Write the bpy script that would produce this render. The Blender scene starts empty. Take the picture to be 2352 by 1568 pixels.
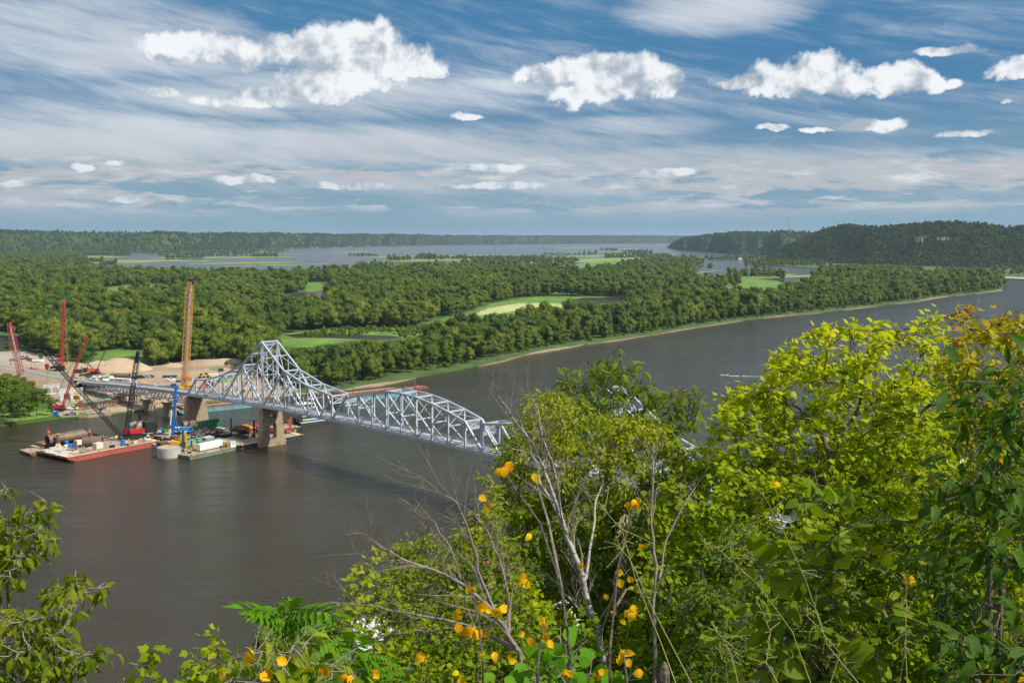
import bpy, math, random
import numpy as np
from mathutils import Vector, Matrix, noise
from mathutils.geometry import tessellate_polygon
random.seed(7); rng = np.random.default_rng(7)
PI = math.pi
S = bpy.context.scene
# ---------------------------------------------------------------- camera
H = 95.0; F = 2352.0; CXP, CYP = 1176.0, 784.0
PITCH = math.atan(239.0 / F); CP, SP = math.cos(PITCH), math.sin(PITCH)
cam = bpy.data.cameras.new('camera'); cam_o = bpy.data.objects.new('camera', cam)
S.collection.objects.link(cam_o); S.camera = cam_o
cam.sensor_width = 36; cam.lens = 36; cam.clip_start = 0.3; cam.clip_end = 90000
cam_o.location = (0, 0, H); cam_o.rotation_euler = (PI / 2 - PITCH, 0, 0)
# ---------------------------------------------------------------- light
SUN = Vector((0.64, -0.27, 0.72)).normalized()
S.view_settings.view_transform = 'Standard'; S.view_settings.look = 'None'
S.view_settings.gamma = 1; S.view_settings.use_curve_mapping = False
S.view_settings.exposure = 0.40
sl = bpy.data.lights.new('sun', 'SUN'); sl.energy = 5.0; sl.angle = math.radians(0.5); sl.color = (1.0, 0.955, 0.88)
so = bpy.data.objects.new('sun', sl); S.collection.objects.link(so)
so.rotation_euler = (-SUN).to_track_quat('-Z', 'Y').to_euler(); so.location = (0, 0, 400)
W = bpy.data.worlds.new('World'); S.world = W; W.use_nodes = True

class NT:
    """small helper to wire shader nodes"""
    def __init__(s, tree): s.t = tree; s.n = tree.nodes; s.l = tree.links
    def new(s, kind, **kw):
        nd = s.n.new(kind)
        for k, v in kw.items(): setattr(nd, k, v)
        return nd
    def put(s, sock, v):
        if isinstance(v, bpy.types.NodeSocket): s.l.new(v, sock)
        elif v is not None: sock.default_value = v
    def m(s, op, a, b=None, c=None, clamp=False):
        nd = s.new('ShaderNodeMath', operation=op); nd.use_clamp = clamp
        for i, v in enumerate((a, b, c)):
            if v is not None: s.put(nd.inputs[i], v)
        return nd.outputs[0]
    def mix(s, f, a, b, blend='MIX'):
        nd = s.new('ShaderNodeMix', data_type='RGBA', blend_type=blend)
        s.put(nd.inputs[0], f); s.put(nd.inputs[6], a); s.put(nd.inputs[7], b)
        return nd.outputs[2]
    def comb(s, x, y, z):
        nd = s.new('ShaderNodeCombineXYZ')
        for i, v in enumerate((x, y, z)): s.put(nd.inputs[i], v)
        return nd.outputs[0]
    def noise(s, vec, scale, detail=4, rough=0.55, dist=0.0, lac=2.0):
        nd = s.new('ShaderNodeTexNoise'); s.put(nd.inputs['Vector'], vec)
        nd.inputs['Scale'].default_value = scale; nd.inputs['Detail'].default_value = detail
        nd.inputs['Roughness'].default_value = rough; nd.inputs['Distortion'].default_value = dist
        nd.inputs['Lacunarity'].default_value = lac
        return nd.outputs[0]
    def smooth(s, v, a, b, lo=0.0, hi=1.0):
        nd = s.new('ShaderNodeMapRange', interpolation_type='SMOOTHSTEP')
        s.put(nd.inputs[0], v)
        for i, q in enumerate((a, b, lo, hi)): s.put(nd.inputs[i + 1], q)
        return nd.outputs[0]
    def ramp(s, f, stops):
        nd = s.new('ShaderNodeValToRGB'); s.put(nd.inputs[0], f); e = nd.color_ramp.elements
        while len(e) < len(stops): e.new(0.5)
        for q, (p, c) in zip(e, stops): q.position = p; q.color = (*c, 1) if len(c) == 3 else c
        return nd.outputs[0]

def azel(px, py):
    """direction (azimuth, elevation) in radians of a direction in the photograph"""
    dx = (px - CXP) / F; dy = -(py - CYP) / F
    v = Vector((dx, CP + dy * SP, -SP + dy * CP)).normalized()
    return math.atan2(v.x, v.y), math.asin(v.z)

def build_world():
    t = NT(W.node_tree); W.node_tree.nodes.clear()
    sky = t.new('ShaderNodeTexSky', sky_type='NISHITA'); sky.sun_disc = False
    sky.sun_elevation = math.asin(SUN.z); sky.sun_rotation = math.atan2(SUN.x, SUN.y)
    sky.altitude = 300; sky.air_density = 1.25; sky.dust_density = 0.6; sky.ozone_density = 2.5
    tc = t.new('ShaderNodeTexCoord')
    sep = t.new('ShaderNodeSeparateXYZ'); t.l.new(tc.outputs['Generated'], sep.inputs[0])
    x, y, z = sep.outputs
    az = t.m('ARCTAN2', x, y); el = t.m('ARCSINE', z)
    zc = t.m('MAXIMUM', z, 0.012)
    # plane coordinates: clouds lie on level layers above the land
    pxx = t.m('DIVIDE', x, t.m('ADD', zc, 0.02)); pyy = t.m('DIVIDE', y, t.m('ADD', zc, 0.02))
    plane = t.comb(pxx, pyy, 0.0)
    ang = t.comb(az, el, 0.0)
    # ---- thin high cloud: streaks, stretched sheets
    rx = t.m('ADD', t.m('MULTIPLY', az, 1.0), t.m('MULTIPLY', el, 2.2))
    ry = t.m('SUBTRACT', t.m('MULTIPLY', el, 1.0), t.m('MULTIPLY', az, -0.10))
    st = t.comb(t.m('MULTIPLY', rx, 4.2), t.m('MULTIPLY', ry, 17.0), 3.1)
    n1 = t.noise(st, 1.0, 9, 0.62, 0.5)
    st2 = t.comb(t.m('MULTIPLY', rx, 16.0), t.m('MULTIPLY', ry, 58.0), 9.0)
    n2 = t.noise(st2, 1.0, 6, 0.65, 0.8)
    nlow = t.noise(t.comb(t.m('MULTIPLY', az, 2.2), t.m('MULTIPLY', el, 7.0), 5.5), 1.0, 3, 0.5)
    # broad sheets: (px, py, half width, half height, strength)
    sheets = [(230, 85, 400, 110, 1.05), (150, 190, 500, 40, .30), (700, 225, 560, 60, .85), (1000, 205, 330, 30, .7), (1650, 20, 240, 62, 1.1),
              (200, 322, 650, 70, 1.05), (900, 335, 700, 60, 1.0), (1450, 290, 260, 30, .7), (1500, 372, 700, 42, .95), (2080, 390, 520, 36, .9), (1250, 60, 330, 60, .10),
              (60, 270, 260, 60, .5), (2150, 50, 240, 34, .15), (1100, 420, 1300, 40, .5)]
    cir = None
    for (px, py, a, b, s_) in sheets:
        a0, e0 = azel(px, py); aa = a / F; bb = b / F
        u = t.m('MULTIPLY', t.m('SUBTRACT', az, a0), 1 / aa); v = t.m('MULTIPLY', t.m('SUBTRACT', el, e0), 1 / bb)
        d = t.m('SUBTRACT', 1.0, t.m('ADD', t.m('MULTIPLY', u, u), t.m('MULTIPLY', v, v)))
        d = t.m('ADD', t.m('MULTIPLY', t.m('MAXIMUM', d, -2.2), .5 + .5 * s_), .5 * s_ - .5)
        cir = d if cir is None else t.m('MAXIMUM', cir, d)
    # behind and above the view the sheets go on as broken patches
    away = t.smooth(el, 0.30, 0.6); side = t.smooth(t.m('ABSOLUTE', az), 0.55, 1.0)
    wide = t.m('MULTIPLY', t.m('MAXIMUM', away, side), t.m('SUBTRACT', t.m('MULTIPLY', nlow, 3.0), 0.55))
    cir = t.m('MAXIMUM', cir, wide)
    cv = t.m('ADD', cir, t.m('MULTIPLY', t.m('SUBTRACT', n1, 0.5), 2.3))
    cv = t.m('ADD', cv, t.m('MULTIPLY', t.m('SUBTRACT', n2, 0.5), 1.5))
    cirm = t.m('MULTIPLY', t.smooth(cv, -0.30, 1.25), 0.86)
    cirm = t.m('MULTIPLY', cirm, t.smooth(el, 0.0, 0.035))
    # ---- small flat cumulus in rows towards the horizon
    cn = t.noise(t.comb(t.m('MULTIPLY', az, 22.0), t.m('MULTIPLY', el, 125.0), 1.7), 1.0, 7, 0.60, 0.3)
    cn2 = t.noise(t.comb(t.m('MULTIPLY', az, 4.0), t.m('MULTIPLY', el, 60.0), 7.7), 1.0, 2, 0.5)
    band = t.m('MULTIPLY', t.smooth(el, 0.012, 0.032), t.smooth(el, 0.085, 0.060))
    rowv = t.m('ADD', cn, t.m('MULTIPLY', t.m('SUBTRACT', cn2, 0.5), 0.9))
    rowm = t.m('MULTIPLY', t.smooth(rowv, 0.43, 0.56), band)
    rowm = t.m('MULTIPLY', rowm, t.smooth(el, 0.01, 0.05, 0.45, 1.0))
    # ---- named cumulus: puffs (px, py, half width, half height)
    puffs = [
        # the large towering one
        (840, 95, 90, 48), (770, 128, 150, 60), (880, 150, 125, 50), (700, 120, 80, 45), (960, 160, 60, 30), (790, 190, 150, 38), (735, 215, 90, 26),
        # soft one left of it
        (470, 118, 130, 42), (540, 140, 50, 26), (400, 105, 70, 26),
        # centre
        (1290, 170, 115, 30), (1370, 175, 120, 50), (1450, 180, 95, 48), (1370, 215, 110, 42), (1520, 195, 45, 36), (1225, 175, 55, 22),
        # right
        (1830, 185, 120, 46), (1880, 160, 75, 38), (1930, 195, 110, 36), (2040, 190, 110, 40), (2130, 192, 40, 34), (1700, 190, 50, 26), (1780, 210, 80, 22),
        # far right edge
        (2350, 160, 62, 27), (2330, 170, 40, 22), (2190, 195, 22, 14),
        # small flat ones
        (2000, 292, 80, 17), (2050, 284, 40, 13), (1775, 295, 34, 9), (2215, 308, 62, 12), (1880, 300, 40, 6), (1075, 271, 36, 10), (2310, 236, 14, 5),
        (285, 458, 40, 7), (35, 424, 36, 11), (560, 415, 80, 13), (290, 372, 38, 9), (1120, 385, 90, 13), (1140, 428, 130, 11), (790, 428, 130, 11), (1540, 398, 70, 12), (190, 386, 24, 9), (610, 213, 80, 16),
        (2180, 118, 70, 12), (375, 212, 40, 14), (560, 235, 120, 18)]
    def vn(sc_, det, seed_):
        nd = t.new('ShaderNodeTexNoise'); t.l.new(t.comb(az, el, seed_), nd.inputs['Vector']); nd.inputs['Scale'].default_value = sc_; nd.inputs['Detail'].default_value = det; nd.inputs['Roughness'].default_value = .62
        sp_ = t.new('ShaderNodeSeparateXYZ'); t.l.new(nd.outputs['Color'], sp_.inputs[0]); return sp_.outputs
    wa = vn(38.0, 7, .3)
    wa0, wa1 = t.m('SUBTRACT', wa[0], .5), t.m('SUBTRACT', wa[1], .5)
    def field(pl, k, de):
        azw = t.m('ADD', az, t.m('MULTIPLY', wa0, .052 * k)); elw = t.m('ADD', t.m('ADD', el, de), t.m('MULTIPLY', wa1, .034 * k)); fl = None
        for (px, py, a, b) in pl:
            a0, e0 = azel(px, py); aa = a / F * 1.08; bb = b / F * 1.08
            u = t.m('MULTIPLY_ADD', azw, 1 / aa, -a0 / aa); v = t.m('MULTIPLY_ADD', elw, 1 / bb, -e0 / bb)
            v = t.m('MAXIMUM', v, t.m('MULTIPLY', v, -1.5))
            d = t.m('SUBTRACT', 1.0, t.m('MULTIPLY_ADD', u, u, t.m('MULTIPLY', v, v)))
            fl = d if fl is None else t.m('SMOOTH_MAX', fl, d, 0.30)
        return fl
    big = [p for p in puffs if p[3] > 19]; small = [p for p in puffs if p[3] <= 19]
    fb = field(big, 1.0, 0.0); fb2 = field(big, 1.0, 0.011); fs = field(small, 0.42, 0.0)
    fld = t.m('MAXIMUM', fb, fs)
    under = t.m('MULTIPLY', t.smooth(t.m('SUBTRACT', fb2, fb), 0.05, 1.0), t.smooth(fb, 0.0, 0.5))
    nn = t.noise(ang, 26.0, 9, 0.55, 0.15)
    sx, sy = 0.005, 0.012
    ang2 = t.comb(t.m('ADD', az, sx), t.m('ADD', el, sy), 0.0)
    nn2 = t.noise(ang2, 26.0, 4, 0.50, 0.15)
    fv = t.m('ADD', fld, t.m('MULTIPLY', t.m('SUBTRACT', nn, 0.5), 1.9))
    cum = t.smooth(fv, -0.10, 0.62)
    relief = t.m('MULTIPLY', t.m('SUBTRACT', nn, nn2), 2.2)
    thick = t.smooth(fv, 0.7, 2.0)
    shade = t.m('ADD', 0.99, relief)
    shade = t.m('SUBTRACT', shade, t.m('MULTIPLY', under, 0.42))
    n3 = t.noise(ang, 11.0, 5, 0.55)
    shade = t.m('SUBTRACT', shade, t.m('MULTIPLY', t.smooth(n3, 0.45, 0.62), 0.22))
    shade = t.m('MULTIPLY', t.m('MINIMUM', t.m('MAXIMUM', shade, 0.52), 1.04), t.smooth(el, 0.02, 0.12, 0.80, 1.0))
    # sky colour: keep the sky texture, then lay the clouds over it
    hsv = t.new('ShaderNodeHueSaturation'); hsv.inputs['Hue'].default_value = 0.485; hsv.inputs['Saturation'].default_value = 1.25; hsv.inputs['Value'].default_value = 0.66
    t.l.new(sky.outputs[0], hsv.inputs['Color'])
    K = 7.0
    deep = t.mix(0.85, hsv.outputs[0], (0.024 * K, 0.165 * K, 0.38 * K, 1))
    pale = t.mix(t.smooth(el, 0.0, 0.16, 0.97, 0.10), deep, (0.245 * K, 0.395 * K, 0.50 * K, 1))
    cirs = t.m('ADD', 0.98, t.m('MULTIPLY', t.m('SUBTRACT', n1, 0.5), 0.5))
    lowc = t.smooth(el, 0.03, 0.16, 0.80, 1.0)
    cirs = t.m('MULTIPLY', cirs, lowc)
    cc = t.new('ShaderNodeVectorMath', operation='SCALE'); cc.inputs[0].default_value = (0.71 * K, 0.75 * K, 0.80 * K); t.l.new(cirs, cc.inputs['Scale'])
    c1 = t.mix(cirm, pale, cc.outputs[0])
    cr = t.new('ShaderNodeVectorMath', operation='SCALE'); cr.inputs[0].default_value = (0.70 * K, 0.73 * K, 0.77 * K); t.l.new(t.smooth(cn, 0.5, 0.8, 0.72, 1.15), cr.inputs['Scale'])
    c2 = t.mix(t.m('MULTIPLY', rowm, 0.85), c1, cr.outputs[0])
    csm = t.mix(t.smooth(shade, 0.55, 1.08), (0.40 * K, 0.47 * K, 0.55 * K, 1), (0.92 * K, 0.94 * K, 0.96 * K, 1))
    c3 = t.mix(t.m('MULTIPLY', cum, 0.97), c2, csm)
    bg = t.new('ShaderNodeBackground'); t.l.new(c3, bg.inputs[0]); bg.inputs[1].default_value = 0.11
    out = t.new('ShaderNodeOutputWorld'); t.l.new(bg.outputs[0], out.inputs[0])
build_world()
S.cycles.max_bounces = 6; S.cycles.diffuse_bounces = 2; S.cycles.glossy_bounces = 3; S.cycles.transmission_bounces = 3
S.cycles.transparent_max_bounces = 6; S.cycles.volume_bounces = 0; S.cycles.caustics_reflective = False; S.cycles.caustics_refractive = False
S.cycles.sample_clamp_indirect = 4

# ---------------------------------------------------------------- helpers
def G(x, y, z=0.0):
    """a point at height z seen at display coordinates x, y of the photograph (2352 wide)"""
    dx = (x - CXP) / F; dy = -(y - CYP) / F
    d = (dx, CP + dy * SP, -SP + dy * CP); k = (z - H) / d[2]
    return Vector((d[0] * k, d[1] * k, z))
def U(x, y, base):
    """a point at the same distance ahead as base (world y), seen at x, y"""
    dx = (x - CXP) / F; dy = -(y - CYP) / F
    d = (dx, CP + dy * SP, -SP + dy * CP); k = base[1] / d[1]
    return Vector((d[0] * k, base[1], H + d[2] * k))
def R(x, y, dist):
    dx = (x - CXP) / F; dy = -(y - CYP) / F
    v = Vector((dx, CP + dy * SP, -SP + dy * CP)).normalized()
    return Vector((0, 0, H)) + v * dist
def pj(P):
    """world points (n,3) -> display coordinates"""
    P = np.asarray(P, float); X = P[..., 0]; Y = P[..., 1]; Z = P[..., 2] - H
    d = Y * CP - Z * SP; u = Z * CP + Y * SP
    return np.stack([CXP + F * X / d, CYP - F * u / d], -1)
def Z1(x, y, z=0.0): return G(x * .21975, 746.5 + y * .21975, z)
def Z2(x, y, z=0.0): return G(287.1 + x * .21975, 746.5 + y * .21975, z)
def d1(x, y): return (x * .21975, 746.5 + y * .21975)
def d2(x, y): return (287.1 + x * .21975, 746.5 + y * .21975)
def d6(x, y): return (x * .1709, 620.1 + y * .1709)
def c1(x, y, z=1.5): return G(172.3 + x * .07812, 838.3 + y * .07812, z)
def c2(x, y, z=1.5): return G(367.5 + x * .07812, 815.4 + y * .07812, z)
def c3(x, y, z=0): return G(574.2 + x * .0879, 895.8 + y * .0879, z)
def c4(x, y, z=1.5): return G(91.9 + x * .07812, 872.8 + y * .07812, z)
def c5(x, y, z=1.5): return G(x * .07812, 792.4 + y * .07812, z)
def r3(x, y, z=0): return G((1000 + x / 1.96) * .5742, (1300 + y / 1.96) * .5742, z)
def heading(a, b): return math.atan2(b[1] - a[1], b[0] - a[0])

class MB:
    def __init__(s): s.v = []; s.f = []; s.mi = []; s.cur = 0
    def add(s, vs, fs):
        o = len(s.v); s.v += [tuple(q) for q in vs]; s.f += [tuple(i + o for i in q) for q in fs]; s.mi += [s.cur] * len(fs); return s
    def box(s, c, d, rz=0.0, taper=1.0):
        ca, sa = math.cos(rz), math.sin(rz); vs = []
        for k, sc in ((-1, 1.0), (1, taper)):
            for i, j in ((-1, -1), (1, -1), (1, 1), (-1, 1)):
                x, y = i * d[0] / 2 * sc, j * d[1] / 2 * sc
                vs.append((c[0] + x * ca - y * sa, c[1] + x * sa + y * ca, c[2] + k * d[2] / 2))
        return s.add(vs, [(3, 2, 1, 0), (4, 5, 6, 7), (0, 1, 5, 4), (1, 2, 6, 5), (2, 3, 7, 6), (3, 0, 4, 7)])
    def beam(s, a, b, w, h=None, up=(0, 0, 1)):
        a = Vector(a); b = Vector(b); h = h or w; t = (b - a).normalized(); u = Vector(up)
        if abs(t.dot(u)) > 0.98: u = Vector((1, 0, 0))
        sx = t.cross(u).normalized() * w / 2; sz = sx.cross(t).normalized() * h / 2
        vs = [a - sx - sz, a + sx - sz, a + sx + sz, a - sx + sz, b - sx - sz, b + sx - sz, b + sx + sz, b - sx + sz]
        return s.add(vs, [(0, 1, 2, 3), (7, 6, 5, 4), (1, 0, 4, 5), (2, 1, 5, 6), (3, 2, 6, 7), (0, 3, 7, 4)])
    def tube(s, pts, rr, n=8, caps=True):
        pts = [Vector(p) for p in pts]; rr = rr if isinstance(rr, (list, tuple)) else [rr] * len(pts)
        o = len(s.v); ref = None
        for i, p in enumerate(pts):
            t = (pts[min(i + 1, len(pts) - 1)] - pts[max(i - 1, 0)])
            t = t.normalized() if t.length > 1e-9 else Vector((0, 0, 1))
            if ref is None: ref = Vector((0, 0, 1)) if abs(t.z) < .9 else Vector((1, 0, 0))
            a = t.cross(ref).normalized(); b = t.cross(a).normalized(); ref = -b if False else ref
            for k in range(n):
                q = 2 * PI * k / n; s.v.append(tuple(p + (a * math.cos(q) + b * math.sin(q)) * rr[i]))
        for i in range(len(pts) - 1):
            for k in range(n):
                k2 = (k + 1) % n; s.f.append((o + i * n + k, o + i * n + k2, o + (i + 1) * n + k2, o + (i + 1) * n + k)); s.mi.append(s.cur)
        if caps:
            s.f.append(tuple(o + k for k in range(n))); s.f.append(tuple(o + (len(pts) - 1) * n + k for k in reversed(range(n)))); s.mi += [s.cur] * 2
        return s
    def prism(s, poly, z0, z1, top=None):
        """footprint polygon (list of xy) from z0 to z1; top = footprint at the top"""
        n = len(poly); top = top or poly
        vs = [(p[0], p[1], z0) for p in poly] + [(p[0], p[1], z1) for p in top]
        return s.add(vs, [tuple(range(n))[::-1], tuple(range(n, 2 * n))] + [(i, (i + 1) % n, n + (i + 1) % n, n + i) for i in range(n)])
    def ext(s, prof, a, b):
        """side profile [(t, z)] swept from a to b (horizontal width direction a->b), t along the given unit vector"""
        pass
    def hollow(s, a, b, r, th=0.12, n=20):
        a = Vector(a); b = Vector(b); t = (b - a).normalized(); u = t.cross(Vector((0, 0, 1))).normalized(); w = t.cross(u)
        o = len(s.v)
        for p, q in ((a, r), (b, r), (a, r - th), (b, r - th)):
            for k in range(n):
                g = 2 * PI * k / n; s.v.append(tuple(p + (u * math.cos(g) + w * math.sin(g)) * q))
        for k in range(n):
            j = (k + 1) % n
            for x, y in ((0, 1), (3, 2), (2, 0), (1, 3)):
                s.f.append((o + x * n + k, o + x * n + j, o + y * n + j, o + y * n + k)); s.mi.append(s.cur)
        return s
    def ball(s, c, r, nu=8, nv=5):
        r = r if isinstance(r, (tuple, list)) else (r, r, r); o = len(s.v)
        for i in range(nv + 1):
            ph = PI * i / nv
            for k in range(nu):
                q = 2 * PI * k / nu; s.v.append((c[0] + r[0] * math.sin(ph) * math.cos(q), c[1] + r[1] * math.sin(ph) * math.sin(q), c[2] + r[2] * math.cos(ph)))
        for i in range(nv):
            for k in range(nu):
                j = (k + 1) % nu; s.f.append((o + i * nu + k, o + (i + 1) * nu + k, o + (i + 1) * nu + j, o + i * nu + j)); s.mi.append(s.cur)
        return s
    def lattice(s, a, b, w0, w1, chord, lace, nseg, side=None, wide=1.0):
        """a square lattice boom from a to b: four chords and zigzag lacing; w0, w1 widths at the ends"""
        a = Vector(a); b = Vector(b); t = (b - a); L = t.length; t.normalize()
        u = Vector(side).normalized() if side else t.cross(Vector((0, 0, 1))).normalized()
        w = t.cross(u).normalized()
        def wd(q):
            e = min(q, 1 - q); full = max(w0, w1); end = w0 if q < .5 else w1
            return end + (full - end) * min(1, e / 0.10) if (w0 < full or w1 < full) else full
        wm = max(w0, w1)
        def W_(q):
            if q < 0.09: return w0 + (wm - w0) * q / .09
            if q > 0.88: return wm + (w1 - wm) * (q - .88) / .12
            return wm
        cs = ((-1, -1), (1, -1), (1, 1), (-1, 1))
        def P(q, c): return a + t * L * q + (u * c[0] * wide + w * c[1]) * W_(q) / 2
        for c in cs:
            for q0, q1 in ((0, .09), (.09, .88), (.88, 1)): s.beam(P(q0, c), P(q1, c), chord)
        for i in range(nseg):
            q0, q1 = i / nseg, (i + 1) / nseg
            for k in range(4):
                c, d = cs[k], cs[(k + 1) % 4]
                if (i + k) % 2: c, d = d, c
                s.beam(P(q0, c), P(q1, d), lace)
            if i % 3 == 0:
                for k in range(4): s.beam(P(q0, cs[k]), P(q0, cs[(k + 1) % 4]), lace)
        return s
    def mesh(s, name, mat, off=(0, 0, 0), smooth=False):
        me = bpy.data.meshes.new(name)
        v = np.array(s.v, dtype=np.float64).reshape(-1, 3) - np.array(off, dtype=np.float64)
        me.from_pydata(v.tolist(), [], s.f)
        for m_ in (mat if isinstance(mat, (list, tuple)) else [mat]): me.materials.append(m_)
        if any(s.mi): me.polygons.foreach_set('material_index', s.mi)
        if smooth: me.polygons.foreach_set('use_smooth', [True] * len(me.polygons))
        me.update(); return me
def link(name, data, parent=None, loc=None):
    o = bpy.data.objects.new(name, data); S.collection.objects.link(o)
    if parent is not None: o.parent = parent
    if loc is not None: o.location = loc
    return o
def tag(o, label=None, cat=None, group=None, kind=None):
    for k, v in (('label', label), ('category', cat), ('group', group), ('kind', kind)):
        if v: o[k] = v
    return o
def thing(name, label, cat, loc=(0, 0, 0), rz=0.0, group=None):
    o = link(name, None, None, loc); o.rotation_euler = (0, 0, rz); o.empty_display_size = .1
    return tag(o, label, cat, group)
def part(name, mb, mat, par, world=False, smooth=False, kind=None, label=None):
    """mb in the thing's own coordinates, or in world coordinates for a thing that is not turned"""
    off = (0, 0, 0)
    if world:
        p = par; off = Vector((0, 0, 0))
        while p is not None: off = off + p.location; p = p.parent
    o = link(name, mb.mesh(name, mat, off, smooth), par)
    return tag(o, label, None, None, kind)
def solo(name, mb, mat, label, cat, group=None, base=None, smooth=False):
    """a thing that is one mesh; mb in world coordinates"""
    b = base if base is not None else np.array(s_mean(mb))
    o = link(name, mb.mesh(name, mat, b, smooth), None, b)
    return tag(o, label, cat, group)
def s_mean(mb):
    v = np.array(mb.v); return (v[:, 0].mean(), v[:, 1].mean(), v[:, 2].min())
def copy_thing(o, loc, rz=None, label=None, sc=None):
    c = o.copy(); S.collection.objects.link(c); c.location = loc
    if rz is not None: c.rotation_euler = (0, 0, rz)
    if label: c['label'] = label
    if sc is not None: c.scale = sc if isinstance(sc, (tuple, list)) else (sc,) * 3
    def rec(src, dst):
        for ch in list(src.children):
            k = ch.copy(); S.collection.objects.link(k); k.parent = dst; rec(ch, k)
    rec(o, c); return c

def mat(name, col, rough=0.7, var=0.18, scale=1.0, bump=0.0, metal=0.0, rust=None, spec=0.4, col2=None, bscale=None, dirt=0.0):
    m_ = bpy.data.materials.new(name); m_.use_nodes = True; t = NT(m_.node_tree); b = m_.node_tree.nodes['Principled BSDF']
    tc = t.new('ShaderNodeTexCoord').outputs['Object']
    n = t.noise(tc, scale, 6, 0.6)
    c = tuple(col); lo = tuple(max(0, q * (1 - var)) for q in c); hi = tuple(min(1, q * (1 + var)) for q in (col2 or c))
    out = t.ramp(n, [(0.3, lo), (0.7, hi)])
    if rust is not None:
        amt, rc = rust; n2 = t.noise(tc, scale * 0.6 + .35, 8, 0.7)
        out = t.mix(t.smooth(n2, 0.62 - amt * .3, 0.70 - amt * .3), out, (*rc, 1))
    if dirt:
        n4 = t.noise(tc, scale * 4, 5, 0.7); out = t.mix(t.m('MULTIPLY', t.smooth(n4, 0.45, 0.7), dirt), out, (0.12, 0.10, 0.075, 1))
    t.l.new(out, b.inputs['Base Color']); b.inputs['Roughness'].default_value = rough; b.inputs['Metallic'].default_value = metal
    b.inputs['Specular IOR Level'].default_value = spec
    if bump:
        bn = t.new('ShaderNodeBump'); bn.inputs['Strength'].default_value = bump; bn.inputs['Distance'].default_value = .1
        t.l.new(t.noise(tc, bscale or scale * 5, 5, 0.6), bn.inputs['Height']); t.l.new(bn.outputs[0], b.inputs['Normal'])
    return m_
def inpoly(P, poly):
    P = np.asarray(P); x, y = P[..., 0], P[..., 1]; r = np.zeros(x.shape, bool); n = len(poly); j = n - 1
    for i in range(n):
        xi, yi = poly[i][:2]; xj, yj = poly[j][:2]
        c = ((yi > y) != (yj > y)) & (x < (xj - xi) * (y - yi) / ((yj - yi) or 1e-9) + xi); r ^= c; j = i
    return r
# ---------------------------------------------------------------- materials
M = {}
RUST = (0.13, 0.055, 0.025)
M['steel'] = mat('silver_bridge_paint', (0.38, 0.42, 0.47), 0.45, 0.12, 0.3, spec=.5, rust=(0.03, (.20, .15, .12)))
M['deckroad'] = mat('bridge_deck', (0.40, 0.40, 0.41), 0.8, 0.14, 0.2)
M['asphalt'] = mat('asphalt', (0.20, 0.195, 0.19), 0.9, 0.2, 0.15, bump=.1)
M['concrete'] = mat('old_concrete', (0.29, 0.225, 0.145), 0.85, 0.28, 0.16, bump=.5, bscale=1.5, rust=(0.25, (0.17, .12, .07)), dirt=.5)
M['concrete_new'] = mat('new_concrete', (0.50, 0.50, 0.48), 0.8, 0.08, 0.3, dirt=.1)
M['concrete_ring'] = mat('weathered_concrete', (0.38, 0.35, 0.29), 0.85, 0.2, 0.5, bump=.3, dirt=.3)
M['sand'] = mat('sand', (0.33, 0.245, 0.16), 0.95, 0.26, 0.035, bump=.6, bscale=.25, dirt=.45, rust=(.18, (.17, .12, .075)))
M['sandpile'] = mat('piled_sand', (0.37, 0.275, 0.18), 0.95, 0.14, 0.1, bump=.6, bscale=.5)
M['shore'] = mat('shore_mud', (0.26, 0.19, 0.12), 0.9, 0.3, 0.08, bump=.3, dirt=.4)
M['grass'] = mat('bright_marsh_green', (0.075, 0.155, 0.014), 0.9, 0.42, 0.03, bump=.6, bscale=.4, col2=(0.10, 0.175, 0.02))
M['marsh'] = mat('far_marsh', (0.11, 0.19, 0.03), 0.9, 0.3, 0.012, col2=(0.17, .24, .04))
M['duckweed'] = mat('duckweed', (0.34, 0.36, 0.14), 0.9, 0.2, 0.03, bump=.2)
M['bank'] = mat('bank_grass', (0.11, 0.21, 0.02), 0.95, 0.3, 0.2, bump=.8, bscale=1.5)
M['floor'] = mat('forest_floor', (0.050, 0.090, 0.016), 1.0, 0.4, 0.05, bump=.5)
M['slope'] = mat('leafy_slope', (0.025, 0.04, 0.010), 1.0, 0.5, 0.8, bump=1.0, bscale=3)
M['rust'] = mat('rusty_steel', (0.16, 0.085, 0.045), 0.8, 0.4, 0.4, rust=(0.3, (0.09, .055, .04)), dirt=.2)
M['pipe'] = mat('mill_scale_pipe', (0.13, 0.085, 0.06), 0.55, 0.35, 0.25, rust=(0.35, (0.20, .09, .035)), spec=.6)
M['redhull'] = mat('red_barge_paint', (0.33, 0.075, 0.055), 0.7, 0.15, 0.12, rust=(0.2, (0.22, .06, .04)), dirt=.15)
M['bargedeck'] = mat('barge_deck', (0.30, 0.235, 0.165), 0.85, 0.3, 0.12, rust=(0.3, (.20, .12, .075)), dirt=.35)
M['tandeck'] = mat('cream_deck_paint', (0.52, 0.42, 0.24), 0.8, 0.15, 0.2, dirt=.25)
M['greenhull'] = mat('green_barge_paint', (0.12, 0.19, 0.125), 0.7, 0.2, 0.2, rust=(0.35, (.16, .09, .05)))
M['blackhull'] = mat('black_barge_paint', (0.035, 0.038, 0.045), 0.6, 0.3, 0.2, dirt=.2)
M['bluehull'] = mat('pale_blue_barge_paint', (0.11, 0.28, 0.33), 0.6, 0.2, 0.15, rust=(0.26, (.16, .10, .06)))
M['black'] = mat('black_paint', (0.014, 0.015, 0.018), 0.5, 0.2, 0.5)
M['dark'] = mat('dark_rubber', (0.02, 0.02, 0.02), 0.8, 0.2, 0.5)
M['red'] = mat('red_paint', (0.42, 0.02, 0.02), 0.4, 0.1, 0.5)
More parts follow.
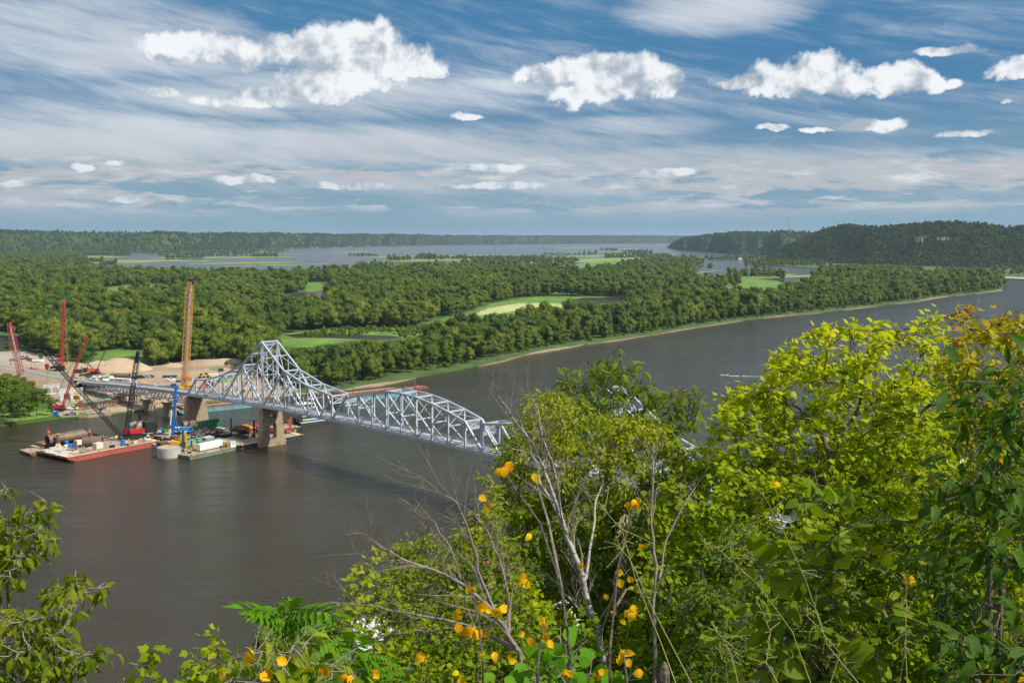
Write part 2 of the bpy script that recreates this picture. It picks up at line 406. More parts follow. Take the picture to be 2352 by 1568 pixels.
M['redlat'] = mat('red_lattice_paint', (0.36, 0.035, 0.035), 0.5, 0.15, 0.4)
M['yellow'] = mat('yellow_paint', (0.65, 0.38, 0.02), 0.45, 0.12, 0.5)
M['orangelat'] = mat('amber_lattice_paint', (0.50, 0.26, 0.05), 0.5, 0.15, 0.3)
M['greylat'] = mat('grey_lattice', (0.42, 0.40, 0.37), 0.6, 0.1, 0.3)
M['blue'] = mat('blue_paint', (0.015, 0.13, 0.42), 0.4, 0.12, 0.4)
M['skyblue'] = mat('sky_blue_paint', (0.03, 0.24, 0.50), 0.4, 0.12, 0.4)
M['white'] = mat('white_paint', (0.74, 0.74, 0.72), 0.5, 0.06, 0.4, dirt=.08)
M['cream'] = mat('cream_paint', (0.62, 0.56, 0.43), 0.6, 0.06, 0.4, dirt=.1)
M['grey'] = mat('grey_paint', (0.25, 0.26, 0.27), 0.6, 0.15, 0.4)
M['palegrey'] = mat('pale_grey_blocks', (0.42, 0.43, 0.42), 0.8, 0.15, 0.6, dirt=.2)
M['green'] = mat('green_paint', (0.02, 0.20, 0.06), 0.5, 0.15, 0.4)
M['seagreen'] = mat('sea_green_paint', (0.10, 0.33, 0.24), 0.6, 0.2, 0.3, dirt=.2)
M['teal'] = mat('teal_paint', (0.01, 0.15, 0.24), 0.45, 0.08, 0.4)
M['orange'] = mat('orange_sign_paint', (0.85, 0.16, 0.01), 0.5, 0.05, 0.5)
M['navy'] = mat('navy_car_paint', (0.02, 0.03, 0.07), 0.3, 0.1, 0.5, spec=.6)
M['silver'] = mat('silver_car_paint', (0.42, 0.44, 0.47), 0.3, 0.06, 0.5, spec=.6)
M['wine'] = mat('dark_red_car_paint', (0.20, 0.012, 0.018), 0.3, 0.1, 0.5, spec=.6)
M['glass'] = mat('dark_window_glass', (0.02, 0.025, 0.03), 0.08, 0.1, 0.5, spec=.8)
M['cable'] = mat('steel_cable', (0.05, 0.05, 0.05), 0.6, 0.1, 0.5)
M['rock'] = mat('limestone', (0.12, 0.105, 0.09), 0.9, 0.3, 0.05, bump=.8, bscale=.2, dirt=.4)
M['trunk'] = mat('bark', (0.10, 0.08, 0.06), 0.95, 0.3, 2.0, bump=.6)
M['twig'] = mat('grey_bark', (0.20, 0.165, 0.14), 0.9, 0.3, 3.0, bump=.5)
M['roof'] = mat('brown_roof', (0.18, 0.09, 0.07), 0.8, 0.2, 0.5)
M['gravel'] = mat('gravel_lot', (0.32, 0.28, 0.22), 0.95, 0.12, 0.1, dirt=.2)

def leaf_mat(name, cols, trans=0.35, rough=0.6, attr=True, tcol=(1.35, 1.45, 0.25), fine=0.0, spec=0.08):
    m_ = bpy.data.materials.new(name); m_.use_nodes = True; t = NT(m_.node_tree); b = m_.node_tree.nodes['Principled BSDF']
    oi = t.new('ShaderNodeObjectInfo').outputs['Random']
    at = t.new('ShaderNodeAttribute', attribute_name='rnd')
    f = t.m('ADD', t.m('MULTIPLY', at.outputs['Fac'], 0.5), t.m('MULTIPLY', oi, 0.5)) if attr == 'both' else (at.outputs['Fac'] if attr else oi)
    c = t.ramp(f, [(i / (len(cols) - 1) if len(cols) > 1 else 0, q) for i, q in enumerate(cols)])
    if fine:
        tc = t.new('ShaderNodeTexCoord').outputs['Object']
        c = t.mix(t.m('MULTIPLY', t.smooth(t.noise(tc, fine, 4, .6), .45, .75), .5), c, tuple(q * .45 for q in cols[0]) + (1,))
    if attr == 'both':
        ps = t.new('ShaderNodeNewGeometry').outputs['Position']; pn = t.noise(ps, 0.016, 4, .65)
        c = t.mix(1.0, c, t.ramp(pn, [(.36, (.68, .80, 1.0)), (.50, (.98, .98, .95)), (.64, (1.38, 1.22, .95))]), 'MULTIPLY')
    t.l.new(c, b.inputs['Base Color']); b.inputs['Roughness'].default_value = rough; b.inputs['Specular IOR Level'].default_value = spec
    tr = t.new('ShaderNodeBsdfTranslucent'); tm = t.mix(1.0, c, (*tcol, 1), 'MULTIPLY'); t.l.new(tm, tr.inputs[0])
    mx = t.new('ShaderNodeMixShader'); mx.inputs[0].default_value = trans
    t.l.new(b.outputs[0], mx.inputs[1]); t.l.new(tr.outputs[0], mx.inputs[2])
    t.l.new(mx.outputs[0], m_.node_tree.nodes['Material Output'].inputs[0]); return m_
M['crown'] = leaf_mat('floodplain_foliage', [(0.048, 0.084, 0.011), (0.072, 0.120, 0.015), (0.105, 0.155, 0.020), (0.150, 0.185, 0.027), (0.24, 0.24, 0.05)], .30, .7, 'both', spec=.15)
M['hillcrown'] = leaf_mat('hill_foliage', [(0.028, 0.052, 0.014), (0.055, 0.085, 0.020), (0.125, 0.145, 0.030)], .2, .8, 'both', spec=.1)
M['maple'] = leaf_mat('maple_leaves', [(0.10, 0.165, 0.007), (0.20, 0.275, 0.008), (0.34, 0.385, 0.009), (0.49, 0.47, 0.010)], .46)
M['maplegreen'] = leaf_mat('green_maple_leaves', [(0.09, 0.155, 0.006), (0.18, 0.25, 0.008), (0.33, 0.37, 0.009)], .43)
M['walnut'] = leaf_mat('walnut_leaves', [(0.075, 0.125, 0.007), (0.115, 0.175, 0.009), (0.17, 0.22, 0.011)], .38)
M['birchleaf'] = leaf_mat('hackberry_leaves', [(0.060, 0.105, 0.006), (0.11, 0.165, 0.008), (0.19, 0.235, 0.010), (0.33, .33, .012)], .42)
M['elm'] = leaf_mat('elm_leaves', [(0.07, 0.12, 0.006), (0.14, 0.19, 0.008), (0.28, 0.29, 0.014)], .43, fine=8)
M['elmdark'] = leaf_mat('dark_elm_leaves', [(0.035, 0.085, 0.008), (0.055, 0.115, 0.012), (0.08, 0.14, 0.014)], .30, fine=8)
M['basswood'] = leaf_mat('basswood_leaves', [(0.09, 0.155, 0.008), (0.16, 0.22, 0.010), (0.30, 0.33, 0.012)], .40, fine=9)
M['oak'] = leaf_mat('browning_leaves', [(0.09, 0.14, 0.008), (0.16, 0.21, 0.010), (0.27, 0.29, 0.012), (0.35, .31, .015), (0.30, .17, .02)], .42)
M['bright'] = leaf_mat('young_walnut_leaves', [(0.09, 0.22, 0.012), (0.14, 0.30, 0.015)], .45, fine=9)
M['gold'] = leaf_mat('golden_autumn_leaf', [(0.80, 0.42, 0.010), (0.85, 0.55, 0.015), (0.60, 0.24, 0.006)], .35, attr=False, tcol=(1.1, 1.05, .3), fine=16)
M['weed'] = mat('weed_stem', (0.22, 0.23, 0.06), 0.8, 0.2, 3)
M['shrub'] = leaf_mat('bushy_leaves', [(0.06, 0.11, 0.010), (0.10, 0.16, 0.014), (0.15, 0.19, 0.02)], .35, .7)
def birch_mat():
    m_ = bpy.data.materials.new('white_birch_bark'); m_.use_nodes = True; t = NT(m_.node_tree); b = m_.node_tree.nodes['Principled BSDF']
    tc = t.new('ShaderNodeTexCoord').outputs['Object']
    mp = t.new('ShaderNodeMapping'); mp.inputs['Scale'].default_value = (3, 3, 14); t.l.new(tc, mp.inputs[0])
    c = t.ramp(t.noise(mp.outputs[0], 1.2, 5, .7), [(0.36, (.06, .05, .045)), (0.50, (.30, .285, .26)), (1, (.48, .46, .43))])
    t.l.new(c, b.inputs['Base Color']); b.inputs['Roughness'].default_value = .7; return m_
M['birch'] = birch_mat()
def water_mat():
    m_ = bpy.data.materials.new('river_water'); m_.use_nodes = True; t = NT(m_.node_tree); b = m_.node_tree.nodes['Principled BSDF']
    tc = t.new('ShaderNodeTexCoord').outputs['Object']
    big = t.noise(tc, 0.006, 4, .6)
    c = t.ramp(big, [(0.3, (.024, .019, .008)), (0.7, (.036, .029, .012))])
    t.l.new(c, b.inputs['Base Color']); b.inputs['Roughness'].default_value = .16; b.inputs['IOR'].default_value = 1.333; b.inputs['Specular IOR Level'].default_value = 1.0; b.inputs['Specular Tint'].default_value = (.95, .86, .66, 1)
    mp = t.new('ShaderNodeMapping'); mp.inputs['Scale'].default_value = (0.55, 1.5, 1); mp.inputs['Rotation'].default_value = (0, 0, .25); t.l.new(tc, mp.inputs[0])
    n1 = t.noise(mp.outputs[0], 0.9, 5, .62, .4)
    mp2 = t.new('ShaderNodeMapping'); mp2.inputs['Scale'].default_value = (0.35, 1.3, 1); mp2.inputs['Rotation'].default_value = (0, 0, -.12); t.l.new(tc, mp2.inputs[0])
    n2 = t.noise(mp2.outputs[0], 0.10, 3, .5, .8)
    patch = t.smooth(t.noise(tc, 0.02, 3, .6), .35, .65, .55, 1.1)
    hgt = t.m('ADD', t.m('MULTIPLY', n1, patch), t.m('MULTIPLY', n2, 2.4))
    bn = t.new('ShaderNodeBump'); bn.inputs['Strength'].default_value = .9; bn.inputs['Distance'].default_value = 1.0
    t.l.new(hgt, bn.inputs['Height']); t.l.new(bn.outputs[0], b.inputs['Normal']); return m_
M['water'] = water_mat()
def bluff_mat():
    m_ = bpy.data.materials.new('wooded_bluff'); m_.use_nodes = True; t = NT(m_.node_tree); b = m_.node_tree.nodes['Principled BSDF']
    tc = t.new('ShaderNodeTexCoord').outputs['Object']
    c = t.ramp(t.noise(tc, 0.03, 6, .75), [(0.3, (.022, .045, .014)), (0.55, (.045, .078, .018)), (0.8, (.09, .12, .03))])
    at = t.new('ShaderNodeAttribute', attribute_name='bare').outputs['Fac']
    c = t.mix(at, c, (.085, .10, .035, 1))
    t.l.new(c, b.inputs['Base Color']); b.inputs['Roughness'].default_value = 1; b.inputs['Specular IOR Level'].default_value = .05
    bn = t.new('ShaderNodeBump'); bn.inputs['Strength'].default_value = 1; bn.inputs['Distance'].default_value = 9
    t.l.new(t.noise(tc, 0.07, 5, .7), bn.inputs['Height']); t.l.new(bn.outputs[0], b.inputs['Normal']); return m_
M['bluff'] = bluff_mat()

# ---------------------------------------------------------------- setting: water, land, marsh
def wobble(pts, step, amp, seed=0):
    """closed world polygon -> finer, uneven outline"""
    out = []; n = len(pts)
    for i in range(n):
        a, b = Vector(pts[i]), Vector(pts[(i + 1) % n]); L = (b - a).length; k = max(1, min(60, int(L / step)))
        for j in range(k):
            p = a.lerp(b, j / k); s_ = 1 / (step * 3)
            dx = noise.noise((p.x * s_, p.y * s_, seed)) ; dy = noise.noise((p.x * s_ + 31, p.y * s_, seed))
            out.append((p.x + dx * amp, p.y + dy * amp, p.z))
    return out
def sheet(name, pts, m_, z, kind='structure', thick=0.0):
    me = bpy.data.meshes.new(name); base = (pts[0][0], pts[0][1], z)
    v = [(p[0] - base[0], p[1] - base[1], 0) for p in pts]; tri = tessellate_polygon([[Vector(q) for q in v]])
    f = [tuple(q) for q in tri]; n = len(v)
    if thick:
        v += [(q[0], q[1], -thick) for q in v]; f += [(i, i + n, (i + 1) % n + n, (i + 1) % n) for i in range(n)]
    me.from_pydata(v, [], f); me.materials.append(m_); me.validate(); 
    o = link(name, me, None, base)
    # faces up
    import bmesh
    bm = bmesh.new(); bm.from_mesh(me); bmesh.ops.recalc_face_normals(bm, faces=bm.faces[:])
    if not thick:
        for fc in bm.faces:
            if fc.normal.z < 0: fc.normal_flip()
    bm.to_mesh(me); bm.free()
    return tag(o, kind=kind)
def dpoly(pts, z): return [G(x, y, z) for x, y in pts]

w = MB(); w.add([(-30000, -300, 0), (30000, -300, 0), (30000, 60000, 0), (-30000, 60000, 0)], [(0, 1, 2, 3)])
wo = link('river_water', w.mesh('river_water', M['water'])); tag(wo, kind='structure')

SHORE = [(-700, 1010), (-60, 985), (0, 978), (70, 968), (125, 960), (200, 955), (270, 946), (330, 938), (400, 930), (460, 922), (540, 914), (640, 905), (720, 898), (800, 893), (850, 885), (930, 869),
         (1000, 855), (1100, 838), (1200, 815), (1270, 802), (1340, 790), (1420, 779), (1500, 767), (1600, 750), (1700, 735), (1800, 725), (1900, 715), (2000, 703), (2100, 692), (2170, 680), (2240, 674), (2300, 666)]
BACK = [(2306, 655), (2290, 643), (2230, 640), (2150, 646), (2060, 634), (1980, 629), (1880, 628), (1835, 641), (1800, 655), (1740, 657), (1660, 650), (1600, 632), (1585, 620), (1620, 604), (1540, 596), (1400, 600), (1330, 616), (1200, 616), (1000, 620),
        (800, 631), (640, 636), (500, 636), (330, 630), (200, 618), (0, 605), (-300, 602), (-900, 606), (-900, 1010)]
LAND = SHORE + BACK
land = wobble(dpoly(LAND, 0.9), 25, 7, 1)
sheet('floodplain_ground', land, M['floor'], 0.9, thick=1.2)
# sandy shore strip on the river side, lower than the ground
sh = [G(x, y, 0.4) for x, y in SHORE[7:]]
front, back = [], []
for i, p in enumerate(sh):
    a = sh[max(i - 1, 0)]; b = sh[min(i + 1, len(sh) - 1)]; t_ = (b - a).normalized(); nrm = Vector((t_.y, -t_.x, 0))
    wdt = 5 + 4 * noise.noise((i * 1.7, 0, 0)); front.append(p + nrm * wdt); back.append(p - nrm * 8)
sheet('sandy_shore', wobble(front + back[::-1], 14, 4, 5), M['shore'], 0.45, thick=.6)
sheet('shore_beach', wobble([p + (q - p) * .35 for p, q in zip(front, back)] + back[::-1], 14, 4, 9), M['sand'], 0.72, thick=.4)
PONDS = [[(636, 694), (648, 682), (700, 671), (742, 667), (744, 684), (700, 690), (670, 692)],
         [(650, 770), (700, 765), (780, 767), (900, 771), (930, 776), (860, 780), (760, 776), (680, 775)],
         [(-60, 775), (0, 770), (40, 772), (60, 785), (40, 800), (0, 806), (-60, 810)],
         [(1290, 692), (1340, 684), (1420, 682), (1450, 688), (1430, 694), (1370, 698), (1330, 702), (1290, 702)],
         [(1100, 708), (1190, 700), (1250, 703), (1200, 712), (1120, 718)], [(330, 662), (370, 658), (420, 656), (440, 662), (380, 666)]]
MEADOWS = [[(940, 752), (1000, 735), (1080, 715), (1130, 697), (1200, 683), (1280, 680), (1390, 682), (1440, 684), (1430, 694), (1370, 700), (1360, 706), (1300, 712), (1180, 722), (1060, 738), (1010, 752), (960, 758)],
           [(640, 778), (620, 800), (700, 800), (800, 783), (930, 779), (985, 764), (960, 752), (860, 752), (760, 755), (700, 760), (650, 768)],
           [(215, 672), (245, 660), (300, 654), (380, 651), (376, 656), (320, 662), (262, 675)],
           [(90, 663), (160, 658), (170, 664), (100, 668)], [(700, 672), (706, 648), (760, 648), (745, 668)],
           [(215, 832), (220, 810), (260, 803), (310, 806), (330, 822), (330, 842), (260, 850)],
           [(1330, 707), (1380, 698), (1430, 695), (1445, 702), (1390, 712), (1340, 716)],
           [(1640, 652), (1700, 636), (1790, 646), (1802, 656), (1760, 668), (1690, 668)], [(1270, 612), (1330, 606), (1420, 598), (1430, 606), (1350, 616)], [(1520, 690), (1530, 700), (1522, 712), (1512, 705)]]
for i, p in enumerate(MEADOWS): sheet('marsh_meadow', wobble(dpoly(p, 1.0), 14, 4, i), M['grass'], 1.02 + .004 * i)
sheet('duckweed_pool', wobble(dpoly([(1085, 723), (1120, 708), (1190, 696), (1250, 696), (1300, 699), (1290, 706), (1240, 708), (1180, 714), (1140, 724)], 1.1), 10, 4, 3), M['duckweed'], 1.10)
for i, p in enumerate(PONDS[:4] + PONDS[5:]): sheet('pond_water', wobble(dpoly(p, 1.1), 14, 3, i + 20), M['water'], 1.13 + .004 * i)
# far marsh islands and open reed beds in the backwater lake
ISL = [(200, 604, 420, 597, 6), (330, 592, 690, 590, 3.0), (230, 598, 520, 600, 3), (420, 606, 700, 602, 3.4), (500, 612, 760, 606, 2), (760, 579, 860, 578, 1.6), (560, 586, 700, 583, 1.5), (800, 592, 960, 588, 2), (880, 600, 1250, 592, 6), (960, 588, 1200, 586, 3),
       (1180, 604, 1540, 592, 8), (1250, 582, 1450, 577, 2), (1240, 571, 1400, 568, 1.4), (1380, 573, 1480, 571, 1.6), (1280, 590, 1560, 584, 4), (1585, 628, 1650, 622, 3), (1600, 640, 1830, 630, 6), (1700, 640, 1900, 632, 5), (1690, 660, 1800, 650, 6), (-600, 596, 300, 590, 9), (1330, 606, 1600, 600, 8)]
for i, (xa, ya, xb, yb, hh) in enumerate(ISL):
    n = 14; up = [(xa + (xb - xa) * k / n, ya + (yb - ya) * k / n - hh * math.sin(PI * k / n) ** .5 * (.5 + .4 * noise.noise((k * .9, i, 0)))) for k in range(n + 1)]
    dn = [(xa + (xb - xa) * k / n, ya + (yb - ya) * k / n + hh * math.sin(PI * k / n) ** .5 * (.5 + .4 * noise.noise((k * .9, i, 9)))) for k in range(n - 1, 0, -1)]
    sheet('marsh_island', [G(x, max(y, 566), .3) for x, y in up + dn], M['marsh'], 0.30 + .02 * i)
# near shore under the bluff (town side)
NEAR = [(-900, 1750), (0, 1720), (400, 1640), (700, 1520), (900, 1400), (1130, 1300), (1400, 1180), (1700, 1110), (2000, 1040), (2352, 960), (2800, 880)]
nr = [G(x, y, 1.2) for x, y in NEAR]; nr = nr + [Vector((900, 60, 1.2)), Vector((900, -200, 1.2)), Vector((-500, -200, 1.2))]
sheet('near_shore_ground', nr, M['floor'], 1.2, thick=1.5)

# ---- the bluff slope we look down from
def slope_z(x, y):
    base = 93.2 - max(0, y) * (0.62 - 0.10 * max(0, min(1, (x + 5) / 60)))
    if y < 0: base = 93.2
    base += 1.2 * noise.noise((x * .06, y * .06, 0)) * min(1, y / 10 if y > 0 else 0)
    return max(base, 1.0 - 0.02 * y if base < 1 else base)
g = MB(); nx, ny = 90, 80
xs = [-160 + 400 * i / nx for i in range(nx + 1)]; ys = [-30 + 230 * (j / ny) ** 1.4 for j in range(ny + 1)]
g.v = [(x, y, slope_z(x, y) if slope_z(x, y) > 1.3 else 0.2) for y in ys for x in xs]
g.f = [(j * (nx + 1) + i, j * (nx + 1) + i + 1, (j + 1) * (nx + 1) + i + 1, (j + 1) * (nx + 1) + i) for j in range(ny) for i in range(nx)]; g.mi = [0] * len(g.f)
tag(link('hill_slope', g.mesh('hill_slope', M['slope'], smooth=True)), kind='structure')

# ---- far bluffs: wooded ridges with spurs
def ridge(name, prof, depth, nu, nv, seed, bare=0.0, back=1.0, spur=420.0, spa=0.33):
    """prof: [(x, base y, top y)] in photograph coordinates from left to right; the hill stands behind its foot"""
    P = [(G(x, by, 0), U(x, ty, G(x, by, 0) * 1.0)) for x, by, ty in prof]
    L = [0.0]
    for i in range(1, len(P)): L.append(L[-1] + (P[i][0] - P[i - 1][0]).length)
    v = []; br = []
    for i in range(nu + 1):
        s_ = L[-1] * i / nu; k = max(j for j in range(len(L)) if L[j] <= s_ + 1e-6); k = min(k, len(L) - 2)
        f = (s_ - L[k]) / (L[k + 1] - L[k] or 1); foot = P[k][0].lerp(P[k + 1][0], f)
        ty = prof[k][2] + (prof[k + 1][2] - prof[k][2]) * f; tx = prof[k][0] + (prof[k + 1][0] - prof[k][0]) * f
        a = P[k][0]; b = P[k + 1][0]; away = Vector((foot.x, foot.y, 0)).normalized()
        crest = foot + away * depth; top = U(tx, ty, crest).z
        sp = 1.15 * math.sin(s_ / spur * 2.2 + 2.5 * noise.noise((s_ / spur * .7, seed, 0))) * .55 + noise.noise((s_ / spur, seed, 0)) * .6 + .4 * noise.noise((s_ / spur * 2.3, seed, 4))
        for j in range(nv + 1):
            q = j / nv * 1.25; off = q * depth
            spu = spa * sp * math.sin(PI * min(1, q)) 
            qq = max(0, min(1, q + spu)); hz = top * (qq * qq * (3 - 2 * qq)) ** .8 if q < 1 else top * (1 - (q - 1) * .8 * back)
            p = foot + away * off
            rg = 4.0 * noise.noise((p.x * .018, p.y * .018, seed)) + 3.2 * noise.noise((p.x * .06, p.y * .06, seed + 2))
            v.append((p.x, p.y, max(0.2, hz + rg * min(1, q * 5)) if j else 0.2))
            bb = noise.noise((s_ / spur * 1.4 + .3, q * 1.4, seed + 7)); br.append(max(0.0, min(1.0, (bb - .18) * 5)) * bare * (1 if .2 < q < .95 else 0))
    m_ = MB(); m_.v = v; m_.f = [(i * (nv + 1) + j, (i + 1) * (nv + 1) + j, (i + 1) * (nv + 1) + j + 1, i * (nv + 1) + j + 1) for i in range(nu) for j in range(nv)]; m_.mi = [0] * len(m_.f)
    me = m_.mesh(name, M['bluff'], smooth=False); a_ = me.attributes.new('bare', 'FLOAT', 'POINT'); a_.data.foreach_set('value', br)
    o = tag(link(name, me), kind='structure'); return v
ridge('far_bluffs', [(900, 562.5, 541), (1100, 559.5, 541), (1300, 558.5, 540), (1460, 558, 540), (1640, 558, 541), (1900, 558, 541)], 2500, 300, 12, 3.3, 0.0, spur=900)
hill3 = ridge('left_bluffs', [(-500, 586, 530), (-200, 583, 531), (0, 581, 532), (120, 581, 533), (250, 580, 536), (400, 578, 537), (520, 575, 538), (640, 571, 538), (760, 568, 540), (900, 565, 540), (1010, 562.5, 542), (1200, 560.8, 543), (1400, 559.6, 543), (1570, 559, 544)], 900, 700, 30, 1.1, 0.8, spur=330, spa=.55)
hill2 = ridge('wooded_point', [(1528, 568, 574), (1550, 574, 556), (1572, 576, 546), (1600, 578, 543), (1650, 581, 537), (1700, 585, 533), (1770, 588, 533), (1850, 592, 533), (1930, 596, 532), (2050, 600, 532)], 620, 200, 26, 5.1, spur=260)
hill1 = ridge('wooded_hill', [(1745, 600, 605), (1765, 601, 593), (1800, 602, 571), (1850, 604, 550), (1890, 605, 530), (1940, 607, 519), (1990, 609, 525), (2040, 610, 524), (2100, 612, 518), (2160, 614, 511), (2230, 616, 517), (2290, 617, 525), (2340, 618, 524), (2420, 620, 521), (2700, 626, 515), (3100, 636, 510)], 420, 300, 40, 8.2, spur=240, spa=.25)
# low land at the foot of the right hills
sheet('river_terrace', wobble(dpoly([(1705, 596), (1760, 606), (1830, 613), (1900, 618), (2000, 624), (2100, 630), (2200, 632), (2300, 637), (2352, 640), (2700, 655), (2700, 600), (2352, 600), (1900, 596), (1760, 592)], 1.5), 30, 8, 4), M['floor'], 1.6, thick=2)
sheet('river_road', [G(x, y, 1.7) for x, y in ((2080, 630), (2200, 634), (2352, 641), (2500, 648), (2500, 645), (2352, 637), (2200, 631), (2080, 627))], M['gravel'], 1.75)

# ---------------------------------------------------------------- haze
hz = MB(); hz.box((0, 16000, 97), (52000, 40000, 200))
hm = bpy.data.materials.new('haze'); hm.use_nodes = True; hm.node_tree.nodes.clear(); t = NT(hm.node_tree)
pv = t.new('ShaderNodeVolumePrincipled'); pv.inputs['Color'].default_value = (0.62, 0.80, 1.0, 1); pv.inputs['Density'].default_value = 3.0e-5; pv.inputs['Anisotropy'].default_value = 0.3
ho = t.new('ShaderNodeOutputMaterial'); t.l.new(pv.outputs[0], ho.inputs['Volume'])
tag(link('haze', hz.mesh('haze', hm)), kind='stuff')
# ---------------------------------------------------------------- trees: prototypes
def np_mesh(name, V, Fq, mats, mi=None, rnd=None, extra=None):
    """V (n,3), Fq list of arrays (m,k) with the same k each, or a single (m,k) array"""
    me = bpy.data.meshes.new(name)
    if isinstance(Fq, np.ndarray): Fq = [Fq]
    nl = sum(f.size for f in Fq); nf = sum(len(f) for f in Fq)
    me.vertices.add(len(V)); me.vertices.foreach_set('co', np.asarray(V, np.float32).ravel())
    me.loops.add(nl); me.loops.foreach_set('vertex_index', np.concatenate([f.ravel() for f in Fq]).astype(np.int32))
    me.polygons.add(nf)
    tot = np.concatenate([np.full(len(f), f.shape[1]) for f in Fq]); st = np.concatenate([[0], np.cumsum(tot)[:-1]])
    me.polygons.foreach_set('loop_start', st.astype(np.int32)); me.polygons.foreach_set('loop_total', tot.astype(np.int32))
    for m_ in mats: me.materials.append(m_)
    if mi is not None: me.polygons.foreach_set('material_index', np.asarray(mi, np.int32))
    if rnd is not None:
        a = me.attributes.new('rnd', 'FLOAT', 'POINT'); a.data.foreach_set('value', np.asarray(rnd, np.float32))
    me.update(calc_edges=True); return me
def rand_rot(n, up=None, spread=0.6):
    """rotation matrices whose local z is near up (n,3), with random turn"""
    z = (rng.normal(size=(n, 3)) * spread + (up if up is not None else np.array([0, 0, 1.0])))
    z /= np.linalg.norm(z, axis=1)[:, None]
    a = rng.normal(size=(n, 3)); x = np.cross(a, z); x /= np.linalg.norm(x, axis=1)[:, None]
    return np.stack([x, np.cross(z, x), z], -1)
def crown_geo(h, r, ncl, seed, lobes=11, base=0.16, size=1.0, tall=1.0, core=.80):
    """foliage clumps and an inner core: returns V, quads, tris, rnd"""
    g_ = np.random.default_rng(seed); V = []; Q = []; T = []; RN = []
    cz = h * (base + 1) / 2; rz = h * (1 - base) / 2
    C = []
    for i in range(lobes):
        a = g_.uniform(0, 2 * PI); q = g_.uniform(0, 1) ** .6 * r * .62; z = cz + g_.uniform(-.62, .72) * rz
        rr = g_.uniform(.34, .54) * r; C.append((q * math.cos(a), q * math.sin(a), min(z, h - rr * .8), rr, rr * g_.uniform(.75, 1.05) * tall))
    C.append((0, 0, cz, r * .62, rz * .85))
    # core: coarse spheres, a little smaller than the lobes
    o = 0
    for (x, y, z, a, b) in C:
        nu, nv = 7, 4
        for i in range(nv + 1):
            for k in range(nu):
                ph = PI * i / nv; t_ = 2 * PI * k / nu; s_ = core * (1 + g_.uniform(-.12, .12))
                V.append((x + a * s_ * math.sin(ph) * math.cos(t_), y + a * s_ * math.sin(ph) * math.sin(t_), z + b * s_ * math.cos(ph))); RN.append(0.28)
        for i in range(nv):
            for k in range(nu): j = (k + 1) % nu; Q.append((o + i * nu + k, o + (i + 1) * nu + k, o + (i + 1) * nu + j, o + i * nu + j))
        o += nu * (nv + 1)
    per = ncl // len(C); lv = []
    for (x, y, z, a, b) in C:
        d = g_.normal(size=(per, 3)); d /= np.linalg.norm(d, axis=1)[:, None]; d[:, 2] = np.abs(d[:, 2]) * np.where(g_.random(per) < .72, 1, -1)
        p = np.array([x, y, z]) + d * np.array([a, a, b]) * g_.uniform(.82, 1.10, (per, 1))
        up = d + np.array([0, 0, .5]); z_ = up + g_.normal(size=(per, 3)) * .45; z_ /= np.linalg.norm(z_, axis=1)[:, None]
        aa = g_.normal(size=(per, 3)); xx = np.cross(aa, z_); xx /= np.linalg.norm(xx, axis=1)[:, None]; yy = np.cross(z_, xx)
        s_ = g_.uniform(.30, .62, (per, 1)) * size
        lobe_t = g_.uniform(.25, .75)
        q = np.stack([p - xx * s_ - yy * s_ * .3, p + yy * s_ * g_.uniform(-1.2, -.5, (per, 1)), p + xx * s_ + z_ * s_ * .15, p + yy * s_ * g_.uniform(.5, 1.2, (per, 1)) - z_ * s_ * .2], 1)
        lv.append((q.reshape(-1, 3), np.repeat(np.clip(lobe_t + g_.normal(size=per) * .22, 0, 1), 4)))
    q0 = len(V); Vl = np.concatenate([l[0] for l in lv]); Rl = np.concatenate([l[1] for l in lv])
    Vall = np.concatenate([np.array(V), Vl]); nq = len(Vl) // 4
    Qall = np.concatenate([np.array(Q), q0 + np.arange(nq * 4).reshape(-1, 4)])
    return Vall, Qall, np.concatenate([np.array(RN), Rl])
def trunk_mb(h, r0, seed, limbs=4, rr=4):
    g_ = random.Random(seed); mb = MB(); p = [Vector((0, 0, -.5))]; 
    for i in range(1, 5): p.append(Vector((g_.uniform(-.4, .4) * i * .5, g_.uniform(-.4, .4) * i * .5, h * .14 * i)))
    mb.tube(p, [r0, r0 * .8, r0 * .65, r0 * .5, r0 * .35], 6)
    for i in range(limbs):
        a = g_.uniform(0, 2 * PI); s_ = p[2 + i % 2]; e = s_ + Vector((math.cos(a) * rr * .6, math.sin(a) * rr * .6, h * g_.uniform(.2, .35)))
        mb.tube([s_, s_.lerp(e, .5) + Vector((0, 0, -.3)), e], [r0 * .4, r0 * .3, r0 * .12], 5)
    return mb
PROTO = []
for i, (h, r, n, lob, bs, tall) in enumerate([(23, 7.2, 1300, 12, .12, 1.0), (25, 6.4, 1250, 12, .14, 1.15), (20, 7.5, 1250, 11, .10, .9), (22, 5.6, 1100, 10, .14, 1.2), (17, 6.0, 1000, 9, .06, 1.0), (24, 8.0, 1450, 14, .14, .95)]):
    V, Q, RN = crown_geo(h, r, n, 100 + i, lob, bs, 1.0, tall)
    tm = trunk_mb(h, .42, i, 4, r)
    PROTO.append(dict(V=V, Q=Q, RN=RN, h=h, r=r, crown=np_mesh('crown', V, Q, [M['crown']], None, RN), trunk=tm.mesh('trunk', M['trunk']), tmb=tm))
AIRY = []
for i, (h, r, n, lob) in enumerate([(22, 6.0, 950, 17), (19, 5.0, 800, 15)]):
    V, Q, RN = crown_geo(h, r, n, 170 + i, lob, .16, .85, .8, .35)
    AIRY.append(dict(h=h, r=r, crown=np_mesh('crown', V, Q, [M['shrub']], None, RN), trunk=trunk_mb(h, .34, 20 + i, 6, r).mesh('trunk', M['trunk'])))
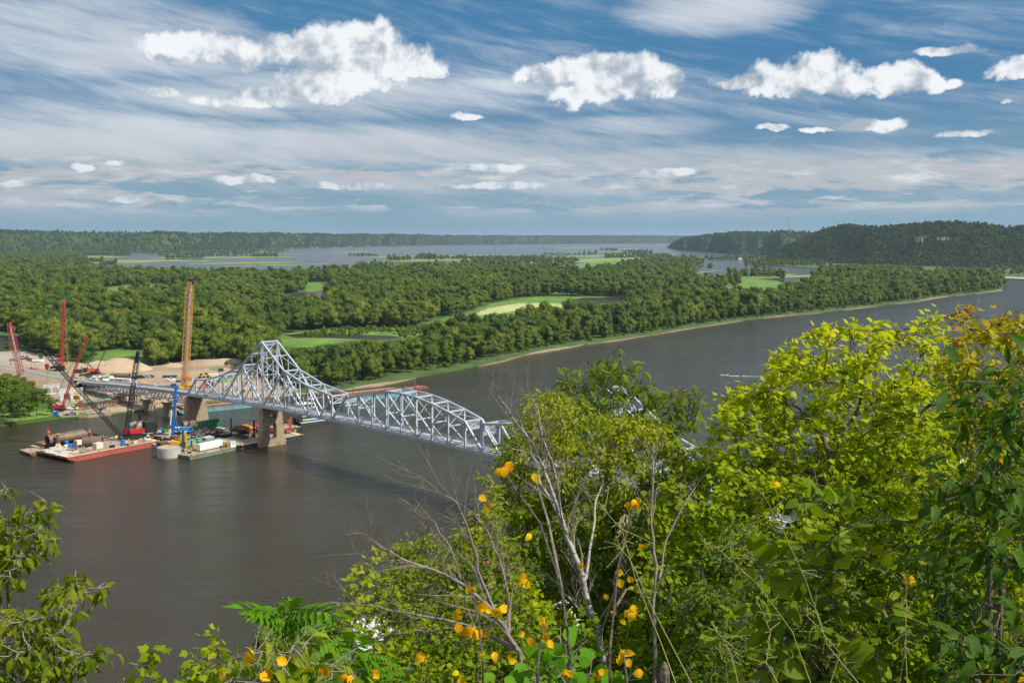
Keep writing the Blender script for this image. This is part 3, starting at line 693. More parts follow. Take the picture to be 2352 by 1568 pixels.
# low bushes
for i, (h, r, n) in enumerate([(4.0, 3.4, 260), (2.6, 2.6, 160)]):
    V, Q, RN = crown_geo(h, r, n, 140 + i, 5, -.25, .7)
    PROTO.append(dict(V=V, Q=Q, RN=RN, h=h, r=r, crown=np_mesh('foliage', V, Q, [M['shrub']], None, RN), trunk=trunk_mb(3, .12, 9, 3, 2).mesh('stems', M['trunk']), tmb=None))

def forest_stuff(name, pts, scl, rot, pick, mat_, protos, tint=None, floor=None):
    """very many trees as one object: the prototypes and the points in one mesh, instanced by nodes"""
    base = Vector((float(pts[0][0]), float(pts[0][1]), 0)); n = len(pts)
    Vs = [np.asarray(pts, float) - np.array([base.x, base.y, 0])]; Qs = []; o = n; pid = [np.full(n, -1)]; rn = [np.zeros(n)]; mi = []
    for i, p in enumerate(protos):
        Vs.append(p['V'] * np.array([1, 1, 1])); Qs.append(p['Q'] + o); o += len(p['V']); pid.append(np.full(len(p['V']), i)); rn.append(p['RN'])
    me = np_mesh(name, np.concatenate(Vs), Qs, [mat_], None, np.concatenate(rn))
    def att(nm, typ, val, fill=0):
        a = me.attributes.new(nm, typ, 'POINT'); full = np.full(o, fill, dtype=np.float32 if typ == 'FLOAT' else np.int32); full[:n] = val; a.data.foreach_set('value', full)
    a = me.attributes.new('proto', 'INT', 'POINT'); a.data.foreach_set('value', np.concatenate(pid).astype(np.int32))
    g_ = np.random.default_rng(n); sv = np.ones((o, 3), np.float32); sv[:n] = np.asarray(scl)[:, None] * np.stack([g_.uniform(.82, 1.22, n), g_.uniform(.82, 1.22, n), g_.uniform(.85, 1.15, n)], -1)
    a = me.attributes.new('scl', 'FLOAT_VECTOR', 'POINT'); a.data.foreach_set('vector', sv.ravel()); att('turn', 'FLOAT', rot); att('pick', 'INT', pick)
    ob = link(name, me, None, base)
    ng = bpy.data.node_groups.new(name, 'GeometryNodeTree'); ng.interface.new_socket('Geometry', in_out='INPUT', socket_type='NodeSocketGeometry'); ng.interface.new_socket('Geometry', in_out='OUTPUT', socket_type='NodeSocketGeometry')
    N = ng.nodes; L = ng.links; gi = N.new('NodeGroupInput'); go = N.new('NodeGroupOutput')
    def named(nm, typ):
        q = N.new('GeometryNodeInputNamedAttribute'); q.data_type = typ; q.inputs['Name'].default_value = nm; return q.outputs['Attribute']
    def sep(i):
        c = N.new('FunctionNodeCompare'); c.data_type = 'INT'; c.operation = 'EQUAL'; L.new(named('proto', 'INT'), c.inputs[2]); c.inputs[3].default_value = i
        s_ = N.new('GeometryNodeSeparateGeometry'); L.new(gi.outputs[0], s_.inputs[0]); L.new(c.outputs[0], s_.inputs[1]); return s_.outputs[0]
    j = N.new('GeometryNodeJoinGeometry')
    for i in range(len(protos)):
        q = N.new('GeometryNodeGeometryToInstance'); L.new(sep(i), q.inputs[0]); L.new(q.outputs[0], j.inputs[0])
    mp = N.new('GeometryNodeMeshToPoints'); L.new(sep(-1), mp.inputs[0])
    ip = N.new('GeometryNodeInstanceOnPoints'); L.new(mp.outputs[0], ip.inputs['Points']); L.new(j.outputs[0], ip.inputs['Instance']); ip.inputs['Pick Instance'].default_value = True
    L.new(named('pick', 'INT'), ip.inputs['Instance Index'])
    cx = N.new('ShaderNodeCombineXYZ'); L.new(named('turn', 'FLOAT'), cx.inputs[2]); L.new(cx.outputs[0], ip.inputs['Rotation'])
    L.new(named('scl', 'FLOAT_VECTOR'), ip.inputs['Scale']); L.new(ip.outputs[0], go.inputs[0])
    md = ob.modifiers.new('scatter', 'NODES'); md.node_group = ng
    return tag(ob, kind='stuff')

# ---------------------------------------------------------------- flood plain forest
YARD = [(-60, 808), (30, 806), (130, 818), (200, 838), (262, 846), (330, 842), (400, 836), (545, 826), (562, 850), (640, 880), (690, 895), (640, 905), (560, 912), (470, 920), (400, 930), (330, 938), (270, 946), (200, 955), (135, 957), (118, 925), (108, 885), (60, 868), (-20, 858), (-60, 850)]
CLEARV = MEADOWS + PONDS + [[(1590, 622), (1680, 616), (1800, 634), (1900, 622), (1835, 645), (1800, 662), (1690, 668), (1640, 652)], [(200, 596), (620, 594), (960, 598), (760, 618), (480, 620), (280, 614), (200, 606)], [(960, 598), (1180, 602), (1330, 600), (1530, 590), (1420, 602), (1330, 612), (1200, 610)], [(1085, 723), (1120, 708), (1190, 696), (1250, 696), (1300, 699), (1290, 706), (1240, 708), (1180, 714), (1140, 724)]]
wl = [tuple(p) for p in [(q[0], q[1]) for q in dpoly(LAND, 0.9)]]
wy = [(q[0], q[1]) for q in dpoly(YARD, 0.9)]; wc = [[(q[0], q[1]) for q in dpoly(p, 1.0)] for p in CLEARV]
def spread(x0, x1, y0, y1, step):
    """jittered hex grid, step growing with distance"""
    out = []; y = y0
    while y < y1:
        s_ = step(y); n = int((x1 - x0) / s_); 
        xx = x0 + (np.arange(n) + rng.uniform(-.42, .42, n) + .5 * (int(y / s_) % 2)) * s_
        out.append(np.stack([xx, y + rng.uniform(-.42, .42, n) * s_], -1)); y += s_ * .9
    return np.concatenate(out)
P2 = spread(-2300, 2300, 430, 3700, lambda y: 8.6 if y < 1200 else 10 + (y - 1200) / 2600 * 5)
P2 = P2[np.abs(P2[:, 0]) < P2[:, 1] * .66 + 150]
keep = inpoly(P2, wl) & ~inpoly(P2, wy)
for p in wc: keep &= ~inpoly(P2, p)
P2 = P2[keep]
dens = np.array([noise.noise((x / 160, y / 160, 3)) for x, y in P2])
tall_ = np.array([noise.noise((x / 90, y / 90, 13)) for x, y in P2])
sc_ = np.clip(00.96 + tall_ * .40 + rng.normal(size=len(P2)) * .12, .5, 1.35)
pk = rng.integers(0, 6, len(P2)); hh = np.array([PROTO[i]['h'] for i in range(6)])[pk]
# shoreline distance: lower trees and bushes right on the bank
shw = np.array([(p[0], p[1]) for p in dpoly(SHORE, 0)])
def dist_line(P, L_):
    d = np.full(len(P), 1e9)
    for a, b in zip(L_[:-1], L_[1:]):
        ab = b - a; t_ = np.clip(((P - a) @ ab) / (ab @ ab), 0, 1); d = np.minimum(d, np.linalg.norm(P - a - t_[:, None] * ab, axis=1))
    return d
ds = dist_line(P2, shw); gap = np.array([noise.noise((x / 190, y / 75, 21)) + .4 * noise.noise((x / 60, y / 30, 5)) for x, y in P2]); keep = (ds > 9) & ((gap < .34) | (ds < 60)); bush = (ds < 19)
sc_ = np.where(bush, sc_ * .62, sc_)
def blocks(P, hgt, sc):
    """would this tree stand in front of something that is open in the view?"""
    k = np.zeros(len(P), bool)
    for fr in (.25, .6, .93):
        q = pj(np.stack([P[:, 0], P[:, 1], hgt * fr], -1))
        for side in (-.6, 0, .6):
            off = side * 6 * sc * F / P[:, 1]; qq = q + np.stack([off, off * 0], -1)
            for p in CLEARV: k |= inpoly(qq, p)
            k |= inpoly(qq, YARD)
    return k
keep &= ~blocks(P2, hh * sc_, sc_)
P2, sc_, pk = P2[keep], sc_[keep], pk[keep]
order = np.argsort(np.linalg.norm(P2, axis=1)); P2, sc_, pk = P2[order], sc_[order], pk[order]
vis = pj(np.stack([P2[:, 0], P2[:, 1], np.full(len(P2), 12.0)], -1)); inv = (vis[:, 0] > -60) & (vis[:, 0] < 2410)
# the 290 that show largest become trees of their own
ids = [i for i in range(len(P2)) if inv[i]]; front = []
for i in ids:
    if len(front) >= 286: break
    if P2[i][1] < 1900: front.append(i)
ZONES = [(lambda x, y: x < 620, 'behind the sandy construction yard', 'leafy floodplain tree in the woods behind the sandy yard', 'trees behind the construction yard'),
         (lambda x, y: x < 1000, 'shore by bridge', 'tall green shore tree seen behind the steel bridge', 'trees on the shore behind the bridge'),
         (lambda x, y: x < 1500, 'mid shore', 'green shore tree on the bank above the narrow sand strip', 'trees on the middle of the far bank'),
         (lambda x, y: True, 'down river', 'green bank tree on the long wooded point down the river', 'trees on the wooded point')]
def tree(idx, loc, s_, rz, label, group=None, name='floodplain_tree', cat='tree', mat_=None):
    p = PROTO[idx] if idx < 50 else AIRY[idx - 50]; e = thing(name, label, cat, loc, rz, group); e.scale = (s_, s_, s_)
    link('trunk', p['trunk'], e); c = link('crown', p['crown'], e)
    return e
for i in front:
    x, y = vis[i]
    for fn, _, lab, grp in ZONES:
        if fn(x, y): break
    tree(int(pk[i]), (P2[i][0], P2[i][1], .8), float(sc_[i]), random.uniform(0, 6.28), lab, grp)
rest = np.setdiff1d(np.arange(len(P2)), front)
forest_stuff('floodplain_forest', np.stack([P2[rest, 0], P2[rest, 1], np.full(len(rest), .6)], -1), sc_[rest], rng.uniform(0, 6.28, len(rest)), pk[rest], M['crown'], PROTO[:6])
# bank bushes
bx = []
for a, b in zip(shw[8:-1], shw[9:]):
    n = int(np.linalg.norm(b - a) / 5)
    for k in range(n):
        if random.random() < .55:
            p = a + (b - a) * (k + random.random()) / n; t_ = (b - a) / np.linalg.norm(b - a); bx.append(p + np.array([-t_[1], t_[0]]) * random.uniform(7, 15))
bx = np.array(bx); forest_stuff('bank_bushes', np.stack([bx[:, 0], bx[:, 1], np.full(len(bx), .5)], -1), rng.uniform(.4, 1.2, len(bx)), rng.uniform(0, 6.28, len(bx)), rng.integers(0, 2, len(bx)), M['shrub'], PROTO[6:8])
# meadow scrub (grey green willow bushes)
sp = []
for x, y in spread(-200, 400, 620, 1100, lambda y: 6.0):
    q = pj(np.array([[x, y, 1.0]]))[0]
    if inpoly(q[None], [(640, 778), (690, 764), (780, 752), (900, 744), (1000, 735), (985, 764), (930, 779), (900, 765)])[0] and noise.noise((x / 20, y / 20, 0)) > -.15: sp.append((x, y, .9))
sp += [tuple(G(x, y, .9)) for x, y in ((230, 838), (262, 848), (300, 846), (330, 838), (1420, 698), (1440, 690), (1455, 700))]
sp = np.array(sp); forest_stuff('willow_scrub', sp, rng.uniform(.5, 1.0, len(sp)), rng.uniform(0, 6.28, len(sp)), rng.integers(0, 2, len(sp)), M['shrub'], PROTO[6:8])
# trees of the far backwater islands and the left flood plain
isl = []
def strip(xa, xb, ya, yb, n, s0=.55, s1=.95):
    for _ in range(n):
        yy_ = random.uniform(ya, yb); p = G(random.uniform(xa, xb), yy_, .4); isl.append((p.x, p.y, .2, random.uniform(s0, s1)))
for a in [(-400, 240, 598, 605, 700), (-400, 200, 586, 600, 1500), (-300, 300, 583, 588, 700), (200, 300, 581, 586, 120), (290, 560, 580, 583, 120), (360, 540, 586, 590, 90), (380, 470, 592, 595, 60), (440, 640, 584, 588, 60), (560, 660, 577, 580, 50), (230, 270, 606, 612, 25), (480, 560, 578, 581, 40, .6, .9), (580, 640, 588, 591, 60, .5, .8),
          (800, 870, 587, 589, 50, .4, .7), (890, 945, 594, 600, 50), (955, 1250, 594, 597, 220), (960, 1000, 589, 592, 40), (1060, 1320, 600, 608, 240), (1180, 1330, 598, 602, 120), (820, 905, 610, 618, 60), (1240, 1280, 572, 573, 14, .4, .6), (1380, 1420, 574, 576, 30), (1390, 1540, 588, 594, 170), (1430, 1500, 578, 586, 90), (1340, 1370, 583, 586, 20), (1250, 1340, 584, 587, 30, .5, .7),
          (1490, 1600, 592, 612, 260), (1668, 1800, 632, 638, 90), (1600, 1700, 648, 660, 90), (1792, 1800, 640, 644, 4), (1628, 1634, 618, 620, 3), (1480, 1560, 570, 571, 8, .4, .5),
          (1710, 1900, 601, 612, 260, .5, .8), (1880, 2100, 616, 626, 260, .45, .75), (2080, 2400, 618, 634, 160, .45, .8), (1620, 1760, 592, 598, 120, .5, .8), (1535, 1620, 582, 590, 0)]: strip(*a)
isl = np.array(isl); forest_stuff('backwater_woods', isl[:, :3], isl[:, 3], rng.uniform(0, 6.28, len(isl)), rng.integers(0, 6, len(isl)), M['crown'], PROTO[:6])
# woods on the two right-hand hills
def on_hill(v, nu, nv, n, s0, s1):
    V = np.array(v).reshape(nu + 1, nv + 1, 3); out = []
    for _ in range(n):
        i = random.uniform(0, nu - 1.001); j = random.uniform(0, nv - 1.001); a, b = int(i), int(j); fi, fj = i - a, j - b
        p = V[a, b] * (1 - fi) * (1 - fj) + V[a + 1, b] * fi * (1 - fj) + V[a, b + 1] * (1 - fi) * fj + V[a + 1, b + 1] * fi * fj
        q = pj(p[None])[0]
        if q[0] > 2400 or (p[2] < 2): continue
        if abs(q[0] - 2160) < 62 and abs(q[1] - 551) < 9 and random.random() < .75: continue
        out.append((p[0], p[1], p[2] - 7.5, random.uniform(s0, s1)))
    return np.array(out)
h1 = on_hill(hill1, 300, 40, 17000, .5, .9); h2 = on_hill(hill2, 200, 26, 5500, .5, .85)
forest_stuff('wooded_hill_trees', h1[:, :3], h1[:, 3], rng.uniform(0, 6.28, len(h1)), rng.integers(0, 6, len(h1)), M['hillcrown'], PROTO[:6])
forest_stuff('wooded_point_trees', h2[:, :3], h2[:, 3], rng.uniform(0, 6.28, len(h2)), rng.integers(0, 6, len(h2)), M['hillcrown'], PROTO[:6])
h3 = on_hill(hill3, 700, 30, 15000, .7, 1.3); forest_stuff('bluff_woods', h3[:, :3], h3[:, 3], rng.uniform(0, 6.28, len(h3)), rng.integers(0, 6, len(h3)), M['hillcrown'], PROTO[:6])
# limestone cliff on the big hill
foot = G(2160, 614, 0); away = Vector((foot.x, foot.y, 0)).normalized(); q = foot + away * 250
for k, (xa, xb, yt, yb) in enumerate([(2104, 2120, 546, 556), (2152, 2180, 545, 552), (2184, 2220, 548, 561)]):
    mb = MB(); n = 7
    pts = []
    for i in range(n + 1):
        x = xa + (xb - xa) * i / n; a = U(x, yt + random.uniform(-1, 1), q - away * 22); b = U(x, yb + random.uniform(-1.5, 1.5), q - away * 26)
        dd = away * random.uniform(-6, 6); pts.append((a + dd, b + dd, a + away * 40))
    mb.v = [tuple(p) for tr in pts for p in (tr[2], tr[0], tr[1])]; mb.f = [(i * 3 + j, i * 3 + j + 1, (i + 1) * 3 + j + 1, (i + 1) * 3 + j) for i in range(n) for j in range(2)]; mb.mi = [0] * len(mb.f)
    o = link('limestone_cliff', mb.mesh('limestone_cliff', M['rock'])); tag(o, kind='structure')

# individually placed trees round the yard
grove = [(5, 975, .95, 1), (28, 968, 1.0, 0), (48, 975, .8, 3), (60, 962, .95, 5), (84, 958, .8, 3), (-20, 965, 1.05, 0), (100, 944, .62, 4), (36, 950, .9, 1), (12, 952, 1.0, 2), (118, 955, .6, 3)]
for i, (x, y, s_, k) in enumerate(grove):
    tree(50 + i % 2, G(x, y, .9), s_ * 1.02, i * 1.3, ['loose-crowned bank tree in the grove left of the moored barges', 'slim tree at the right edge of the bank grove, beside the red crawler crane'][i == 9], 'trees of the bank grove' if i != 9 else None)
for nm, x, y, s_, k, lab in [('round_tree', 342, 838, .62, 4, 'round pale green tree standing alone behind the sandy yard'), ('small_tree', 20, 808, .42, 2, 'small tree beside the far road next to the left water channel'), ('small_tree', 94, 828, .40, 4, 'bright green little tree beside the row of parked cars'),
                              ('small_tree', 398, 820, .5, 3, 'leaning small tree at the back edge of the sand yard'), ('small_tree', 152, 838, .72, 4, 'spreading green tree just left of the big sand pile'), ('small_tree', 190, 832, .78, 2, 'full green tree directly behind the sand pile'),
                              ('small_tree', 462, 828, .5, 4, 'low green tree right of the amber crane boom'), ('small_tree', 500, 826, .55, 0, 'low green tree at the cut bank behind the bridge end')]:
    tree(k, G(x, y, .9), s_, x * .1, lab, None, nm)
# shrubs around the anchor span foot
for i, (x, y, s_) in enumerate([(552, 862, .5), (566, 856, .6), (580, 870, .55), (540, 850, .4), (600, 872, .5), (520, 842, .35), (590, 858, .62), (615, 880, .5)]):
    tree(4, G(x, y, .9), s_ * .8, i, 'scrubby tree on the bank seen through the cantilever truss', 'scrubby trees behind the truss', 'scrubby_tree')
# lush bank grass by the grove and along the yard water edge
sheet('bank_grass', wobble([G(x, y, 1.1) for x, y in ((-60, 980), (0, 973), (70, 964), (120, 957), (155, 953), (158, 948), (120, 940), (60, 930), (-60, 940))], 4, 1.5, 3), M['bank'], 1.25)
sheet('bank_grass', wobble([G(x, y, 1.1) for x, y in ((150, 956), (165, 950), (205, 948), (220, 950), (200, 954))], 4, 1, 4), M['bank'], 1.6)
# ---------------------------------------------------------------- bridge
B0 = Vector((-113.245, 460.6, 0)); BD = Vector((6.4371, -6.8245, 0)); BL = BD.length; BT = BD / BL; BN = Vector((0.72745, 0.68616, 0)); BW = 7.8
def zd(k): return 18.714 + .2804 * k - .010361 * k * k
def bp(k, side=0.0, z=0.0): return B0 + BD * k + BN * (BW * side) + Vector((0, 0, zd(k) + z))
def bz(k, y):  # height of a top chord joint read off the near truss
    b = B0 + BD * k; lo, hi = 0, 80
    for _ in range(40):
        m_ = (lo + hi) / 2; yy = pj(np.array([[b.x, b.y, m_]]))[0][1]
        if yy > y: lo = m_
        else: hi = m_
    return m_ - zd(k)
TOP = {}
for k, y in {-7: 871.7, -6: 872.8, -4: 861.5, -2: 838.7, 0: 785, 2: 852, 4: 886, 6: 909.1, 7: 915.0, 8: 909, 10: 898.8, 11: 903.5, 12: 912.5, 13: 927, 14: 945.7, 15: 968, 16: 973.7, 18: 974.8}.items(): TOP[k] = bz(k, y)
TOP[7] = TOP[8] * .80
TOP[9] = (TOP[8] + TOP[10]) / 2
for a, b in ((22, 0), (20, 2), (24, -2), (26, -4), (28, -6), (29, -7)): TOP[a] = TOP[b]
TOP[18] = max(TOP[18], TOP[4]); TOP[20] = TOP[2]
bridge = thing('steel_truss_bridge', 'silver steel cantilever truss bridge with peaked towers over the river', 'bridge', tuple(B0))
def member(nm, a, b, w, h=None, up=(0, 0, 1)):
    mb = MB(); mb.beam(a, b, w, h, up); return part(nm, mb, M['steel'], bridge, world=True)
def laced(nm, a, b, w):
    """a laced post: two channels with zigzag bars between them"""
    mb = MB(); a = Vector(a); b = Vector(b); t_ = (b - a).normalized(); s_ = BT if abs(t_.dot(BT)) < .9 else Vector((0, 0, 1)); s_ = (s_ - t_ * s_.dot(t_)).normalized()
    mb.beam(a - s_ * w / 2, b - s_ * w / 2, w * .28, w * .8, BN); mb.beam(a + s_ * w / 2, b + s_ * w / 2, w * .28, w * .8, BN)
    L = (b - a).length; n = max(2, int(L / 1.5))
    for i in range(n):
        p = a + t_ * L * i / n; q = a + t_ * L * (i + 1) / n; sg = 1 if i % 2 else -1
        mb.beam(p - s_ * w / 2 * sg, q + s_ * w / 2 * sg, w * .16, w * .5, BN)
    return part(nm, mb, M['steel'], bridge, world=True)
def tz(k):
    if k in TOP: return TOP[k]
    ks_ = sorted(TOP); lo = max(q for q in ks_ if q < k); hi = min(q for q in ks_ if q > k)
    return TOP[lo] + (TOP[hi] - TOP[lo]) * (k - lo) / (hi - lo)
def Tp(k, s_): return bp(k, s_, tz(k))
for s_ in (0, 1):
    # chords
    for k in range(-8, 30, 2): member('bottom_chord', bp(k, s_, -.4), bp(k + 2, s_, -.4), .55, 1.1)
    tc = [-7, -6, -4, -2, 0, 2, 4, 6]
    for a, b in zip(tc[:-1], tc[1:]): member('top_chord', Tp(a, s_), Tp(b, s_), .62, .72)
    tc = [7, 8, 10, 11, 12, 13, 14, 15]
    for a, b in zip(tc[:-1], tc[1:]): member('top_chord', Tp(a, s_), Tp(b, s_), .62, .72)
    tc = [16, 18, 20, 22, 24, 26, 28, 29]
    for a, b in zip(tc[:-1], tc[1:]): member('top_chord', Tp(a, s_), Tp(b, s_), .62, .72)
    # end posts
    for a, b in ((bp(-8, s_), Tp(-7, s_)), (bp(6, s_), Tp(7, s_)), (bp(16, s_), Tp(15, s_)), (bp(30, s_), Tp(29, s_))): member('end_post', a, b, .7, .8)
    # hangers and posts
    for k in (-7, -6, -4, -2, 2, 4, 6, 8, 10, 12, 13, 14, 15, 16, 18, 20, 24, 26, 28): laced('post', bp(k, s_), Tp(k, s_), .62)
    for k in (0, 22): member('tower_post', bp(k, s_), Tp(k, s_), 1.0, 1.0)
    for k in (9, 11): laced('post', bp(k, s_), Tp(k, s_), .45)
    for k in (-5, -3, -1, 1, 3, 19, 21, 23, 25): laced('hanger', bp(k, s_), Tp(k, s_) if k in (-5, -3) else bp(k, s_, tz(k) * .98), .36)
    def mid(a, b): return (a + b) / 2
    dg = [(bp(-7, s_), Tp(-6, s_), .55), (Tp(-6, s_), bp(-4, s_), .6), (bp(-6, s_), mid(Tp(-6, s_), bp(-4, s_)), .4), (bp(-4, s_), Tp(-2, s_), .65), (bp(-2, s_), mid(bp(-4, s_), Tp(-2, s_)), .4),
          (Tp(-2, s_), bp(0, s_), .65), (bp(-2, s_), mid(Tp(-2, s_), bp(0, s_)), .4), (bp(0, s_), Tp(2, s_), .65), (bp(0, s_, tz(0) * .5), bp(2, s_), .5),
          (Tp(2, s_), bp(4, s_), .65), (bp(2, s_), mid(Tp(2, s_), bp(4, s_)), .4), (bp(0, s_, tz(0)), bp(-2, s_, tz(-2) * .5), .45) if False else (bp(0, s_, tz(0) * .5), Tp(-2, s_), .4),
          (Tp(4, s_), bp(5, s_), .5), (bp(5, s_), Tp(6, s_), .55), (Tp(7, s_), bp(8, s_), .5), (bp(8, s_), mid(Tp(8, s_), bp(10, s_)), .4), (Tp(8, s_), bp(10, s_), .55), (bp(10, s_), mid(Tp(10, s_), bp(12, s_)), .4),
          (Tp(10, s_), bp(12, s_), .55), (bp(12, s_), Tp(14, s_), .5), (mid(bp(12, s_), Tp(14, s_)), bp(14, s_), .4), (bp(14, s_), Tp(15, s_), .45),
          (Tp(16, s_), bp(17, s_), .6), (bp(17, s_), Tp(18, s_), .6), (Tp(16, s_) if False else Tp(18, s_), bp(20, s_), .6), (bp(20, s_), Tp(22, s_), .65), (bp(22, s_), Tp(20, s_), .5), (Tp(22, s_), bp(24, s_), .5), (Tp(24, s_), bp(22, s_), .65), (bp(26, s_), Tp(24, s_), .65), (Tp(26, s_), bp(28, s_), .6), (Tp(28, s_), bp(26, s_), .5)]
    for a, b, w_ in dg: member('diagonal', a, b, w_, w_ * .9)
    # gussets
    for k in range(-8, 31, 2): mb = MB(); c = bp(k, s_, .3); mb.beam(c - BT * 1.0, c + BT * 1.0, .66, 1.7); part('gusset_plate', mb, M['steel'], bridge, True)
# top struts, portals and cross bracing between the trusses
def brace(k, full):
    a, b = Tp(k, 0), Tp(k, 1); member('top_strut', a, b, .4, .6)
    z = tz(k)
    if full and z > 9:
        lo = 6.5; mb = MB(); n = 1 if z < 17 else 2 if z < 25 else 3
        mb.beam(bp(k, 0, lo), bp(k, 1, lo), .35, .5)
        for i in range(n):
            z0 = lo + (z - lo) * i / n; z1 = lo + (z - lo) * (i + 1) / n
            mb.beam(bp(k, 0, z0), bp(k, 1, z1), .26); mb.beam(bp(k, 1, z0), bp(k, 0, z1), .26)
            if i: mb.beam(bp(k, 0, z0), bp(k, 1, z0), .3, .4)
        part('sway_frame', mb, M['steel'], bridge, True)
for k in (-7, -6, -4, -2, 0, 2, 4, 6, 7, 8, 10, 11, 12, 13, 14, 15, 16, 18, 20, 22, 24, 26, 28, 29): brace(k, True)
for a, b in ((-7, -6), (-6, -4), (-4, -2), (-2, 0), (0, 2), (2, 4), (4, 6), (7, 8), (8, 10), (10, 11), (11, 12), (12, 13), (13, 14), (14, 15), (16, 18), (18, 20), (20, 22), (22, 24), (24, 26), (26, 28)):
    mb = MB(); mb.beam(Tp(a, 0), Tp(b, 1), .24); mb.beam(Tp(a, 1), Tp(b, 0), .24)
    if abs(b - a) == 2:
        m0, m1 = (Tp(a, 0) + Tp(b, 0)) / 2, (Tp(a, 1) + Tp(b, 1)) / 2; mb.beam(m0, m1, .26, .4)
    part('lateral_bracing', mb, M['steel'], bridge, True)
# portal at k=-7, 16 with a lattice panel
for k, d_ in ((16, 4.0), (15, 2.4), (0, 1.6)):
    mb = MB(); z = tz(k)
    for i in range(5):
        u0, u1 = i / 5, (i + 1) / 5; mb.beam(bp(k, u0, z), bp(k, u1, z - d_ ), .14); mb.beam(bp(k, u1, z), bp(k, u0, z - d_), .14); mb.beam(bp(k, u1, z), bp(k, u1, z - d_), .1)
    mb.beam(bp(k, 0, z - d_), bp(k, 1, z - d_), .3); part('portal_lattice', mb, M['steel'], bridge, True)
# deck, floor beams, railings
def ribbon(ks_, u0, u1, z0, z1):
    mb = MB()
    for k in ks_: 
        for u, z in ((u0, z1), (u1, z1), (u1, z0), (u0, z0)): mb.v.append(tuple(bp(k, u, z)))
    n = len(ks_)
    for i in range(n - 1):
        for j in range(4): mb.f.append((i * 4 + j, i * 4 + (j + 1) % 4, (i + 1) * 4 + (j + 1) % 4, (i + 1) * 4 + j))
    mb.f += [(0, 1, 2, 3), tuple((n - 1) * 4 + j for j in (3, 2, 1, 0))]; mb.mi = [0] * len(mb.f); return mb
part('road_deck', ribbon(list(range(-24, 47)), .06, .94, -.35, .22), M['deckroad'], bridge, True)
for u in (.09, .91): part('kerb_beam', ribbon(list(range(-24, 47)), u - .015, u + .015, .2, .55), M['steel'], bridge, True)
for u in (.10, .90):
    mb = MB()
    for k in range(-24, 46):
        for q in range(3): mb.beam(bp(k + q / 3, u, .2), bp(k + q / 3, u, 1.35), .09)
        for z in (.8, 1.08, 1.33): mb.beam(bp(k, u, z), bp(k + 1, u, z), .08)
    part('railing', mb, M['steel'], bridge, True)
for k in range(-8, 31): mb = MB(); mb.beam(bp(k, 0.01, -.8), bp(k, .99, -.8), .35, .8); part('floor_beam', mb, M['steel'], bridge, True)
mb = MB(); 
for k in range(-8, 30): mb.beam(bp(k, .02, -.7), bp(k + 1, .98, -.7), .15); mb.beam(bp(k, .98, -.7), bp(k + 1, .02, -.7), .15)
part('deck_bracing', mb, M['steel'], bridge, True)
# approach spans: deck trusses under the road
PIERK = [-8, -11.2, -14.0, -18.0, -23.2]
for a, b in zip(PIERK[:-1], PIERK[1:]):
    n = max(4, int(round(abs(a - b) * BL / 5.2 / 2)) * 2); dep = 5.2 if b > -18 else 4.2
    for s_ in (.08, .92):
        kk = [a + (b - a) * i / n for i in range(n + 1)]
        mb = MB(); mb.beam(bp(a, s_, -.8), bp(b, s_, -.8), .35, .5); part('approach_chord', mb, M['steel'], bridge, True)
        mb = MB(); mb.beam(bp(kk[1], s_, -dep), bp(kk[-2], s_, -dep), .4, .45); part('approach_chord', mb, M['steel'], bridge, True)
        for i in range(n):
            z0, z1 = (-.8, -dep) if i % 2 == 0 else (-dep, -.8)
            mb = MB(); mb.beam(bp(kk[i], s_, z0), bp(kk[i + 1], s_, z1), .34); part('approach_diagonal', mb, M['steel'], bridge, True)
    mb = MB()
    for i in range(n + 1):
        k = a + (b - a) * i / n; mb.beam(bp(k, .0, -.6), bp(k, 1, -.6), .28, .5)
        if 0 < i < n:
            mb.beam(bp(k, .08, -dep), bp(k, .92, -dep), .22); mb.beam(bp(k, .08, -dep), bp(k, .92, -.8), .18); mb.beam(bp(k, .92, -dep), bp(k, .08, -.8), .18)
    part('approach_bracing', mb, M['steel'], bridge, True)
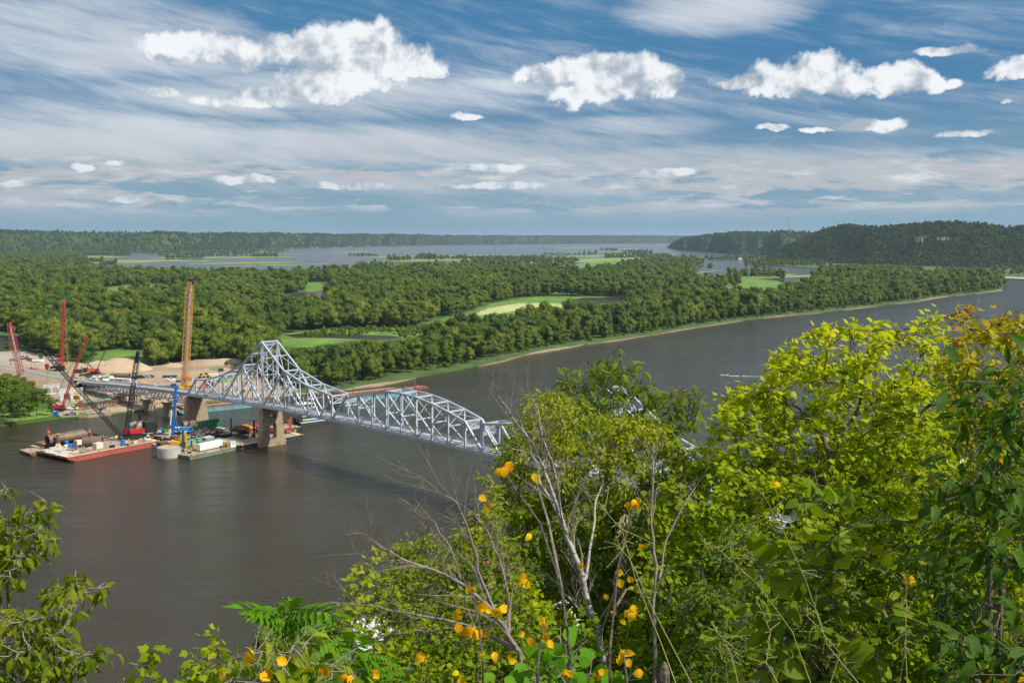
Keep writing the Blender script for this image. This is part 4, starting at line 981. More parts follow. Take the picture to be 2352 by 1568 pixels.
# ---- piers
def pier(k, label, zt, top_l, top_t, bot_l, bot_t, zb=-2.0, openings=False, split=True):
    e = thing('bridge_pier', label, 'pier', tuple(B0 + BD * k + BN * BW * .5), math.atan2(BN.y, BN.x))
    # local x along the pier's length (across the bridge), y along the bridge
    mb = MB(); L0, L1 = bot_l / 2, top_l / 2; t0, t1 = bot_t / 2, top_t / 2
    def lw(z): return L0 + (L1 - L0) * max(0, z) / zt
    def tw(z): return t0 + (t1 - t0) * max(0, z) / zt
    if not openings:
        mb.add([(-L0, -t0, zb), (L0, -t0, zb), (L0, t0, zb), (-L0, t0, zb), (-L1, -t1, zt), (L1, -t1, zt), (L1, t1, zt), (-L1, t1, zt)], [(3, 2, 1, 0), (4, 5, 6, 7), (0, 1, 5, 4), (1, 2, 6, 5), (2, 3, 7, 6), (3, 0, 4, 7)])
    else:
        # outline of the broad face with the slot and the arched hole cut out
        hole1 = [(-1.75, 4.6), (-1.0, 3.4), (.3, 2.9), (1.4, 3.5), (1.8, 4.4), (1.75, 10.4), (-1.65, 10.4)]
        ar = [(1.75 * math.cos(t_), 13.0 + 2.1 * math.sin(t_)) for t_ in [i * PI / 8 for i in range(9)]]
        out = [(-lw(0), zb), (lw(0), zb), (lw(0) - .0, 2.2), (lw(2.2) - .25, 2.6), (L1, zt), (-L1, zt), (-lw(2.2) + .25, 2.6), (-lw(0), 2.2)]
        loops = [[Vector((x, z, 0)) for x, z in out], [Vector((x, z, 0)) for x, z in hole1], [Vector((x, z, 0)) for x, z in ar]]
        flat = [p for l_ in loops for p in l_]; tri = tessellate_polygon(loops); n = len(flat)
        mb.v = [(p.x, -tw(p.y), p.y) for p in flat] + [(p.x, tw(p.y), p.y) for p in flat]
        mb.f = [tuple(q) for q in tri] + [tuple(i + n for i in reversed(q)) for q in tri]
        o = 0
        for l_ in loops:
            m_ = len(l_)
            for i in range(m_): j = (i + 1) % m_; mb.f.append((o + i, o + j, n + o + j, n + o + i))
            o += m_
        mb.mi = [0] * len(mb.f)
    o_ = part('shaft', mb, M['concrete'], e)
    mb = MB(); mb.box((0, 0, zt + .35), (top_l + .5, top_t + .5, .7)); part('cap', mb, M['concrete'], e)
    for s_ in (-.5, .5): mb = MB(); mb.box((s_ * BW, 0, zt + 1.0), (1.1, .9, .7)); part('bearing', mb, M['rust'], e)
    return e
pier(0, 'tall concrete river pier with an arched hole above a long slot under the peaked tower', zd(0) - 2.5, 9.6, 2.7, 13.2, 3.4, openings=True)
pier(-8, 'broad solid tan pier carrying the left end of the high truss', zd(-8) - 2.4, 9.6, 2.8, 13.4, 3.6)
pier(-11.2, 'smaller concrete pier in the water left of the blue drill rig', zd(-11.2) - 7.4, 6.4, 2.2, 6.6, 2.4)
pier(-14.0, 'small concrete pier on the sandy bank under the low approach trusses', zd(-14) - 7.4, 6.4, 2.2, 6.6, 2.4, 0)
pier(-18.0, 'low dark pier in shade under the far approach spans', zd(-18) - 5.6, 6, 1.5, 6.2, 1.6, 0)
pier(22, 'river pier of the second tower, hidden behind the walnut tree', zd(22) - 2.5, 9.6, 2.8, 13.2, 3.6, openings=True)
pier(30, 'landing pier near the town side, screened by hillside trees', zd(30) - 2.4, 9.6, 2.8, 13.4, 3.6, 0)
pier(36, 'slim approach pier inland of the landing pier, screened by the slope', zd(36) - 1.2, 8, 1.6, 8.4, 1.8, 0); pier(41, 'last slim approach pier before the town abutment, screened by the slope', zd(41) - 1.2, 8, 1.6, 8.4, 1.8, 0)
c = B0 + BD * 46.5 + BN * BW * .5; mb = MB(); mb.box((c.x, c.y, zd(46) / 2), (9, 9, zd(46) - .5), math.atan2(BN.y, BN.x)); solo('bridge_abutment', mb, M['concrete'], 'concrete abutment at the town end of the bridge, screened by the slope', 'abutment')
for s_, y_ in ((0, 0),): 
    mb = MB(); c = bp(0, .02, -1.6) - BT * .2; mb.box(c, (.7, .7, .8), 0); solo('warning_light', mb, M['yellow'], 'yellow box light at the top corner of the tower pier', 'light')
# ---- approach road on its embankment
rp = [(bp(-23.4, .06, .2), bp(-23.4, .94, .2))] 
cen = [(140, 869, 7.2), (100, 861, 6.5), (60, 851, 5.2), (20, 843, 4.0), (-40, 832, 3.0), (-120, 818, 2.4), (-300, 800, 2.0)]
cw = [(bp(-23.4, .5, .2))] + [G(x, y, z) for x, y, z in cen]; wl_ = []
for i, c in enumerate(cw):
    a = cw[max(i - 1, 0)]; b = cw[min(i + 1, len(cw) - 1)]; t_ = (b - a); t_.z = 0; t_.normalize(); n_ = Vector((-t_.y, t_.x, 0)); wl_.append((c, n_))
def strip_mesh(offs):
    """offs: list of (offset, dz or absolute z as ('z', v))"""
    mb = MB(); m_ = len(offs)
    for c, n_ in wl_:
        for o_, dz in offs: mb.v.append((c.x + n_.x * o_, c.y + n_.y * o_, dz[1] if isinstance(dz, tuple) else c.z + dz))
    for i in range(len(wl_) - 1):
        for j in range(m_ - 1): mb.f.append((i * m_ + j, (i + 1) * m_ + j, (i + 1) * m_ + j + 1, i * m_ + j + 1))
    mb.mi = [0] * len(mb.f); return mb
tag(link('road_embankment', strip_mesh([(-15, ('z', 1.0)), (-5.5, -.06), (5.5, -.06), (15, ('z', 1.0))]).mesh('road_embankment', M['sand'])), kind='structure')
tag(link('road_shoulder', strip_mesh([(-5.3, -.02), (5.3, -.02)]).mesh('road_shoulder', M['gravel'])), kind='structure')
tag(link('approach_road', strip_mesh([(-3.9, .03), (3.9, .03)]).mesh('approach_road', M['asphalt'])), kind='structure')
for o_ in (-3.5, -.12, .12, 3.5):
    tag(link('lane_marking', strip_mesh([(o_ - .06, .045), (o_ + .06, .045)]).mesh('lane_marking', M['white'] if abs(o_) > 1 else M['yellow'])), kind='structure')
for sd, lab in ((-4.8, 'steel guard rail along the near side of the approach road'), (4.8, 'steel guard rail along the far side of the approach road')):
    e = thing('guard_rail', lab, 'guard rail', tuple(wl_[0][0] + wl_[0][1] * sd)); mb = MB(); mp_ = MB()
    for i in range(3):
        a = wl_[i][0] + wl_[i][1] * sd; b = wl_[i + 1][0] + wl_[i + 1][1] * sd; up = Vector((0, 0, .75)); mb.beam(a + up, b + up, .1, .35)
        for q in range(6): p = a.lerp(b, q / 6); mp_.beam(p, p + up, .14)
    part('rail', mb, M['greylat'], e, True); part('posts', mp_, M['greylat'], e, True, kind='stuff')
# ---------------------------------------------------------------- river craft
def e5(x, y, z=0): return G(361.7 + x * .09033, 941.7 + y * .09033, z)
def barge(name, label, a, b, c, zd_, hull, deck, rake=(2.5, 2.5), rim=None, hopper=False, group=None, overlap=.0):
    """a, b: deck corners of the near long side (left, right); c: far left corner; all at deck height"""
    a, b, c = Vector(a), Vector(b), Vector(c); t_ = (b - a); t_.z = 0; L = t_.length; t_.normalize(); n_ = Vector((-t_.y, t_.x, 0)); w = abs((c - a).dot(n_))
    e = thing(name, label, 'barge', (a.x, a.y, 0), heading(a, b), group)
    mb = MB(); r0, r1 = rake; prof = [(0, zd_), (0, zd_ - .7), (r0, -.6), (L - r1, -.6), (L, zd_ - .7), (L, zd_)]
    vs = [(x, y, z) for y in (0, w) for x, z in prof]; n = len(prof)
    mb.add(vs, [tuple(range(n))[::-1][::-1], tuple(range(n, 2 * n))[::-1]] + [(i, i + n, (i + 1) % n + n, (i + 1) % n) for i in range(n - 1)])
    part('hull', mb, hull, e)
    if hopper:
        mb = MB(); 
        for x, y, dx, dy in ((L / 2, .5, L - 5, .35), (L / 2, w - .5, L - 5, .35), (2.7, w / 2, .35, w - 1), (L - 2.7, w / 2, .35, w - 1)): mb.box((x, y, zd_ + .6), (dx, dy, 1.2))
        part('coaming', mb, M['rust'], e)
        mb = MB(); mb.box((L / 2, w / 2, zd_ - .02), (L - .2, w - .2, .08)); part('deck', mb, deck, e)
    else:
        mb = MB(); mb.box((L / 2, w / 2, zd_ + .03), (L - .3, w - .3, .10)); part('deck', mb, deck, e)
    mb = MB()
    for i in range(int(L / 3)): mb.box((1.5 + i * 3, -.04, zd_ - .9), (.14, .10, 1.7))
    mb.box((L / 2, -.06, zd_ - .08), (L, .14, .18)); part('rubbing_strake', mb, hull, e)
    if rim:
        mb = MB()
        for x, y, dx, dy in ((L / 2, .55, L, 1.0), (L / 2, w - .55, L, 1.0), (2.0, w / 2, 3.6, w - 2.2), (L - 1.4, w / 2, 2.6, w - 2.2)): mb.box((x, y, zd_ + .10), (dx, dy, .06))
        part('deck_border', mb, rim, e)
    mb = MB()
    for x in (1.2, L * .33, L * .66, L - 1.2):
        for y in (.6, w - .6):
            for q in (-.25, .25): mb.tube([(x + q, y, zd_), (x + q, y, zd_ + .55)], .14, 6)
    part('bollards', mb, M['dark'], e)
    return e, L, w, t_, n_
bg1 = barge('red_deck_barge', 'long red-hulled deck barge carrying the black crawler crane', Z1(705, 1385, 2.2), Z1(1672, 1205, 2.2), Z1(385, 1312, 2.2), 2.2, M['redhull'], M['bargedeck'], (5, 1), M['tandeck'])
bg2 = barge('rusty_hopper_barge', 'rust-brown open hopper barge holding huge steel pipes behind the red barge', Z1(405, 1285, 1.6), Z1(1130, 1165, 1.6), Z1(330, 1252, 1.6), 1.6, M['rust'], M['bargedeck'], (1, 1), None, True)
bg2b = barge('rake_barge', 'small weathered brown rake barge at the far left of the barges', Z1(318, 1345, 1.3), Z1(500, 1318, 1.3), Z1(190, 1300, 1.3), 1.3, M['rust'], M['bargedeck'], (3, .3))
bg3 = barge('green_spud_barge', 'faded green work barge with a white ribbed trailer on deck', e5(822, 1180, 1.5), e5(2040, 925, 1.5), e5(548, 1095, 1.5), 1.5, M['greenhull'], M['bargedeck'], (.4, .4))
bg4 = barge('cluttered_barge', 'low cluttered brown barge with green formwork and a short wide pipe', e5(560, 760, 1.8), e5(1700, 530, 1.8), e5(120, 560, 1.8), 1.8, M['rust'], M['bargedeck'], (.4, .4))
bg4b = barge('tan_deck_barge', 'tan-decked barge end showing behind the bright green formwork', e5(1140, 590, 1.2), e5(1815, 470, 1.2), e5(900, 480, 1.2), 1.2, M['greenhull'], M['tandeck'], (.4, .4))
bg5 = barge('black_deck_barge', 'black-hulled deck barge loaded with red steel frames, passing behind the pier', Z2(1185, 1262, 1.9), Z2(1868, 1143, 1.9), Z2(1000, 1190, 1.9), 1.9, M['blackhull'], M['bargedeck'], (.6, 3.5), M['tandeck'])
bg5b = barge('narrow_black_barge', 'narrow dark float in the gap left of the stacked red frames', Z2(1020, 1150, 1.2), Z2(1150, 1128, 1.2), Z2(1010, 1128, 1.2), 1.2, M['blackhull'], M['bargedeck'], (.4, .4))
bg6 = barge('small_deck_barge', 'short pale-decked barge coupled to the bow of the towboat', Z2(1660, 1095, 1.6), Z2(1848, 1058, 1.6), Z2(1560, 1050, 1.6), 1.6, M['blackhull'], M['bargedeck'], (.5, 3.5))
bl1 = barge('blue_hopper_barge', 'pale blue hopper barge lying under the left end of the high truss', Z2(560, 895, 2.2), Z2(1400, 810, 2.2), Z2(530, 860, 2.2), 2.2, M['bluehull'], M['bargedeck'], (4, 3), None, True)
bl2 = barge('blue_hopper_barge', 'pale blue hopper barge seen through the arched suspended span', r3(690, 585, 2.4), r3(1300, 512, 2.4), r3(640, 565, 2.4), 2.4, M['bluehull'], M['rust'], (5, 3), None, True)
bl3 = barge('rusty_flat_barge', 'long rusty flat barge moored beyond the blue one near the sandy shore', r3(760, 545, 1.4), r3(1180, 500, 1.4), r3(720, 530, 1.4), 1.4, M['rust'], M['bargedeck'], (2, 2))
bl4 = barge('rusty_float', 'small orange-brown float at the outer end of the moored barges', r3(1300, 498, 1.0), r3(1400, 482, 1.0), r3(1210, 490, 1.0), 1.0, M['rust'], M['redhull'], (.4, .4))
bl5 = barge('grey_flat_barge', 'grey flat barge end beyond the right-hand blue hopper barge', r3(1190, 512, 1.2), r3(1290, 498, 1.2), r3(1190, 488, 1.2), 1.2, M['rust'], M['palegrey'], (.4, .4))

# towboat
A, Bv = c3(1340, 945), c3(2195, 830); L = (Bv - A).length; e = thing('towboat', 'white and teal towboat with a stacked deckhouse moored right of the tower pier', 'boat', tuple(A), heading(A, Bv)); wd = 8.0
mb = MB(); mb.prism([(0, 0), (L - 3, 0), (L, 2), (L, wd - 2), (L - 3, wd), (0, wd)], -.5, 1.5); part('hull', mb, M['blackhull'], e)
mb = MB(); mb.prism([(.1, -.1), (L - 3, -.1), (L + .1, 2), (L + .1, wd - 2), (L - 3, wd + .1), (.1, wd + .1)], 1.5, 1.75); part('guard_deck', mb, M['cream'], e)
def house(x0, x1, z0, z1, y0=.9, y1=wd - .9, band=True, nw=8, nm='deckhouse'):
    mb = MB(); mb.box(((x0 + x1) / 2, (y0 + y1) / 2, (z0 + z1) / 2), (x1 - x0, y1 - y0, z1 - z0)); h_ = part(nm, mb, M['cream'], e)
    if band: mb = MB(); mb.box(((x0 + x1) / 2, (y0 + y1) / 2, z0 + .45), (x1 - x0 + .1, y1 - y0 + .1, .9)); b_ = part('teal_band', mb, M['teal'], h_)
    for i in range(nw):
        x = x0 + (x1 - x0) * (i + .6) / (nw + .2); mb = MB(); mb.box((x, y0 - .04, z0 + (z1 - z0) * .66), (.75, .12, .85)); part('window', mb, M['glass'], h_)
    for i in range(3): mb = MB(); mb.box((x0 - .04, y0 + (y1 - y0) * (i + .7) / 3.4, z0 + (z1 - z0) * .66), (.12, 1.0, .9)); part('window', mb, M['glass'], h_)
    return h_
house(1.6, L - 4.5, 1.75, 4.7, nw=10)
mb = MB(); mb.box((L * .43, wd / 2, 4.85), (L * .80, wd + .5, .3)); part('upper_deck', mb, M['cream'], e)
mb = MB(); mb.box((L * .27, wd / 2, 5.5), (L * .50, wd + .3, .9)); part('teal_parapet', mb, M['teal'], e)
house(2.0, L * .50, 5.0, 8.6, 1.2, wd - 1.2, False, 5, 'upper_deckhouse')
mb = MB(); mb.box((L * .26, wd / 2, 8.75), (L * .52, wd - .6, .3)); part('roof_deck', mb, M['cream'], e)
mb = MB(); mb.box((L * .22, wd / 2, 9.4), (L * .36, wd - 1.2, 1.1)); part('pilothouse', mb, M['teal'], e)
mb = MB(); mb.box((L * .22, wd / 2, 10.3), (L * .34, wd - 1.6, .8)); part('pilothouse_window', mb, M['glass'], e)
mb = MB(); mb.box((L * .22, wd / 2, 10.85), (L * .38, wd - 1, .25)); part('pilothouse_roof', mb, M['cream'], e)
for q in (1.8, 4.2, 6.2): mb = MB(); mb.tube([(L * .56, q, 4.9), (L * .56, q, 7.4)], .35, 8); part('exhaust_stack', mb, M['teal'], e)
mb = MB(); mb.tube([(L * .2, wd / 2, 10.9), (L * .2, wd / 2, 14.5)], .08, 5); mb.beam((L * .2, wd / 2 - 1, 13.3), (L * .2, wd / 2 + 1, 13.3), .1); part('mast', mb, M['white'], e)
mb = MB()
for q in (1.2, 3.4, 5.6, 6.9): mb.box((-.3, q, 2.2), (.6, .5, 2.6))
part('push_knee', mb, M['black'], e)

# motor boat with its wake
p = G(1665, 863, 0); e = thing('motor_boat', 'small white motor boat with a foaming wake on the open river', 'boat', tuple(p), PI * .97)
mb = MB(); mb.prism([(-2.6, -.9), (1.4, -.95), (3.2, 0), (1.4, .95), (-2.6, .9)], 0, .8, [(-2.7, -1.1), (1.6, -1.1), (3.6, 0), (1.6, 1.1), (-2.7, 1.1)]); part('hull', mb, M['white'], e)
mb = MB(); mb.box((.2, 0, 1.05), (1.2, 1.5, .6)); part('windscreen', mb, M['glass'], e); mb = MB(); mb.box((-2.9, 0, .8), (.5, .5, 1.0)); part('outboard_motor', mb, M['black'], e)
mb = MB(); mb.ball((-.9, .2, 1.3), (.25, .25, .4)); mb.ball((-.9, .2, 1.8), .16); part('pilot', mb, M['navy'], e)
wk = MB()
for i in range(150):
    u = random.random(); x = -3 - u * 26; sd = random.choice((-1, 1)); y = sd * (u * 3.0 + .25) + random.uniform(-.6, .6) * (1 + u); s_ = random.uniform(.08, .30) * (1.2 - u)
    ca, sa = math.cos(PI * .97), math.sin(PI * .97); wk.ball((p.x + x * ca - y * sa, p.y + x * sa + y * ca, .02), (s_ * 2.4, s_, .05), 6, 3)
tag(link('wake_foam', wk.mesh('wake_foam', M['white'])), kind='stuff')
# channel buoy and small dock buoys
p = Z1(505, 1122); e = thing('channel_buoy', 'small red channel buoy floating left of the piled pipes', 'buoy', tuple(p)); mb = MB(); mb.tube([(0, 0, -.3), (0, 0, .5)], .8, 10); part('float', mb, M['orange'], e); mb = MB(); mb.tube([(0, 0, .5), (0, 0, 3.0)], [.45, .12], 8); part('tower', mb, M['redlat'], e)

# caissons
def caisson(label, c, r, h, rings=4):
    e = thing('concrete_caisson', label, 'caisson', (c.x, c.y, 0)); mb = MB(); mb.tube([(0, 0, -1), (0, 0, h)], r, 40); part('shell', mb, M['concrete_ring'], e)
    for i in range(rings): mb = MB(); z = h - 1.3 - i * (h - 1.2) / rings; mb.tube([(0, 0, z - .12), (0, 0, z + .12)], r + .12, 40); part('ring_joint', mb, M['concrete_new'], e)
    mb = MB(); n = 48
    for i in range(n): a = 2 * PI * i / n; mb.box(((r + .06) * math.cos(a), (r + .06) * math.sin(a), h - .55), (.18, .10, 1.0), a + PI / 2)
    part('form_ribs', mb, M['palegrey'], e, kind='stuff')
    mb = MB(); mb.tube([(0, 0, h - .1), (0, 0, h + .12)], r - .35, 40); part('top_slab', mb, M['sandpile'], e)
    mb = MB(); mb.tube([(.2, .2, h), (.2, .2, h + 1.4)], .07, 5); mb.beam((-.2, .2, h + .9), (.6, .2, h + 1.1), .1); part('survey_mast', mb, M['black'], e); return e
c = Z2(447, 1385, 0); cl, cr = Z2(330, 1395), Z2(565, 1395); caisson('banded concrete caisson standing in the river in front of the yellow excavator', c + Vector((0, 2, 0)), (cr - cl).length / 2, 4.4)
c = Z2(170, 1120, 0); cl, cr = Z2(38, 1110), Z2(302, 1110); caisson('round concrete caisson partly behind the crane counterweight', c, (cr - cl).length / 2 * .98, 4.6, 3)

# spuds and piles
def pile(label, base, top_px, w, m_, z0=-1, nm='steel_pile', group=None, sq=True):
    t_ = U(*top_px, base); mb = MB(); 
    if sq: mb.box((base.x, base.y, (t_.z + z0) / 2), (w, w, t_.z - z0), .4)
    else: mb.tube([(base.x, base.y, z0), (base.x, base.y, t_.z)], w / 2, 12)
    return solo(nm, mb, m_, label, 'pile', group, (base.x, base.y, z0))
pile('tall dark spud at the near left corner of the green barge', e5(665, 1170, 0), (361.7 + 630 * .09033, 941.7 + 490 * .09033), .75, M['blackhull'])
pile('thin black spud standing left of the stacked red frames', e5(1885, 790, 0), (361.7 + 1855 * .09033, 941.7 + 195 * .09033), .65, M['blackhull'])
pile('dark brown spud just left of the tower pier', Z2(1352, 1215, 0), d2(1350, 992), .85, M['blackhull'])
pile('red-brown spud on the tip of the black barge, right of the pier', Z2(1733, 1150, 0), d2(1730, 965), .9, M['redhull'])
pile('shorter rusty spud beside the towboat coupling', Z2(1712, 1085, 0), d2(1712, 992), .8, M['redhull'])
pile('left thin black pile in the water by the small piers', Z1(1620, 985, 0), d1(1613, 835), .6, M['blackhull'], sq=False)
pile('right thin black pile in the water, with a pale collar', Z1(1638, 1095, 0), d1(1632, 900), .6, M['blackhull'], sq=False)
for i, (x, y, yt, lab) in enumerate([(608, 1262, 1138, 'upright rusty pipe pile with a yellow cap beside the long pipe'), (795, 1330, 1208, 'upright rusty pipe pile with a yellow base near the barge edge')]):
    b = Z1(x, y, 2.2); e = thing('capped_pile', lab, 'pile', tuple(b)); t_ = U(*d1(x, yt), b).z - 2.2
    mb = MB(); mb.tube([(0, 0, 0), (0, 0, t_)], .62, 14); part('shaft', mb, M['pipe'], e); mb = MB(); mb.tube([(0, 0, t_), (0, 0, t_ + .15)], .8, 14); part('cap', mb, M['yellow'], e)
    mb = MB(); mb.box((0, 0, .6), (2.4, 1.8, 1.2), .3, .6); part('guide_frame', mb, M['tandeck'], e)
for x, yb, yt in ((813, 545, 490), (940, 525, 487), (1070, 505, 462), (1175, 495, 448), (1297, 505, 436)):
    b = r3(x, yb, 0); pile('thin rusty mooring pile among the barges beyond the arched span', b, ((1000 + x / 1.96) * .5742, (1300 + yt / 1.96) * .5742), .55, M['rust'], group='mooring piles beyond the arched span')

# steel pipes
def pipe(label, a, b, r, m_=None): 
    mb = MB(); mb.hollow(a, b, r, .12, 24); e = thing('steel_pipe', label, 'pipe', tuple((a + b) / 2)); part('pipe_wall', mb, m_ or M['pipe'], e, True)
    u = (b - a).normalized(); mb = MB()
    for q in (.02, .35, .68, .98): p = a.lerp(b, q); mb.hollow(p - u * .12, p + u * .12, r + .05, .08, 24)
    part('weld_band', mb, M['rust'], e, True)
pa, pb = Z1(497, 1265, 2.0), Z1(900, 1205, 2.0); pipe('longest rusty pipe, its dark open end facing left over the hopper barge', pa + Vector((0, 0, 2.6)), pb + Vector((0, 2, 2.9)), 2.35)
pa, pb = Z1(690, 1215, 2.0), Z1(910, 1185, 2.0); pipe('orange-rusted pipe lying farthest back in the hopper barge', pa + Vector((0, 3, 2.2)), pb + Vector((0, 3, 2.2)), 2.0)
pa, pb = Z1(870, 1272, 2.2), Z1(1075, 1265, 2.2); pipe('short fat pipe with braced open end facing right on the red barge', pa + Vector((0, 0, 2.3)), pb + Vector((0, 0, 2.3)), 2.3)
pa, pb = e5(640, 500, 1.8), e5(985, 465, 1.8); pipe('brown pipe section beside the green formwork, open to the left', pa + Vector((0, 0, 2.2)), pb + Vector((0, 0, 2.2)), 2.1)
pa, pb = c1(1060, 380, 1.5), c1(1610, 385, 1.5); pipe('long brown pipe lying on the sand behind the white trailer', pa + Vector((0, 0, 1.7)), pb + Vector((0, 0, 1.7)), 1.65)

def boxat(nm, label, cat, p, dims, rz, m_, extra=None, group=None, taper=1.0):
    e = thing(nm, label, cat, (p.x, p.y, p.z), rz, group); mb = MB(); mb.box((0, 0, dims[2] / 2), dims, 0, taper); part('body', mb, m_, e)
    if extra: extra(e, dims)
    return e
def ribs(m_=None, n=None, lid=True):
    def f(e, d):
        k = n or max(3, int(d[0] / .55)); mb = MB()
        for i in range(k + 1):
            x = -d[0] / 2 + d[0] * i / k
            for s_ in (-1, 1): mb.box((x, s_ * (d[1] / 2 + .03), d[2] / 2), (.12, .09, d[2] * .96))
        part('wall_ribs', mb, m_ or M['palegrey'], e)
        if lid: mb = MB(); mb.box((0, 0, d[2] + .05), (d[0] + .1, d[1] + .1, .1)); part('roof_panel', mb, M['white'] if m_ is None else m_, e)
    return f
def doors(m_):
    def f(e, d):
        for s_ in (-.25, .25): mb = MB(); mb.box((-d[0] / 2 - .03, s_ * d[1], d[2] / 2), (.08, d[1] * .44, d[2] * .9)); part('door', mb, m_, e)
    return f
h1_ = heading(Z1(705, 1385, 2.2), Z1(1672, 1205, 2.2)); h3_ = heading(e5(822, 1180, 1.5), e5(2040, 925, 1.5)); h5_ = heading(Z2(1185, 1262, 1.9), Z2(1868, 1143, 1.9))
# deck load of the red barge
boxat('storage_container', 'small cream steel container near the front edge of the red barge', 'container', Z1(1025, 1285, 2.3), (3.6, 2.4, 2.5), h1_ + .15, M['cream'], ribs(M['cream'], 9, False))
for i, (x, y, s_, lab) in enumerate([(545, 1305, 8.6, 'left mat stack of pale grey concrete blocks on the barge nose'), (650, 1340, 8.2, 'right mat stack of pale grey blocks nearest the barge edge')]):
    p = Z1(x, y, 2.3); e = thing('block_stack', lab, 'block stack', tuple(p), h1_)
    for a in range(6):
        for b in range(4): mb = MB(); mb.box(((a - 2.5) * s_ / 6, (b - 1.5) * .95, .3), (s_ / 6 - .1, .85, .6)); part('block', mb, M['palegrey'], e)
    for a in range(3): mb = MB(); mb.box(((a - .6) * 1.0, .3, .95), (.85, .9, .6)); part('block', mb, M['palegrey'], e)
for x, y, lab in ((733, 1288, 'blue plastic drum cabin left of the upright pile'), (698, 1258, 'small blue cabin behind the white crate'), (775, 1280, 'blue cabin half hidden beside the white banner'), (1285, 1255, 'blue portable toilet right under the crane')):
    e = boxat('portable_toilet', lab, 'toilet', Z1(x, y, 2.3), (1.25, 1.25, 2.4 if x > 1000 else 1.9), h1_, M['blue'], doors(M['skyblue'])); mb = MB(); mb.box((0, 0, 2.5 if x > 1000 else 2.0), (1.3, 1.3, .12)); part('roof', mb, M['skyblue'], e)
boxat('white_crate', 'low white crate between the blue cabins', 'crate', Z1(695, 1280, 2.3), (2.2, 1.4, 1.2), h1_, M['white'], ribs(M['palegrey'], 4, False))
boxat('tool_box', 'black and blue tool box on the barge right of the container', 'box', Z1(1172, 1278, 2.3), (1.9, 1.0, 1.1), h1_, M['black'], ribs(M['navy'], 4, False))
boxat('banner_board', 'white board with green edges in front of the short pipe', 'board', Z1(828, 1245, 2.3), (2.3, .2, 2.2), h1_ - .6, M['white'], lambda e, d: [part('frame_edge', (lambda m_: (m_.box((s_ * 1.2, 0, 1.1), (.15, .26, 2.3)), m_)[1])(MB()), M['seagreen'], e) for s_ in (-1, 1)])
for x, y, lab in ((625, 1285, 'yellow saddle block at the foot of the first pile'), (1215, 1180, 'yellow saddle block left of the crane tracks'), (1410, 1235, 'yellow saddle block at the barge edge under the crane'), (1545, 1170, 'yellow saddle block behind the red crane body')):
    p = Z1(x, y, 2.3); e = thing('saddle_block', lab, 'block', tuple(p), h1_); mb = MB(); mb.box((0, 0, .35), (1.8, 1.1, .7)); mb.box((0, 0, .95), (1.1, .8, .6), 0, .6); part('body', mb, M['tandeck'], e)
random.seed(11)
def clutter(nm, label, pts, z, mats_, smin, smax, n, rz):
    """loose gear nobody could count"""
    mb = MB(); P_ = [Vector(p) for p in pts]
    for i in range(n):
        u, v = random.random(), random.random(); p = (P_[0] * (1 - u) + P_[1] * u) * (1 - v) + (P_[3] * (1 - u) + P_[2] * u) * v
        mb.cur = random.randrange(len(mats_)); q = random.random()
        if q < .55: mb.box((p.x, p.y, z + .2), (random.uniform(smin, smax), random.uniform(.2, .8), random.uniform(.15, .6)), rz + random.choice((0, PI / 2, random.uniform(0, 3))))
        elif q < .8: d_ = Vector((math.cos(rz + random.uniform(-.6, .6)), math.sin(rz + random.uniform(-.6, .6)), 0)) * random.uniform(1, smax * 1.6); mb.tube([Vector((p.x, p.y, z + .2)) - d_, Vector((p.x, p.y, z + .25)) + d_], random.uniform(.07, .2), 6)
        else: mb.box((p.x, p.y, z + .4), (random.uniform(.5, 1.2),) * 2 + (random.uniform(.4, 1.0),), random.uniform(0, 3))
    mb.cur = 0
    return tag(link(nm, mb.mesh(nm, mats_)), label, kind='stuff')
MM = [M['rust'], M['grey'], M['tandeck'], M['dark'], M['palegrey'], M['yellow']]
clutter('loose_deck_gear', None, [Z1(600, 1320, 2.3), Z1(900, 1330, 2.3), Z1(1150, 1230, 2.3), Z1(700, 1260, 2.3)], 2.3, MM, .5, 2.5, 70, h1_)
clutter('loose_deck_gear', None, [Z1(1180, 1290, 2.3), Z1(1600, 1205, 2.3), Z1(1600, 1140, 2.3), Z1(1160, 1200, 2.3)], 2.3, MM, .4, 2.0, 34, h1_)
clutter('loose_deck_gear', None, [e5(620, 740, 1.9), e5(1650, 535, 1.9), e5(1500, 470, 1.9), e5(500, 640, 1.9)], 1.9, MM[:4], .6, 4.5, 120, h3_)
clutter('loose_deck_gear', None, [e5(700, 1120, 1.6), e5(960, 1080, 1.6), e5(1000, 900, 1.6), e5(560, 1000, 1.6)], 1.6, MM, .4, 2.5, 40, h3_)

